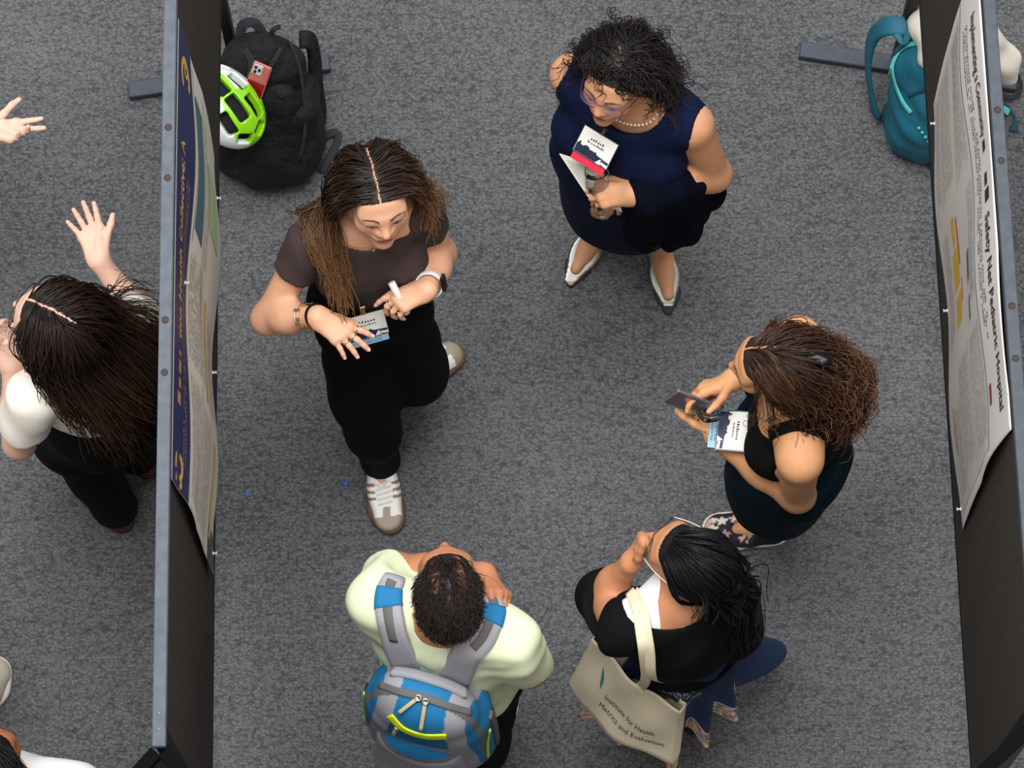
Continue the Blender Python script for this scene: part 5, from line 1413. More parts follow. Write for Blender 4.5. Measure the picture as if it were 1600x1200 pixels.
# ------------------------------------------------------------------ woman in the black sweater with the canvas tote
def woman_tote():
    J = dict(hs=1.0, lg=0.78, bust=dict(r=0.065, f=0.055, dn=0.135, sep=0.08))
    J['S'] = [P(1138, 932, 1.29), P(972, 985, 1.29)]
    E0 = P(1150, 985, 1.03); E1 = reach(J['S'][1], 941, 932, 0.265, False)
    J['E'] = [E0, E1]; J['W'] = [P(1112, 1010, 0.84), reach(E1, 985, 880, 0.215, True)]
    J['N'] = P(1062, 935, 1.36); J['H'] = P(1078, 876, 1.47); J['HR'] = head_frame(143, 4, 0)
    J['PV'] = P(1070, 1010, 0.88); J['HP'] = [P(1096, 1003, 0.84), P(1046, 1019, 0.84)]
    J['A'] = [P(1086, 1118, 0.075), P(1020, 1140, 0.075)]; J['T'] = [P(1060, 1030, 0.0), P(990, 1055, 0.0)]
    fw = np.array((-0.3, 1, 0)); J['K'] = [leg_ik(J['HP'][i], J['A'][i], fw, 0.40, 0.40) for i in (0, 1)]
    J['hand'] = [dict(d=np.array((0.0, 0.1, -1.0)), n=np.array((1.0, 0, 0.2)), s=0.9),
                 dict(d=P(1003, 848, J['W'][1][2] + 0.05) - J['W'][1], n=np.array((-0.7, -0.3, -0.3)), curls=[(60, 70, 40), (65, 75, 40), (68, 75, 40), (70, 75, 40)], thumb=(30, -15, 15), s=0.9)]
    limb_report(J, 'D')
    root = empty('person', (J['PV'][0], J['PV'][1], 0), 'woman in black sweater and blue trousers, hand at chin, carrying a tote', 'person', 'visitors at the poster session')
    S = body_solid(J)
    build_body(root, J, S, dict(skin=srgb(206, 142, 104), lips=srgb(170, 90, 80), hair=srgb(12, 11, 14), brow_c=srgb(26, 20, 20), part=None), skin_mat('skin_warm'))
    T, Q = torso_axes(J); up = T[2]; hemz = J['PV'] + up * 0.02
    Wt = Solid(0.02); Wt.add(torso_prims(J, 0.006), 0.05); Wt.add(bust_prims(J, 0.008, **J['bust']), 0.05); Wt.add([cone(J['N'] - up * 0.02 + T[1] * 0.01, J['S'][0], 0.070, 0.060), cone(J['N'] - up * 0.02 + T[1] * 0.01, J['S'][1], 0.070, 0.060)], 0.04)
    Wt.cut(econe(J['N'] - T[1] * 0.035 + T[0] * 0.04 - up * 0.03, J['N'] + up * 0.12 - T[1] * 0.025 + T[0] * 0.03, 0.080, 0.090, T, (1, 1, 1)), 0.006); Wt.keep(half(J['PV'] + up * 0.2, -up), 0.004)
    lo, hi = bounds([*J['S'], J['PV']], 0.18)
    cloth('white_tee', root, Wt, lo, hi, 0.0065, mat('white_cotton', srgb(236, 236, 238), 0.85))
    C = Solid(0.025); C.add(torso_prims(J, 0.018, dp=1.0), 0.05); C.add(bust_prims(J, 0.018, **J['bust']), 0.05)
    C.add([cone(J['N'] - up * 0.05 - T[1] * 0.02, J['S'][0], 0.068, 0.064), cone(J['N'] - up * 0.05 - T[1] * 0.02, J['S'][1], 0.068, 0.064)], 0.03)
    for i, f in ((0, 0.9), (1, 0.30)):
        a, b, w = J['S'][i], J['E'][i], J['W'][i]; e = b + (w - b) * f
        sl = Solid(0.02); sl.add([cone(a, b, 0.070, 0.066), cone(b, e + (w - b) * 0.1, 0.064, 0.050)], 0.03); sl.keep(half(e, w - b), 0.004)
        C.add([Prim(sl.eval)], 0.03)
    C.disp = wrinkles(0.006, 7, 25, (1, 1, 0.7))
    C.cut(econe(J['N'] + T[1] * 0.055 - T[0] * 0.02 - up * 0.10, J['N'] + up * 0.12 + T[1] * 0.05 - T[0] * 0.02, 0.095, 0.128, T, (1.05, 1.1, 1)), 0.006)
    C.keep(half(hemz, -up), 0.005)
    lo, hi = bounds([*J['S'], *J['E'], J['PV'], J['W'][0]], 0.17)
    cloth('sweater', root, C, lo, hi, 0.007, M_BLACKCLOTH)
    # wide embroidered trouser-skirt: deep flutes with a dagged, embroidered hem
    c0 = J['PV']; hz = 0.24
    blue, dk = np.array(srgb(10, 44, 84)), np.array(srgb(10, 34, 68))
    nth, nz = 260, 70; V = []; ctr1 = np.array((J['PV'][0] - 0.01, J['PV'][1] + 0.0, hz))
    lobes = [(24, 0.23, 0.34), (-22, 0.075, 0.15), (-58, 0.06, 0.14), (-92, 0.115, 0.14), (222, 0.085, 0.12), (192, 0.15, 0.13), (150, 0.05, 0.2), (80, 0.05, 0.25)]
    th = np.linspace(0, 2 * math.pi, nth, endpoint=False)
    flute = np.zeros(nth); drop = np.zeros(nth)
    for a, rr, k in lobes:
        dlt = np.angle(np.exp(1j * (th - math.radians(a))))
        bump_ = np.exp(-(dlt / k) ** 2); flute += bump_ * rr; drop += bump_ * 0.16
    for j in range(nz):
        t = j / (nz - 1); r = 0.116 + 0.016 * min(1, t * 4) - 0.015 * t + flute * t ** 1.3
        zz = c0[2] + 0.14 - t * (c0[2] + 0.14 - hz - 0.12 + drop)
        cx = c0[:2] * (1 - t) + ctr1[:2] * t
        for i in range(nth): V.append((cx[0] + math.cos(th[i]) * r[i] * 1.0, cx[1] + math.sin(th[i]) * r[i] * 0.95, zz[i]))
    V = np.array(V); F = np.array([(j * nth + i, (j + 1) * nth + i, (j + 1) * nth + (i + 1) % nth, j * nth + (i + 1) % nth) for j in range(nz - 1) for i in range(nth)])
    tt = np.repeat(np.linspace(0, 1, nz), nth); an = np.tile(th, nz)
    C_ = np.tile(blue, (len(V), 1))
    q1 = np.sin(an * 26 + 3.0 * np.sin(tt * 40)) + np.sin(tt * 75 + 3 * np.sin(an * 18)); q2 = np.sin(an * 37 + tt * 60) + np.sin(an * 13 - tt * 85)
    pal = [np.array(srgb(*c)) for c in ((206, 176, 84), (190, 72, 84), (196, 160, 176), (70, 140, 160), (226, 216, 190))]
    idx = (np.floor((q1 + 2) * 1.3) + 2 * np.floor((q2 + 2) * 0.9)).astype(int) % 5
    plain = np.abs(np.angle(np.exp(1j * (an - 0.50)))) < 0.55
    emb = ((tt > 0.80) & (tt < 0.985) & ~plain) | ((tt > 0.42) & (tt < 0.60) & (np.abs(np.angle(np.exp(1j * (an + 0.24)))) < 0.16))
    em2 = emb & ((np.abs(q1) < 1.25) | (np.abs(q2) < 0.5)); C_[emb] = np.array(srgb(30, 42, 70)); C_[em2] = np.array(pal)[idx[em2]]
    edge = ((np.abs(tt - 0.80) < 0.008) | (np.abs(tt - 0.985) < 0.010)) & ~plain; C_[edge] = np.array(srgb(214, 196, 140))
    front = np.abs(np.angle(np.exp(1j * (an - 4.62)))) < 0.42
    for b0 in (0.17, 0.22, 0.29, 0.33):
        m = front & (np.abs(tt + 0.12 * (an - 4.62) - b0) < 0.006); C_[m] = np.array(srgb(196, 190, 160))
    m = front & (np.abs(tt + 0.12 * (an - 4.62) - 0.195) < 0.016) & (np.sin(an * 90) > 0.1); C_[m] = np.array(srgb(120, 130, 150))
    o = meshobj('embroidered_trousers', V, F, mat('blue_embroidered_cotton', vcol=True, rough=0.9, bump=(700, 0.2, 0.001)), root, cols=C_)
    md = o.modifiers.new('thickness', 'SOLIDIFY'); md.thickness = 0.003
    for i in (0, 1):
        o = empty('flat_shoe', J['A'][i] * np.array((1, 1, 0)) - parent_origin(root)); o.parent = root
        shoe(o, J, i, mat('black_shoe', srgb(18, 18, 20), 0.6), mat('black_sole', srgb(14, 14, 14), 0.7), L=0.24, width=0.95, high=0.9)
    # sleek hair gathered low, long tail
    Sh = Solid(0.02)
    for g in head_groups(J): Sh.add(*g)
    Sh.groups += C.groups
    tie = lw(J, 0.012, -0.118, -0.045)
    def gather(p, t):
        v = tie - p; d = np.linalg.norm(v, axis=1, keepdims=True)
        w = np.clip((0.75 - t) * 4, 0, 1)
        return v / (d + 1e-6) * 2.6 * w
    h1 = grow_hair(J, Sh, 760, 0.24, 51, lift=(0.001, 0.007), flow=(0.08, 1.0, 0.0), grav=0.25, aim=gather, stiff=0.4, rad=(0.0021, 0.0015), kids=3, spread=0.002, npts=10, step=0.015, lvar=0.15)
    g = np.random.default_rng(52); n = 420; m = 15
    side = np.array((0.55, -0.35, 0))
    pts = [tie + g.normal(size=(n, 3)) * 0.010]; off = g.normal(size=(n, 3)) * np.array((0.020, 0.020, 0.018))
    end = P(1158, 985, 1.10); ctrl = P(1150, 892, 1.40)
    s_ = np.linspace(0, 1, m)[None, :, None]
    base = (1 - s_) ** 2 * tie + 2 * s_ * (1 - s_) * ctrl + s_ ** 2 * end
    X = base + off[:, None] * (np.sin(np.clip(s_ * 1.25, 0, 1) * 3.14 * 0.62) * 1.25) * (0.8 + 0.2 * s_)
    X[:, :, :] += (0.005 * np.sin(s_ * 9 + g.uniform(0, 6, (n, 1, 1)))) * np.array((1, 0.4, 0))
    for _ in range(1):
        fp = X.reshape(-1, 3); d = Sh.eval(fp); gr = grad(Sh, fp, 0.003); fp = fp + gr * np.clip(0.004 - d, 0, 0.02)[:, None]; X = fp.reshape(X.shape)
    T_ = np.gradient(X, axis=1); T_ /= np.linalg.norm(T_, axis=2, keepdims=True) + 1e-9
    A = np.cross(T_, np.array((0.31, 0.17, 0.93))); A /= np.linalg.norm(A, axis=2, keepdims=True) + 1e-9; Bv = np.cross(T_, A)
    r = (0.0024 - 0.0014 * s_)
    ring = np.stack([X + r * (math.cos(a) * A + math.sin(a) * Bv) for a in (0, 2.094, 4.189)], 2)
    i_ = (np.arange(n)[:, None, None] * m * 3 + np.arange(m - 1)[None, :, None] * 3 + np.arange(3)[None, None]).reshape(-1); b_ = i_ % 3; nx = i_ - b_ + (b_ + 1) % 3
    tail = (ring.reshape(-1, 3), np.stack([i_, nx, nx + 3, i_ + 3], 1), np.tile(np.repeat(np.linspace(0, 1, m), 3), n), np.repeat(g.uniform(0.75, 1.3, n), m * 3))
    h3 = grow_hair(J, Sh, 26, 0.15, 53, lift=(0.002, 0.012), flow=(0.5, 0.6, -0.3), rad=(0.0010, 0.0005), kids=2, spread=0.004, wave=(0.01, 1.2, 0.3), npts=12, root_ok=lambda x, y, z: (z < -0.02) & (x < 0))
    hair_obj('hair', root, [h1, tail, h3], srgb(13, 12, 15), srgb(20, 17, 18), 1.0)
    v, F = ring_on(tie, ctrl, tie + nrm(ctrl - tie) * 0.008, 0.024, 0.006); meshobj('hair_tie', v, F, M_BLACKCLOTH, root)
    glasses(root, J, mat('thin_metal_frame', srgb(70, 62, 56), 0.35, 0.8), mat('clear_lens', (1, 1, 1), 0.02, alpha=0.10), r=0.0011, temple_m=mat('pale_temple', srgb(214, 196, 170), 0.3, 0.5))
    # the tote: two cloth panels with gussets, two handles over the left shoulder
    tl, tr = P(932, 990, 0.86), P(1068, 1104, 0.86); bl, br = P(893, 1062, 0.49), P(1057, 1187, 0.49)
    inn = nrm(np.cross(br - bl, tl - bl)); inn = inn * (1 if inn.dot(J['PV'] - tl) > 0 else -1)
    bag = empty('tote_bag', (bl + br) / 2, 'cream canvas tote bag with printed lettering hanging from the left shoulder', 'bag')
    M_CANVAS = mat('cream_canvas', srgb(240, 225, 194), 0.9, noise=(9, 0.06), bump=(900, 0.25, 0.001, 'weave'))
    def sheet(f, nu, nv, name, thick=0.0018, m=M_CANVAS, parent=bag):
        us = np.linspace(0, 1, nu + 1); vs = np.linspace(0, 1, nv + 1)
        X = np.array([f(u, v) for v in vs for u in us]); k = nu + 1
        F = [(j * k + i, j * k + i + 1, (j + 1) * k + i + 1, (j + 1) * k + i) for j in range(nv) for i in range(nu)]
        o = meshobj(name, X, F, m, parent); md = o.modifiers.new('thickness', 'SOLIDIFY'); md.thickness = thick; md.offset = 0
        return o
    def front(u, v, o=0.0):
        p = (bl * (1 - u) + br * u) * (1 - v) + (tl * (1 - u) + tr * u) * v
        bulge = 0.045 * math.sin(math.pi * u) * (1 - 0.55 * v) + 0.012 + 0.006 * math.sin(7 * u + 4 * v) * math.sin(3.1 * v) + 0.005 * math.sin(13 * u - 6 * v + 1)
        return p - inn * (bulge + o)
    def backp(u, v):
        p = (bl * (1 - u) + br * u) * (1 - v) + (tl * (1 - u) + tr * u) * v
        wdt = 0.006 + 0.022 * math.sin(math.pi * min(1, max(0, u))) * (0.35 + 0.65 * v)
        if u < 0.001 or u > 0.999 or v < 0.001: wdt = 0.0 if v < 0.001 else 0.012
        return p + inn * wdt
    sheet(front, 26, 18, 'front_panel'); sheet(backp, 22, 14, 'back_panel')
    for u0, nm in ((0.0, 'side_gusset'), (1.0, 'side_gusset')):
        sheet(lambda u, v: front(u0, v) * (1 - u) + backp(u0, v) * u, 3, 12, nm)
    Cs = Solid(C.K); Cs.groups = list(C.groups) + list(Wt.groups); Cs.disp = C.disp
    for k, (u0, px_) in enumerate(((0.60, 996), (0.72, 1006))):
        pf = front if k == 0 else (lambda u, v: backp(u, v))
        ends = [pf(u0 - 0.0, 0.97), pf(u0 + 0.16, 0.97)]
        path = [(1009 + 10 * k, 1060), (1006 + 9 * k, 1020), (1001 + 9 * k, 985), (997 + 9 * k, 958)]
        hp, hn = hits(Cs, path, 1.7, off=0.005)
        b0 = P(1013 + 14 * k, 1088 - 8 * k, 1.0); st0 = pf(u0, 0.95)
        top, tn = hits(Cs, [(993 + 8 * k, 945)], 1.7, off=0.005)
        over = top[0] + T[1] * 0.05 - up * 0.05
        pts = np.concatenate([[st0], [pf(u0, 1.0)], hp, top, [over]]); nr = np.concatenate([[-inn, -inn * 0.7 + np.array((0, 0, 0.4))], hn, tn, tn])
        cp = catmull(pts, 6); cn = catmull(nr, 6)
        v, F = ribbon(cp, cn, 0.027, 0.0025); meshobj('handle', v, F, M_CANVAS, bag)
    inkm = mat('tote_ink', srgb(58, 54, 50), 0.8)
    def pr(u, v, o): return front(u, v, 0.002)
    ls = []
    for s, v0, u0, wd in (('Institute for Health', 0.40, 0.33, 0.50), ('Metrics and Evaluation', 0.235, 0.31, 0.60)):
        tv, tf = text_mesh(s); kx = wd / tv[:, 0].max()
        ls.append((np.array([front(u0 + a * kx, v0 + b * 0.085 - 0.05 * math.sin(3.14 * min(1, a * kx / wd)), 0.0018) for a, b in tv]), tf))
    v, F = join(ls); meshobj('printed_lettering', v, F, inkm, bag, smooth=False)
    lv = [(0.225 + 0.055 * s * (1 if k else 0.35), 0.60 - 0.30 * s + (0.03 if k else -0.03) * math.sin(3.14 * s)) for k in (0, 1) for s in (np.linspace(0, 1, 9) if k == 0 else np.linspace(1, 0, 9))]
    lf = np.array([front(0.20 + 0.07 * s + o_ * 0.022 * math.sin(3.14 * s), 0.74 - 0.26 * s + o_ * 0.03 * math.sin(3.14 * s), 0.0018) for o_, rng_ in ((-0.2, np.linspace(0, 1, 10)), (1, np.linspace(1, 0, 10))) for s in rng_])
    n_ = len(lf) // 2; meshobj('leaf_logo', lf, [(i, i + 1, 2 * n_ - 2 - i, 2 * n_ - 1 - i) for i in range(n_ - 1)], mat('teal_ink', srgb(60, 130, 132), 0.8), bag, smooth=False)
    return J, S
JD, SD = woman_tote()
# ------------------------------------------------------------------ man with the blue and grey backpack
M_LIME = mat('pale_lime_tee', srgb(226, 234, 196), 0.85, noise=(12, 0.03))
def man_backpack():
    J = dict(hs=0.97, am=1.12, lg=1.1, nk=1.15, jaw=1.1, tw=1.05)
    J['S'] = [P(795, 1000, 1.39), P(590, 940, 1.39)]
    E0 = reach(J['S'][0], 826, 1046, 0.28, False); E1 = P(616, 892, 1.23)
    J['E'] = [E0, E1]; J['W'] = [P(772, 990, 1.14), reach(E1, 755, 896, 0.275, True)]
    J['N'] = P(697, 968, 1.455); J['H'] = P(699, 921, 1.585); J['HR'] = head_frame(92, 7, 3)
    J['PV'] = P(703, 1036, 0.95); J['HP'] = [P(740, 1046, 0.91), P(668, 1028, 0.91)]
    J['A'] = [P(757, 1168, 0.08), P(682, 1150, 0.08)]; J['T'] = [P(785, 1070, 0.0), P(690, 1040, 0.0)]
    fw = np.array((0.3, 1, 0)); J['K'] = [leg_ik(J['HP'][i], J['A'][i], fw, 0.425, 0.425) for i in (0, 1)]
    J['hand'] = [dict(d=P(700, 975, 1.14) - J['W'][0], n=np.array((0, 1, 0.1)), s=1.0),
                 dict(d=P(800, 955, 1.475) - J['W'][1], n=np.array((0.65, 0.35, 0.75)), curls=[(28, 42, 30), (30, 46, 30), (34, 50, 30), (38, 52, 30)], spread=(6, 2, -2, -6), thumb=(26, 12, 10), s=1.02)]
    limb_report(J, 'E')
    root = empty('person', (J['PV'][0], J['PV'][1], 0), 'man in pale lime tee with short dark hair, arms folded, wearing a backpack', 'person', 'visitors at the poster session')
    S = body_solid(J)
    hl = lambda y: np.interp(y, [-0.115, -0.05, -0.015, 0.012, 0.045, 0.080], [-0.085, -0.060, -0.020, 0.005, 0.050, 0.066])
    hc = np.array(srgb(26, 19, 18))
    build_body(root, J, S, dict(skin=srgb(192, 130, 94), lips=srgb(160, 88, 76), hair=hc, part=None, hl=hl,
               thin=lambda x, y, z: 0.65 * np.exp(-(((np.abs(x) - 0.03) / 0.012) ** 2)) * (y > -0.02) * (z > 0.07) + 0.55 * np.exp(-(((x - 0.015) / 0.03) ** 2 + ((y + 0.05) / 0.02) ** 2))), skin_mat('skin_brown'))
    T, Q = torso_axes(J); up = T[2]
    C = Solid(0.025); C.add(torso_prims(J, 0.022, w=1.08, dp=1.06), 0.06)
    C.add([cone(J['N'] - up * 0.035, J['S'][0], 0.068, 0.062), cone(J['N'] - up * 0.035, J['S'][1], 0.068, 0.062)], 0.03)
    for i in (0, 1):
        a, b = J['S'][i], J['E'][i]; e = a + (b - a) * (0.80 if i == 0 else 0.72)
        sl = Solid(0.02); sl.add([cone(a, e + (b - a) * 0.1, 0.076, 0.070)], 0); sl.keep(half(e, b - a), 0.004); C.add([Prim(sl.eval)], 0.03)
    C.disp = wrinkles(0.009, 7, 35, (1, 1, 0.8))
    C.cut(econe(J['N'] + T[1] * 0.01 + up * 0.01, J['N'] + up * 0.12 + T[1] * 0.02, 0.075, 0.09, T, (1, 1, 1)), 0.006)
    C.keep(half(J['PV'] - up * 0.08, -up), 0.005)
    lo, hi = bounds([*J['S'], *J['E'], J['PV']], 0.18)
    cloth('t_shirt', root, C, lo, hi, 0.008, M_LIME)
    B = Solid(0.03); B.add(torso_prims(J, 0.016)[2:3], 0.05)
    for i in (0, 1):
        H, K, A = J['HP'][i], J['K'][i], J['A'][i]; B.add([cone(H, K, 0.104, 0.085), cone(K, A, 0.082, 0.066)], 0.05)
    B.disp = wrinkles(0.006, 6, 37); B.keep(half((0, 0, 0.07), (0, 0, -1)), 0.004); B.keep(half(J['PV'] + up * 0.1, up), 0.004)
    lo, hi = bounds([*J['HP'], *J['A'], *J['K']], 0.16); cloth('trousers', root, B, lo, hi, 0.009, M_BLACKCLOTH)
    for i in (0, 1):
        o = empty('trainer', J['A'][i] * np.array((1, 1, 0)) - parent_origin(root)); o.parent = root
        shoe(o, J, i, mat('dark_mesh', srgb(40, 42, 46), 0.8), mat('white_foam', srgb(226, 226, 222), 0.6), L=0.285, width=1.12)
    Sh = Solid(0.02)
    for g in head_groups(J): Sh.add(*g)
    tf = lambda x, y, z: 0.75 * np.exp(-(((np.abs(x) - 0.03) / 0.012) ** 2)) * (y > -0.02) * (z > 0.07) + 0.5 * np.exp(-(((x - 0.015) / 0.03) ** 2 + ((y + 0.05) / 0.02) ** 2))
    rr = np.random.default_rng(61)
    h1 = grow_hair(J, Sh, 1900, 0.034, 61, lift=(0.002, 0.008), flow=(0.2, 0.55, 0.3), grav=0.3, hl=hl, rad=(0.0011, 0.0006), kids=2, spread=0.003, npts=5, step=0.008, curl=(0.003, 0.8, 0.2), root_ok=lambda x, y, z: (rr.uniform(size=len(x)) > tf(x, y, z)) & ~((np.abs(x) > 0.060) & (y > -0.045) & (z < 0.03)))
    hair_obj('hair', root, [h1], srgb(24, 18, 17), srgb(44, 34, 31), 1.0)
    # ---- the backpack
    bk = empty('backpack', np.array((J['PV'][0], J['PV'][1], 0)) - T[1] * np.array((1, 1, 0)) * 0.2 + np.array((0, 0, J['PV'][2] - 0.1)), 'blue and grey backpack with lime zips worn by the man', 'backpack')
    mid = (J['S'][0] + J['S'][1]) / 2
    bR = np.array((T[0], T[1], T[2])); f = T[1]
    bc = P(668, 1118, 1.13)
    w = lambda x, y, z: bc + np.array((x, y, z)) @ bR                 # y towards the man's back is +
    K = Solid(0.03)
    K.add([econe(w(0, 0.02, -0.20), w(0, 0.0, 0.14), 0.165, 0.135, bR, (1, 0.62, 1)), rbox(w(0, 0.02, -0.08), (0.150, 0.085, 0.22), 0.07, bR)], 0.04)
    K.disp = wrinkles(0.003, 6, 39)
    lo, hi = bounds([w(0, 0, -0.35), w(0, 0, 0.3)], 0.26)
    blue, gl, gd, lime = [np.array(srgb(*c)) for c in ((22, 116, 168), (160, 158, 164), (104, 101, 100), (214, 232, 30))]
    V, Qd = mesh_solid(K, lo, hi, 0.0046); V = smooth_mesh(V, Qd, 1, 0.4); l = (V - bc) @ bR.T; x, y, z = l.T
    cc = np.tile(blue, (len(V), 1))
    side = np.abs(x); rim = y + 0.25 * z
    yoke = (np.abs(side - 0.098 + 0.10 * (z - 0.1)) < 0.022) | ((y < -0.05) & (z < 0.06) & (side < 0.105)) | ((y < -0.06) & (z < -0.05))
    cc[yoke] = gl
    zipb = np.abs(y + 0.020 + 0.0 * z - 0.012 * np.cos(x * 12)) < 0.0085
    cc[zipb] = gd
    cc[(y > 0.075)] = gd
    meshobj('main_compartment', V, Qd, mat('pack_nylon', vcol=True, rough=0.75, bump=(800, 0.25, 0.001, 'weave')), bk, cols=cc)
    # front pocket
    Fp = Solid(0.02); Fp.add([econe(w(0, -0.075, -0.24), w(0, -0.062, -0.06), 0.128, 0.112, bR, (1, 0.55, 1))], 0.02); Fp.disp = wrinkles(0.002, 7, 40)
    lo, hi = bounds([w(0, -0.07, -0.35), w(0, -0.1, 0.1)], 0.2); V, Qd = mesh_solid(Fp, lo, hi, 0.0042); V = smooth_mesh(V, Qd, 1, 0.4); x, y, z = ((V - bc) @ bR.T).T
    cc = np.tile(gl, (len(V), 1)); top = (z > 0.0); cc[top & (np.abs(x) < 0.105) & (y < -0.062)] = blue; cc[np.abs(z - 0.0 + 0.1 * (y + 0.1)) < 0.008] = gd; cc[(z < -0.02)] = gl * 0.9
    meshobj('front_pocket', V, Qd, mat('pack_nylon', vcol=True), bk, cols=cc)
    def on(x, y, z, S_, off=0.0015):
        p = settle(S_, w(x, y, z)[None], off, 8)
        return p[0], grad(S_, p)[0]
    def strip(pts, S_, width, th, m, nm, par=bk):
        r = [on(*q, S_) for q in pts]; cp = catmull([a for a, b in r], 6); cn = catmull([b for a, b in r], 6)
        v, F = ribbon(cp, cn, width, th); return meshobj(nm, v, F, m, par)
    M_LZ = mat('lime_zip', tuple(lime), 0.5); M_GL = mat('pack_grey', tuple(gl), 0.8); M_GD = mat('pack_dark_grey', tuple(gd), 0.8); M_BL = mat('pack_blue', tuple(blue), 0.75)
    strip([(-0.07, -0.06, 0.205), (-0.03, -0.07, 0.185), (0.02, -0.07, 0.18), (0.07, -0.06, 0.185)], K, 0.030, 0.004, M_LZ, 'top_zip')
    strip([(-0.125, 0.0, 0.22), (-0.06, -0.01, 0.26), (0.0, -0.012, 0.28), (0.06, -0.01, 0.26), (0.125, 0.0, 0.22)], K, 0.017, 0.005, M_GD, 'main_zip')
    strip([(-0.10, 0.045, 0.24), (-0.05, 0.05, 0.27), (0, 0.05, 0.28), (0.05, 0.05, 0.27), (0.10, 0.045, 0.24)], K, 0.030, 0.012, M_GL, 'grab_handle')
    for sx in (-1, 1):
        strip([(sx * 0.17, 0.0, 0.05), (sx * 0.175, -0.02, -0.05), (sx * 0.165, -0.03, -0.16)], K, 0.007, 0.004, M_LZ, 'side_zip')
        strip([(sx * 0.16, 0.03, 0.10), (sx * 0.17, 0.03, -0.02), (sx * 0.165, 0.02, -0.18)], K, 0.022, 0.006, M_GD, 'side_pocket_trim')
    for (a, b) in (((-0.012, -0.02, 0.30), (-0.045, -0.05, 0.24)), ((0.010, -0.025, 0.30), (0.012, -0.07, 0.22)), ((-0.045, -0.07, 0.18), (-0.055, -0.09, 0.12))):
        p0, n0 = on(*a, K, 0.008); p1, n1 = on(*b, K, 0.010)
        v, F = ribbon(catmull([p0, (p0 + p1) / 2 + n0 * 0.004, p1], 4), catmull([n0, n0, n1], 4), 0.010, 0.0035); z_ = meshobj('zip_puller', v, F, mat('puller_tan', srgb(196, 178, 140), 0.5), bk)
        v, F = ring_on(p0, p0 + n0, p0 + n0 * 0.003, 0.007, 0.0022, 14); meshobj('zip_ring', v, F, M_STEEL, z_)
    # shoulder straps lying on the shirt
    bs = Solid(0.0); bs.groups = C.groups; bs.K = C.K; bs.disp = C.disp
    for path in ([(632, 1046), (622, 1010), (612, 975), (607, 945), (609, 920), (616, 905)], [(704, 1050), (728, 1022), (752, 995), (765, 968), (770, 950), (766, 935)]):
        hp, hn = hits(bs, path, 2.0, off=0.004)
        hp[0] = w(0.05 if path[0][0] > 650 else -0.06, 0.06, 0.20)
        hn[0] = nrm(hn[1] + np.array((0, 0, 0.5)))
        last = hp[-1] + T[1] * 0.03 - up * 0.14
        cp = catmull(np.concatenate([hp, [last]]), 6); cn = catmull(np.concatenate([hn, [nrm(T[1] + up * 0.1)]]), 6)
        n_ = len(cp); wd = np.interp(np.linspace(0, 1, n_), [0, 0.35, 0.8, 1], [0.085, 0.072, 0.055, 0.035])
        v, F = ribbon(cp, cn, wd, 0.011); so = meshobj('shoulder_strap', v, F, M_GL, bk)
        i0, i1 = int(n_ * 0.48), int(n_ * 0.66)
        v, F = ribbon(cp[i0:i1 + 1], cn[i0:i1 + 1], wd[i0:i1 + 1] + 0.004, 0.0135); meshobj('blue_panel', v, F, M_BL, so)
        i0, i1 = int(n_ * 0.24), int(n_ * 0.47); v, F = ribbon(cp[i0:i1 + 1], cn[i0:i1 + 1], 0.026, 0.0130); meshobj('mesh_panel', v, F, M_GD, so)
        i0, i1 = int(n_ * 0.67), int(n_ * 0.78); v, F = ribbon(cp[i0:i1 + 1], cn[i0:i1 + 1], 0.026, 0.0130); meshobj('mesh_panel', v, F, M_GD, so)
    return J, S
JE, SE = man_backpack()
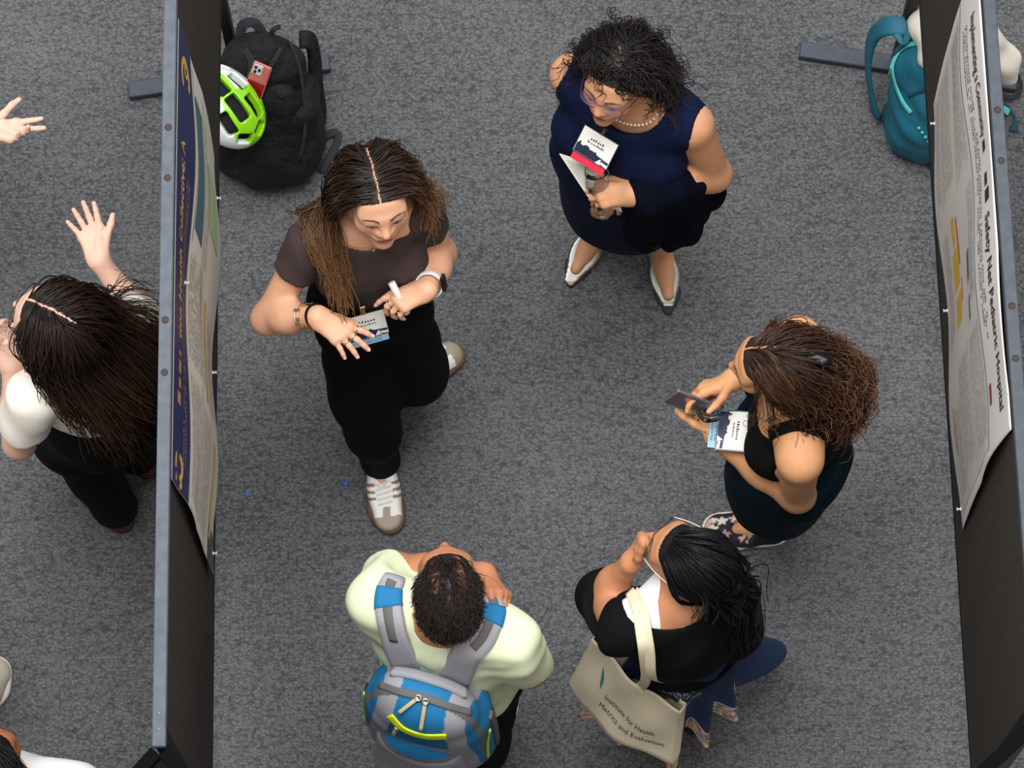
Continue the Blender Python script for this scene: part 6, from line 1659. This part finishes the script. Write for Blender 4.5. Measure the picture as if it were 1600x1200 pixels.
# ------------------------------------------------------------------ woman in the white top on the far side of the left board
def cup(label, bot, top, r0, r1):
    v, F = lathe([(1e-4, 0), (r0, 0), (r0 * 1.02, 0.002), (r1 * 0.98, np.linalg.norm(top - bot)), (r1 * 1.04, np.linalg.norm(top - bot) + 0.002), (r1 * 0.95, np.linalg.norm(top - bot)), (r0 * 0.95, 0.004), (1e-4, 0.004)], bot, top - bot, 28)
    return tag(meshobj('plastic_cup', v, F, mat('clear_plastic', (0.97, 0.95, 0.95), 0.04, trans=1.0, ior=1.3)), label, 'cup')
def woman_white():
    J = dict(hs=1.0, lg=0.75, bust=dict(r=0.06, f=0.05, dn=0.135, sep=0.075))
    J['S'] = [P(196, 494, 1.29), P(50, 622, 1.29)]
    E0 = reach(J['S'][0], 246, 528, 0.27, False); E1 = reach(J['S'][1], 30, 692, 0.25, False)
    J['E'] = [E0, E1]; J['W'] = [reach(E0, 155, 408, 0.265, True), reach(E1, 18, 572, 0.225, True)]
    J['N'] = P(118, 552, 1.36); J['H'] = P(86, 506, 1.475); J['HR'] = head_frame(150, 5, 0)
    J['PV'] = P(158, 636, 0.88); J['HP'] = [P(186, 616, 0.84), P(130, 660, 0.84)]
    J['A'] = [P(222, 716, 0.08), P(184, 800, 0.08)]; J['T'] = [P(150, 655, 0.0), P(150, 720, 0.0)]
    fw = np.array((-0.66, 0.75, 0)); J['K'] = [leg_ik(J['HP'][i], J['A'][i], fw, 0.405, 0.405) for i in (0, 1)]
    J['hand'] = [dict(d=P(136, 340, J['W'][0][2] + 0.02) - J['W'][0], n=np.array((0.1, 0.35, -1.0)), curls=[(4, 6, 5), (6, 8, 6), (8, 8, 6), (8, 10, 6)], spread=(4, -3, -13, -26), thumb=(26, -4, -8), s=0.92),
                 dict(d=P(8, 520, J['W'][1][2] + 0.03) - J['W'][1], n=np.array((0.25, -0.2, -1.0)), curls=[(35, 45, 30)] * 4, spread=(8, 3, -3, -9), thumb=(50, -10, 10), s=0.95)]
    limb_report(J, 'F')
    root = empty('person', (J['PV'][0], J['PV'][1], 0), 'woman in white top and black trousers raising one open hand, left of the board', 'person', 'visitors at the poster session')
    S = body_solid(J); part = (0.006, -0.06, 0.09, 0.0022, 0.0)
    build_body(root, J, S, dict(skin=srgb(228, 184, 162), lips=srgb(190, 108, 100), hair=srgb(30, 20, 18), part=part), skin_mat('skin_fair'), hh=0.003)
    T, Q = torso_axes(J); up = T[2]; wz = J['PV'] + up * 0.10
    C = Solid(0.02); C.add(torso_prims(J, 0.012), 0.05); C.add(bust_prims(J, 0.010, **J['bust']), 0.05); C.add([cone(J['N'] - up * 0.03, J['S'][0], 0.058, 0.055), cone(J['N'] - up * 0.03, J['S'][1], 0.058, 0.055)], 0.03)
    for i in (0, 1):
        a, b = J['S'][i], J['E'][i]; e = a + (b - a) * (0.45 if i == 0 else 0.58)
        sl = Solid(0.0); sl.add([cone(a, e + (b - a) * 0.1, 0.066, 0.070)], 0); sl.keep(half(e, b - a), 0.004); C.add([Prim(sl.eval)], 0.03)
    C.disp = wrinkles(0.005, 8, 45, (1, 1, 0.7))
    C.cut(econe(J['N'] + T[1] * 0.02, J['N'] + up * 0.12 + T[1] * 0.03, 0.078, 0.09, T, (1, 1, 1)), 0.006); C.keep(half(wz, -up), 0.004)
    lo, hi = bounds([*J['S'], *J['E'], J['PV']], 0.17); cloth('white_top', root, C, lo, hi, 0.0065, mat('ivory_cotton', srgb(240, 234, 222), 0.85))
    B = Solid(0.03); B.add(torso_prims(J, 0.016)[1:3] + [ell(J['PV'] - T[1] * 0.05, (0.15, 0.11, 0.13), Q)], 0.05)
    for i in (0, 1):
        H, K, A = J['HP'][i], J['K'][i], J['A'][i]; e = A + nrm((J['T'][i] - A) * np.array((1, 1, 0))) * 0.025; B.add([cone(H, K, 0.100, 0.085), cone(K, e, 0.082, 0.064)], 0.08)
    B.disp = wrinkles(0.006, 5, 47); B.keep(half((0, 0, 0.055), (0, 0, -1)), 0.004); B.keep(half(wz + up * 0.012, up), 0.004)
    lo, hi = bounds([*J['HP'], *J['A'], *J['K'], wz], 0.16); cloth('trousers', root, B, lo, hi, 0.009, M_BLACKCLOTH)
    for i in (0, 1):
        o = empty('loafer', J['A'][i] * np.array((1, 1, 0)) - parent_origin(root)); o.parent = root
        shoe(o, J, i, mat('oxblood_leather', srgb(86, 34, 28), 0.4), mat('loafer_sole', srgb(40, 26, 20), 0.6), L=0.25, width=0.98)
    Sh = Solid(0.02)
    for g in head_groups(J): Sh.add(*g)
    Sh.groups += C.groups; Sh.groups += B.groups[:1]
    def aim(p, t):
        l = (p - J['H']) @ J['HR'].T
        low = np.clip((0.02 - l[:, 2]) * 20, 0, 1)
        return (-0.55 * low)[:, None] * T[1] + (np.where(l[:, 0] > 0, 0.16, 0.14) * low)[:, None] * T[0] - (np.maximum(-l[:, 1] - 0.20, 0) * 5)[:, None] * (-T[1])
    h1 = grow_hair(J, Sh, 660, 0.45, 71, part=part, lift=(0.003, 0.022), flow=(0.6, 0.75, 0.0), aim=aim, rad=(0.0025, 0.0010), kids=3, spread=0.009, wave=(0.010, 1.6, 0.9), lvar=0.4, npts=14, cap=lambda q: np.column_stack([np.minimum(q[:, 0], -0.86), q[:, 1:]]))
    h2 = grow_hair(J, Sh, 260, 0.17, 72, part=part, lift=(0.001, 0.006), flow=(0.6, 0.8, 0.0), rad=(0.0024, 0.0016), kids=3, spread=0.002, npts=9, root_ok=lambda x, y, z: (np.abs(x - 0.006) < 0.03) & (z > 0.04))
    hair_obj('hair', root, [h1, h2], srgb(30, 20, 17), srgb(62, 42, 30), 1.4)
    glasses(root, J, mat('dark_grey_frame', srgb(40, 40, 44), 0.35, 0.5), mat('clear_lens', (1, 1, 1), 0.02, alpha=0.10), r=0.0016)
    j = J['fj'][1]; c = (j[1][1] + j[1][3]) / 2 + np.array((0.0, 0.0, 0.03))
    cup('clear plastic cup in the hand of the woman in white', P(7, 535, c[2] - 0.05), P(7, 519, c[2] + 0.05), 0.024, 0.034)
    return J, S
JF, SF = woman_white()
# ------------------------------------------------------------------ three people at the left edge, mostly outside the picture
def edge_person(label, px, py, yaw, height, shirt, trousers, skin, hairc, shoe_m, hand=None, lean=0.0, seed=1, bald=0.0, detail=0.0042, long_arm=None, sole=None):
    """px, py: where the head is seen"""
    k = height / 1.65; a = math.radians(yaw); f = np.array((math.cos(a), math.sin(a), 0)); r = np.array((f[1], -f[0], 0)); z = np.array((0, 0, 1.0))
    J = dict(hs=1.0 * k ** 0.3); Hd = P(px, py, 1.50 * k); base = np.array((Hd[0], Hd[1], 0)) - f * 0.02
    J['H'] = Hd; J['HR'] = head_frame(yaw, 0); J['N'] = base + z * 1.37 * k; J['S'] = [base + r * 0.17 * k + z * 1.30 * k, base - r * 0.17 * k + z * 1.30 * k]
    J['PV'] = base + z * 0.90 * k; J['HP'] = [base + r * 0.085 + z * 0.86 * k, base - r * 0.085 + z * 0.86 * k]
    J['A'] = [base + r * 0.11 + z * 0.08, base - r * 0.11 + z * 0.08]; J['T'] = [p + f * 0.18 for p in J['A']]
    J['K'] = [leg_ik(J['HP'][i], J['A'][i], f, 0.40 * k, 0.40 * k) for i in (0, 1)]
    J['E'] = [J['S'][0] + r * 0.04 - z * 0.27, J['S'][1] - r * 0.04 - z * 0.27]; J['W'] = [J['E'][0] + f * 0.17 - z * 0.16, J['E'][1] + f * 0.17 - z * 0.16]
    J['W'] = [e - f * 0.02 - z * 0.24 for e in J['E']]
    J['hand'] = [dict(d=f * 0.1 - z, n=r, s=0.95), dict(d=f * 0.1 - z, n=-r, s=0.95)]
    if long_arm: long_arm(J)
    root = empty('person', base, label, 'person', 'visitors at the poster session'); S = body_solid(J)
    hl = lambda y: np.interp(y, [-0.115, -0.05, -0.015, 0.012, 0.045, 0.080], [-0.085, -0.060, -0.020, 0.005, 0.050, 0.070])
    build_body(root, J, S, dict(skin=skin, lips=np.array(skin) * np.array((0.85, 0.6, 0.6)), hair=hairc, part=None, hl=hl), skin_mat('skin_edge_%d' % seed), h=0.014, hh=detail, hand_h=0.004)
    T, Q = torso_axes(J); up = T[2]
    C = Solid(0.025); C.add(torso_prims(J, 0.02), 0.05); C.add([cone(J['N'] - up * 0.03, J['S'][0], 0.062, 0.058), cone(J['N'] - up * 0.03, J['S'][1], 0.062, 0.058)], 0.03)
    for i in (0, 1):
        a_, b_ = J['S'][i], J['E'][i]; e = a_ + (b_ - a_) * 0.6; sl = Solid(0.0); sl.add([cone(a_, b_, 0.070, 0.066)], 0); sl.keep(half(e, b_ - a_), 0.004); C.add([Prim(sl.eval)], 0.03)
    C.disp = wrinkles(0.006, 7, seed + 200); C.cut(econe(J['N'] + T[1] * 0.01 + up * 0.01, J['N'] + up * 0.12, 0.074, 0.09, T, (1, 1, 1)), 0.006); C.keep(half(J['PV'] - up * 0.05, -up), 0.005)
    lo, hi = bounds([*J['S'], *J['E'], J['PV']], 0.17); cloth('shirt', root, C, lo, hi, 0.013, shirt)
    B = Solid(0.03); B.add(torso_prims(J, 0.015)[2:3], 0.05)
    for i in (0, 1): B.add([cone(J['HP'][i], J['K'][i], 0.10, 0.08), cone(J['K'][i], J['A'][i], 0.078, 0.064)], 0.05)
    B.keep(half((0, 0, 0.065), (0, 0, -1)), 0.004); B.keep(half(J['PV'] + up * 0.08, up), 0.004); lo, hi = bounds([*J['HP'], *J['A'], *J['K']], 0.15); cloth('trousers', root, B, lo, hi, 0.016, trousers)
    for i in (0, 1):
        o = empty('shoe', J['A'][i] * np.array((1, 1, 0)) - parent_origin(root)); o.parent = root; shoe(o, J, i, shoe_m, sole or shoe_m, L=0.27, width=1.1)
    Sh = Solid(0.02)
    for g in head_groups(J): Sh.add(*g)
    h1 = grow_hair(J, Sh, 500, 0.05, seed + 300, lift=(0.001, 0.007), flow=(0.2, 0.7, 0.1), grav=0.4, hl=hl, rad=(0.0014, 0.0008), kids=2, spread=0.002, npts=5, step=0.012)
    hair_obj('hair', root, [h1], hairc, np.array(hairc) * 1.4, 1.0)
    return J
def arm_g(J):
    # left arm stretched to the right with the palm up, into the picture
    W = P(-26, 205, 1.16); J['S'][1] = J['S'][1]
    d = W - J['S'][1]; J['E'][1] = J['S'][1] + d * 0.52 + np.array((0, 0, -0.07)); J['W'][1] = W
    J['hand'][1] = dict(d=P(60, 204, 1.17) - W, n=np.array((0.0, -0.25, -1.0)), curls=[(2, 4, 4), (4, 6, 4), (24, 30, 20), (30, 36, 20)], spread=(6, -4, -9, -14), thumb=(46, 0, -10), s=0.95)
edge_person('person in pale shirt at the upper left edge, open hand reaching in', -285, 110, -8, 1.68, mat('pale_blue_shirt', srgb(176, 190, 206), 0.85), M_BLACKCLOTH, srgb(226, 186, 166), srgb(46, 32, 24), mat('brown_leather', srgb(84, 58, 42), 0.5), long_arm=arm_g, seed=3, detail=0.006)
edge_person('person with short black hair at the lower left corner, white shirt', -14, 1206, 92, 1.72, mat('white_shirt', srgb(232, 232, 230), 0.85), M_BLACKCLOTH, srgb(176, 110, 72), srgb(16, 13, 13), mat('black_leather', srgb(20, 18, 18), 0.5), seed=5, detail=0.0034)
edge_person('person at the left edge of whom only pale suede shoes show', -262, 905, 62, 1.70, mat('grey_shirt', srgb(130, 132, 136), 0.85), mat('khaki_cotton', srgb(140, 126, 100), 0.85), srgb(206, 160, 130), srgb(50, 38, 30), mat('pale_suede', srgb(176, 168, 150), 0.9), seed=7, detail=0.006, sole=mat('pale_rubber', srgb(200, 190, 180), 0.8))
# ------------------------------------------------------------------ black backpack with helmet and phone by the left board
M_PACKBLACK = mat('black_ripstop', srgb(27, 27, 30), 0.7, spec=0.3, noise=(18, 0.25), bump=(16, 0.9, 0.03))
M_WEB = mat('black_webbing', srgb(36, 38, 43), 0.8)
def black_pack():
    b0, t0 = P(418, 246, 0.02), P(409, 92, 0.44)
    R = frame3((0.05, 1, 0.0), t0 - b0); R = np.array((R[0], R[1], R[2])); up = nrm(t0 - b0); R = np.array((nrm(np.cross((0, 1, 0), up)), np.cross(up, nrm(np.cross((0, 1, 0), up))), up))
    L = np.linalg.norm(t0 - b0); w = lambda x, y, z: b0 + np.array((x, y, z)) @ R
    root = empty('backpack', (b0[0], b0[1], 0), 'black backpack standing on the carpet with a helmet strapped to it', 'backpack')
    K = Solid(0.03)
    K.add([econe(w(0.005, 0.0, 0.07), w(0.0, 0.03, L - 0.07), 0.158, 0.120, R, (1, 0.66, 1)), rbox(w(0.005, 0.0, 0.16), (0.150, 0.095, 0.155), 0.06, R)], 0.04)
    K.disp = wrinkles(0.006, 7, 91)
    K.keep(half((0, 0, 0.004), (0, 0, -1)), 0.01)
    lo, hi = bounds([w(0, 0, 0), w(0, 0, L)], 0.24); cloth('main_compartment', root, K, lo, hi, 0.006, M_PACKBLACK)
    Fp = Solid(0.02); Fp.add([econe(w(0.02, -0.075, 0.10), w(0.03, -0.045, L - 0.16), 0.125, 0.095, R, (1, 0.5, 1))], 0); Fp.disp = wrinkles(0.008, 6, 92, (1, 1, 0.5)); Fp.keep(half((0, 0, 0.004), (0, 0, -1)), 0.01)
    cloth('front_pocket', root, Fp, lo, hi, 0.006, M_PACKBLACK)
    al = Solid(0.0); al.groups = K.groups + Fp.groups; al.K = 0.02
    def strip(pxs, width, th, name, off=0.003, z0=0.8):
        hp, hn = hits(al, pxs, z0, off); v, F = ribbon(catmull(hp, 5), catmull(hn, 5), width, th); return meshobj(name, v, F, M_WEB, root)
    strip([(382, 78), (392, 92), (394, 108), (390, 124)], 0.022, 0.004, 'front_strap'); strip([(440, 75), (428, 95), (418, 112)], 0.014, 0.003, 'front_strap')
    strip([(452, 66), (466, 100), (474, 150), (476, 205), (468, 250)], 0.010, 0.005, 'seam')
    v, F = ribbon(catmull([w(-0.06, 0.06, L - 0.02), w(-0.055, 0.08, L + 0.045), w(-0.02, 0.085, L + 0.055), w(0.01, 0.07, L + 0.01)], 6), np.tile((0, -0.4, 1.0), (19, 1)), 0.028, 0.006); meshobj('grab_handle', v, F, M_WEB, root)
    q = [(424, 52, 0.46), (430, 44, 0.48), (437, 42, 0.47)]
    v, F = ribbon(catmull([P(*a) for a in q], 6), np.tile((0, -0.5, 1.0), (13, 1)), 0.014, 0.004); meshobj('loose_strap', v, F, M_WEB, root)
    sp = [P(468, 62, 0.40), P(483, 64, 0.38), P(489, 90, 0.30), P(492, 130, 0.22), P(498, 175, 0.12), P(497, 198, 0.06)]
    v, F = ribbon(catmull(sp, 6), np.tile((0.7, -0.2, 0.7), (31, 1)), 0.052, 0.012); meshobj('shoulder_strap', v, F, M_PACKBLACK, root)
    v, F = box(P(499, 196, 0.05), (0.016, 0.022, 0.008), None, 0.003); meshobj('buckle', v, F, M_WEB, root, smooth=False)
    tl = [P(495, 208, 0.02), P(505, 212, 0.012), P(522, 207, 0.016), P(528, 215, 0.010), P(518, 240, 0.006), P(502, 270, 0.006)]
    v, F = ribbon(catmull(tl, 6), np.tile((0, 0, 1.0), (31, 1)), 0.024, 0.003); meshobj('loose_strap', v, F, M_WEB, root)
    # four tiny letters near the base, too small to read
    hp, hn = hits(K, [(371 + 4 * k, 269 + 0.6 * k) for k in range(4)], 0.6, 0.001)
    for p, n_ in zip(hp, hn):
        v, F = box(p, (0.0022, 0.0006, 0.002), None); meshobj('logo_letter', v, F, mat('logo_grey', srgb(190, 190, 192), 0.5), root, smooth=False)
    # phone standing in the front pocket
    c = hit(al, 404, 121, 0.8, off=0.012)[0]; ax = nrm(P(412, 98, c[2] + 0.03) - P(397, 140, c[2] - 0.03)); nn = nrm(np.array((-0.15, -0.45, 0.85))); nn = nrm(nn - nn.dot(ax) * ax); sd = np.cross(ax, nn); Rm = np.array((sd, ax, nn))
    ph = empty('smartphone', c, 'smartphone in a clear red case standing in the black backpack pocket', 'phone')
    c = c - ax * 0.012; v, F = box(c, (0.028, 0.056, 0.0055), Rm, 0.004); meshobj('case', v, F, mat('rose_case', srgb(190, 104, 92), 0.25, coat=0.4), ph, smooth=False)
    v, F = box(c - ax * 0.026 + nn * 0.0052, (0.025, 0.026, 0.0012), Rm, 0.0005); meshobj('red_back', v, F, mat('deep_red', srgb(140, 16, 16), 0.3), ph, smooth=False)
    cm = c + ax * 0.036 + sd * -0.009 + nn * 0.006
    v, F = box(cm, (0.014, 0.015, 0.0022), Rm, 0.0015); cb = meshobj('camera_plate', v, F, mat('plate_pale', srgb(206, 206, 204), 0.3), ph, smooth=False)
    for a, b in ((-0.006, 0.006), (0.006, 0.001), (-0.005, -0.007)):
        v, F = lathe([(1e-4, 0.003), (0.0042, 0.003), (0.0046, 0)], cm + sd * a + ax * b + nn * 0.002, nn, 14); meshobj('camera_lens', v, F, mat('lens_black', (0.006, 0.006, 0.01), 0.1), cb)
    # helmet hanging at the side
    hc = P(352, 166, 0.40); la = nrm(np.array((0.62, -0.78, -0.10))); hu = nrm(np.array((0.28, -0.15, 0.9))); hu = nrm(hu - hu.dot(la) * la); hr = np.cross(la, hu); Rh = np.array((hr, la, hu))
    H = Solid(0.0); hw = lambda x, y, z: hc + np.array((x, y, z)) @ Rh
    shell = Solid(0.004); shell.add([ell(hw(0, 0, 0), (0.098, 0.135, 0.092), Rh)], 0); shell.cut(ell(hw(0, 0, -0.01), (0.074, 0.110, 0.070), Rh), 0.004); shell.keep(half(hw(0, 0, -0.012), -Rh[2] - Rh[1] * 0.15), 0.006)
    H.add([Prim(shell.eval)], 0)
    for (x, y, z, a, rx, ry) in ((0.0, 0.045, 0.088, 0, 0.018, 0.040), (0.0, -0.045, 0.088, 0, 0.018, 0.040), (0.047, 0.06, 0.062, 14, 0.017, 0.034), (-0.047, 0.06, 0.062, -14, 0.017, 0.034), (0.050, -0.02, 0.066, 6, 0.016, 0.030), (-0.050, -0.02, 0.066, -6, 0.016, 0.030), (0.078, 0.02, 0.030, 5, 0.012, 0.034), (-0.078, 0.02, 0.030, -5, 0.012, 0.034), (0.024, 0.110, 0.030, 30, 0.020, 0.016), (-0.024, 0.110, 0.030, -30, 0.020, 0.016), (0.05, -0.085, 0.045, -15, 0.012, 0.022), (-0.05, -0.085, 0.045, 15, 0.012, 0.022)):
        d = nrm(np.array((x / 0.098 ** 2, y / 0.135 ** 2, z / 0.092 ** 2)) @ Rh); f = rot_about(la, hu, -a); f = nrm(f - f.dot(d) * d)
        H.cut(rbox(hw(x, y, z), (rx, ry, 0.06), 0.006, np.array((np.cross(f, d), f, d))), 0.004)
    lime, wht = np.array(srgb(150, 226, 20)), np.array(srgb(240, 242, 240))
    def hcol(V):
        x, y, z = ((V - hc) @ Rh.T).T; c = np.tile(wht, (len(V), 1))
        g = (np.abs(x - 0.012 * 0) < 0.030 + 0.20 * np.maximum(0, y)) | ((x < -0.03) & (y > 0.0)); c[g] = lime
        c[(x > 0.062) | ((z < 0.022) & (x > 0.02))] = wht
        inner = (x / 0.080) ** 2 + (y / 0.116) ** 2 + ((z + 0.006) / 0.075) ** 2 < 1; c[inner] = np.array(srgb(30, 32, 34))
        return c
    lo, hi = bounds([hc], 0.16); ho = empty('bike_helmet', hc, 'white and lime green bicycle helmet hanging on the black backpack', 'helmet')
    cloth('shell', ho, H, lo, hi, 0.0032, mat('helmet_gloss', vcol=True, rough=0.25, coat=0.5), cols=hcol)
    Li = Solid(0.0); Li.add([ell(hw(0, 0, -0.008), (0.072, 0.108, 0.066), Rh)], 0); Li.keep(half(hw(0, 0, -0.008), -Rh[2]), 0.01)
    cloth('liner', ho, Li, lo, hi, 0.006, mat('helmet_foam', srgb(26, 28, 30), 0.9))
    v, F = ribbon(catmull([hw(-0.07, 0.06, 0.0), hw(-0.05, 0.05, -0.05), hw(0.0, 0.03, -0.075)], 5), np.tile(-Rh[2], (11, 1)), 0.014, 0.003); meshobj('chin_strap', v, F, M_WEB, ho)
black_pack()

# ------------------------------------------------------------------ teal backpack behind the right board
def teal_pack():
    M_T = mat('teal_ripstop', srgb(18, 92, 112), 0.6, noise=(14, 0.15), bump=(14, 0.5, 0.012)); M_TZ = mat('aqua_zip', srgb(84, 178, 178), 0.55); M_TD = mat('dark_teal_nylon', srgb(10, 58, 78), 0.7)
    b0, t0 = P(1452, 214, 0.02), P(1470, 75, 0.40); up = nrm(t0 - b0); R0 = nrm(np.cross((-0.25, 1, 0), up)); R = np.array((R0, np.cross(up, R0), up)); L = np.linalg.norm(t0 - b0); w = lambda x, y, z: b0 + np.array((x, y, z)) @ R
    root = empty('backpack', (b0[0], b0[1], 0), 'teal backpack with aqua zips leaning behind the right display board', 'backpack')
    K = Solid(0.03); K.add([econe(w(0.0, 0.0, 0.08), w(0.0, 0.02, L - 0.08), 0.135, 0.118, R, (1, 0.8, 1)), ell(w(0.0, -0.05, 0.15), (0.115, 0.075, 0.14), R)], 0.04)
    K.disp = wrinkles(0.006, 8, 95); K.keep(half((0, 0, 0.004), (0, 0, -1)), 0.01)
    lo, hi = bounds([w(0, 0, 0), w(0, 0, L)], 0.24); cloth('main_compartment', root, K, lo, hi, 0.006, M_T)
    def strip(pxs, width, th, name, m, off=0.003):
        hp, hn = hits(K, pxs, 0.8, off); v, F = ribbon(catmull(hp, 6), catmull(hn, 6), width, th); return meshobj(name, v, F, m, root)
    strip([(1445, 68), (1425, 69), (1408, 78), (1397, 95), (1395, 110), (1401, 135), (1412, 160), (1424, 176)], 0.014, 0.005, 'main_zip', M_TZ)
    strip([(1438, 70), (1418, 72), (1402, 84), (1393, 104)], 0.008, 0.006, 'zip_flap', M_TD)
    strip([(1468, 130), (1445, 140), (1420, 150)], 0.010, 0.004, 'front_seam', M_TD)
    for k in range(6):
        hp, hn = hits(K, [(1436 + 5 * k, 200 + 7 * k)], 0.8, 0.004); v, F = join(beads([hp[0]], 0.0055)); meshobj('cord_loop', v, F, M_TZ, root)
    hp, hn = hits(K, [(1394, 104), (1390, 118)], 0.8, 0.008); v, F = ribbon(catmull(hp, 6), catmull(hn, 6), 0.011, 0.005); meshobj('zip_puller', v, F, M_TZ, root)
    sp = [P(1438, 42, 0.40), P(1412, 42, 0.42), P(1386, 42, 0.40), P(1366, 58, 0.32), P(1358, 95, 0.22), P(1362, 140, 0.12), P(1370, 178, 0.04)]
    nr = np.array([(0, -0.1, 1), (0, -0.1, 1), (-0.2, 0, 1), (-0.8, 0, 0.6), (-1, 0, 0.25), (-1, 0, 0.25), (-0.8, 0, 0.5)], float)
    v, F = ribbon(catmull(sp, 6), catmull(nr, 6), 0.058, 0.010); meshobj('shoulder_strap', v, F, M_T, root)
    sp = [P(1376, 184, 0.02), P(1384, 174, 0.03), P(1394, 172, 0.04), P(1400, 186, 0.05)]
    v, F = ribbon(catmull(sp, 6), np.tile((0, 0, 1.0), (19, 1)), 0.014, 0.003); meshobj('adjuster_strap', v, F, M_WEB, root)
    v, F = ribbon(catmull([P(1400, 52, 0.42), P(1412, 66, 0.42), P(1425, 45, 0.44), P(1440, 36, 0.43)], 6), np.tile((0, -0.3, 1.0), (19, 1)), 0.020, 0.006); meshobj('haul_loop', v, F, M_T, root)
    Bk = Solid(0.02); Bk.add([econe(P(1402, 178, 0.07), P(1420, 220, 0.05), 0.045, 0.055, R, (1, 1, 1))], 0); Bk.disp = wrinkles(0.006, 9, 96); lo, hi = bounds([P(1402, 178, 0.06), P(1425, 225, 0.06)], 0.1); cloth('side_pocket', root, Bk, lo, hi, 0.006, M_TD)
    v, F = ribbon(catmull([P(1450, 238, 0.02), P(1448, 252, 0.01), P(1456, 262, 0.01), P(1472, 262, 0.01)], 6), np.tile((0, 0, 1.0), (19, 1)), 0.014, 0.003); meshobj('loose_strap', v, F, M_WEB, root)
    v, F = ribbon(catmull([P(1556, 100, 0.10), P(1578, 104, 0.09), P(1594, 128, 0.04), P(1590, 148, 0.02), P(1572, 152, 0.02), P(1558, 140, 0.03)], 6), np.tile((0.3, 0, 1.0), (31, 1)), 0.014, 0.003); meshobj('loose_strap', v, F, M_WEB, root)
    v, F = ribbon(catmull([P(1560, 158, 0.02), P(1574, 166, 0.02), P(1586, 186, 0.015), P(1584, 206, 0.01)], 6), np.tile((0, 0, 1.0), (19, 1)), np.interp(np.linspace(0, 1, 19), [0, 0.7, 1], [0.006, 0.008, 0.03]), 0.004); meshobj('loose_strap', v, F, M_TD, root)
    v, F = ribbon(catmull([P(1558, 178, 0.02), P(1566, 170, 0.03), P(1576, 176, 0.02)], 6), np.tile((0, 0, 1.0), (13, 1)), 0.02, 0.004); meshobj('compression_strap', v, F, M_TZ, root)
    # pale cloth stuffed over the pack
    C = Solid(0.02); C.add([cone(P(1452, 0, 0.50), P(1447, 40, 0.46), 0.035, 0.030), cone(P(1450, 40, 0.46), P(1452, 82, 0.42), 0.032, 0.035), cone(P(1450, 40, 0.46), P(1520, 60, 0.44), 0.06, 0.07), cone(P(1520, 60, 0.44), P(1566, 96, 0.36), 0.07, 0.035), cone(P(1566, 94, 0.36), P(1570, 118, 0.28), 0.035, 0.022)], 0.03)
    C.disp = wrinkles(0.011, 9, 97); lo, hi = bounds([P(1452, -20, 0.5), P(1580, 120, 0.25)], 0.12); tag(cloth('towel', None, C, lo, hi, 0.006, mat('off_white_cotton', srgb(222, 214, 202), 0.95)), 'crumpled off-white cloth stuffed on top of the teal backpack', 'cloth')
teal_pack()
for i, (x, y, where) in enumerate(((388, 772, 'left of the gesturing woman'), (540, 755, 'beside her front sneaker'), (1085, 657, 'below the silver phone'))):
    c = P(x, y, 0.002); v, F = box(c, (0.0075, 0.006, 0.0015), rotz(20 * i + 10), 0.0006)
    tag(meshobj('confetti_scrap', v, F, mat('blue_scrap', srgb(52, 92, 170), 0.7), smooth=False), 'tiny blue paper scrap on the carpet ' + where, 'scrap', 'blue scraps on the carpet')
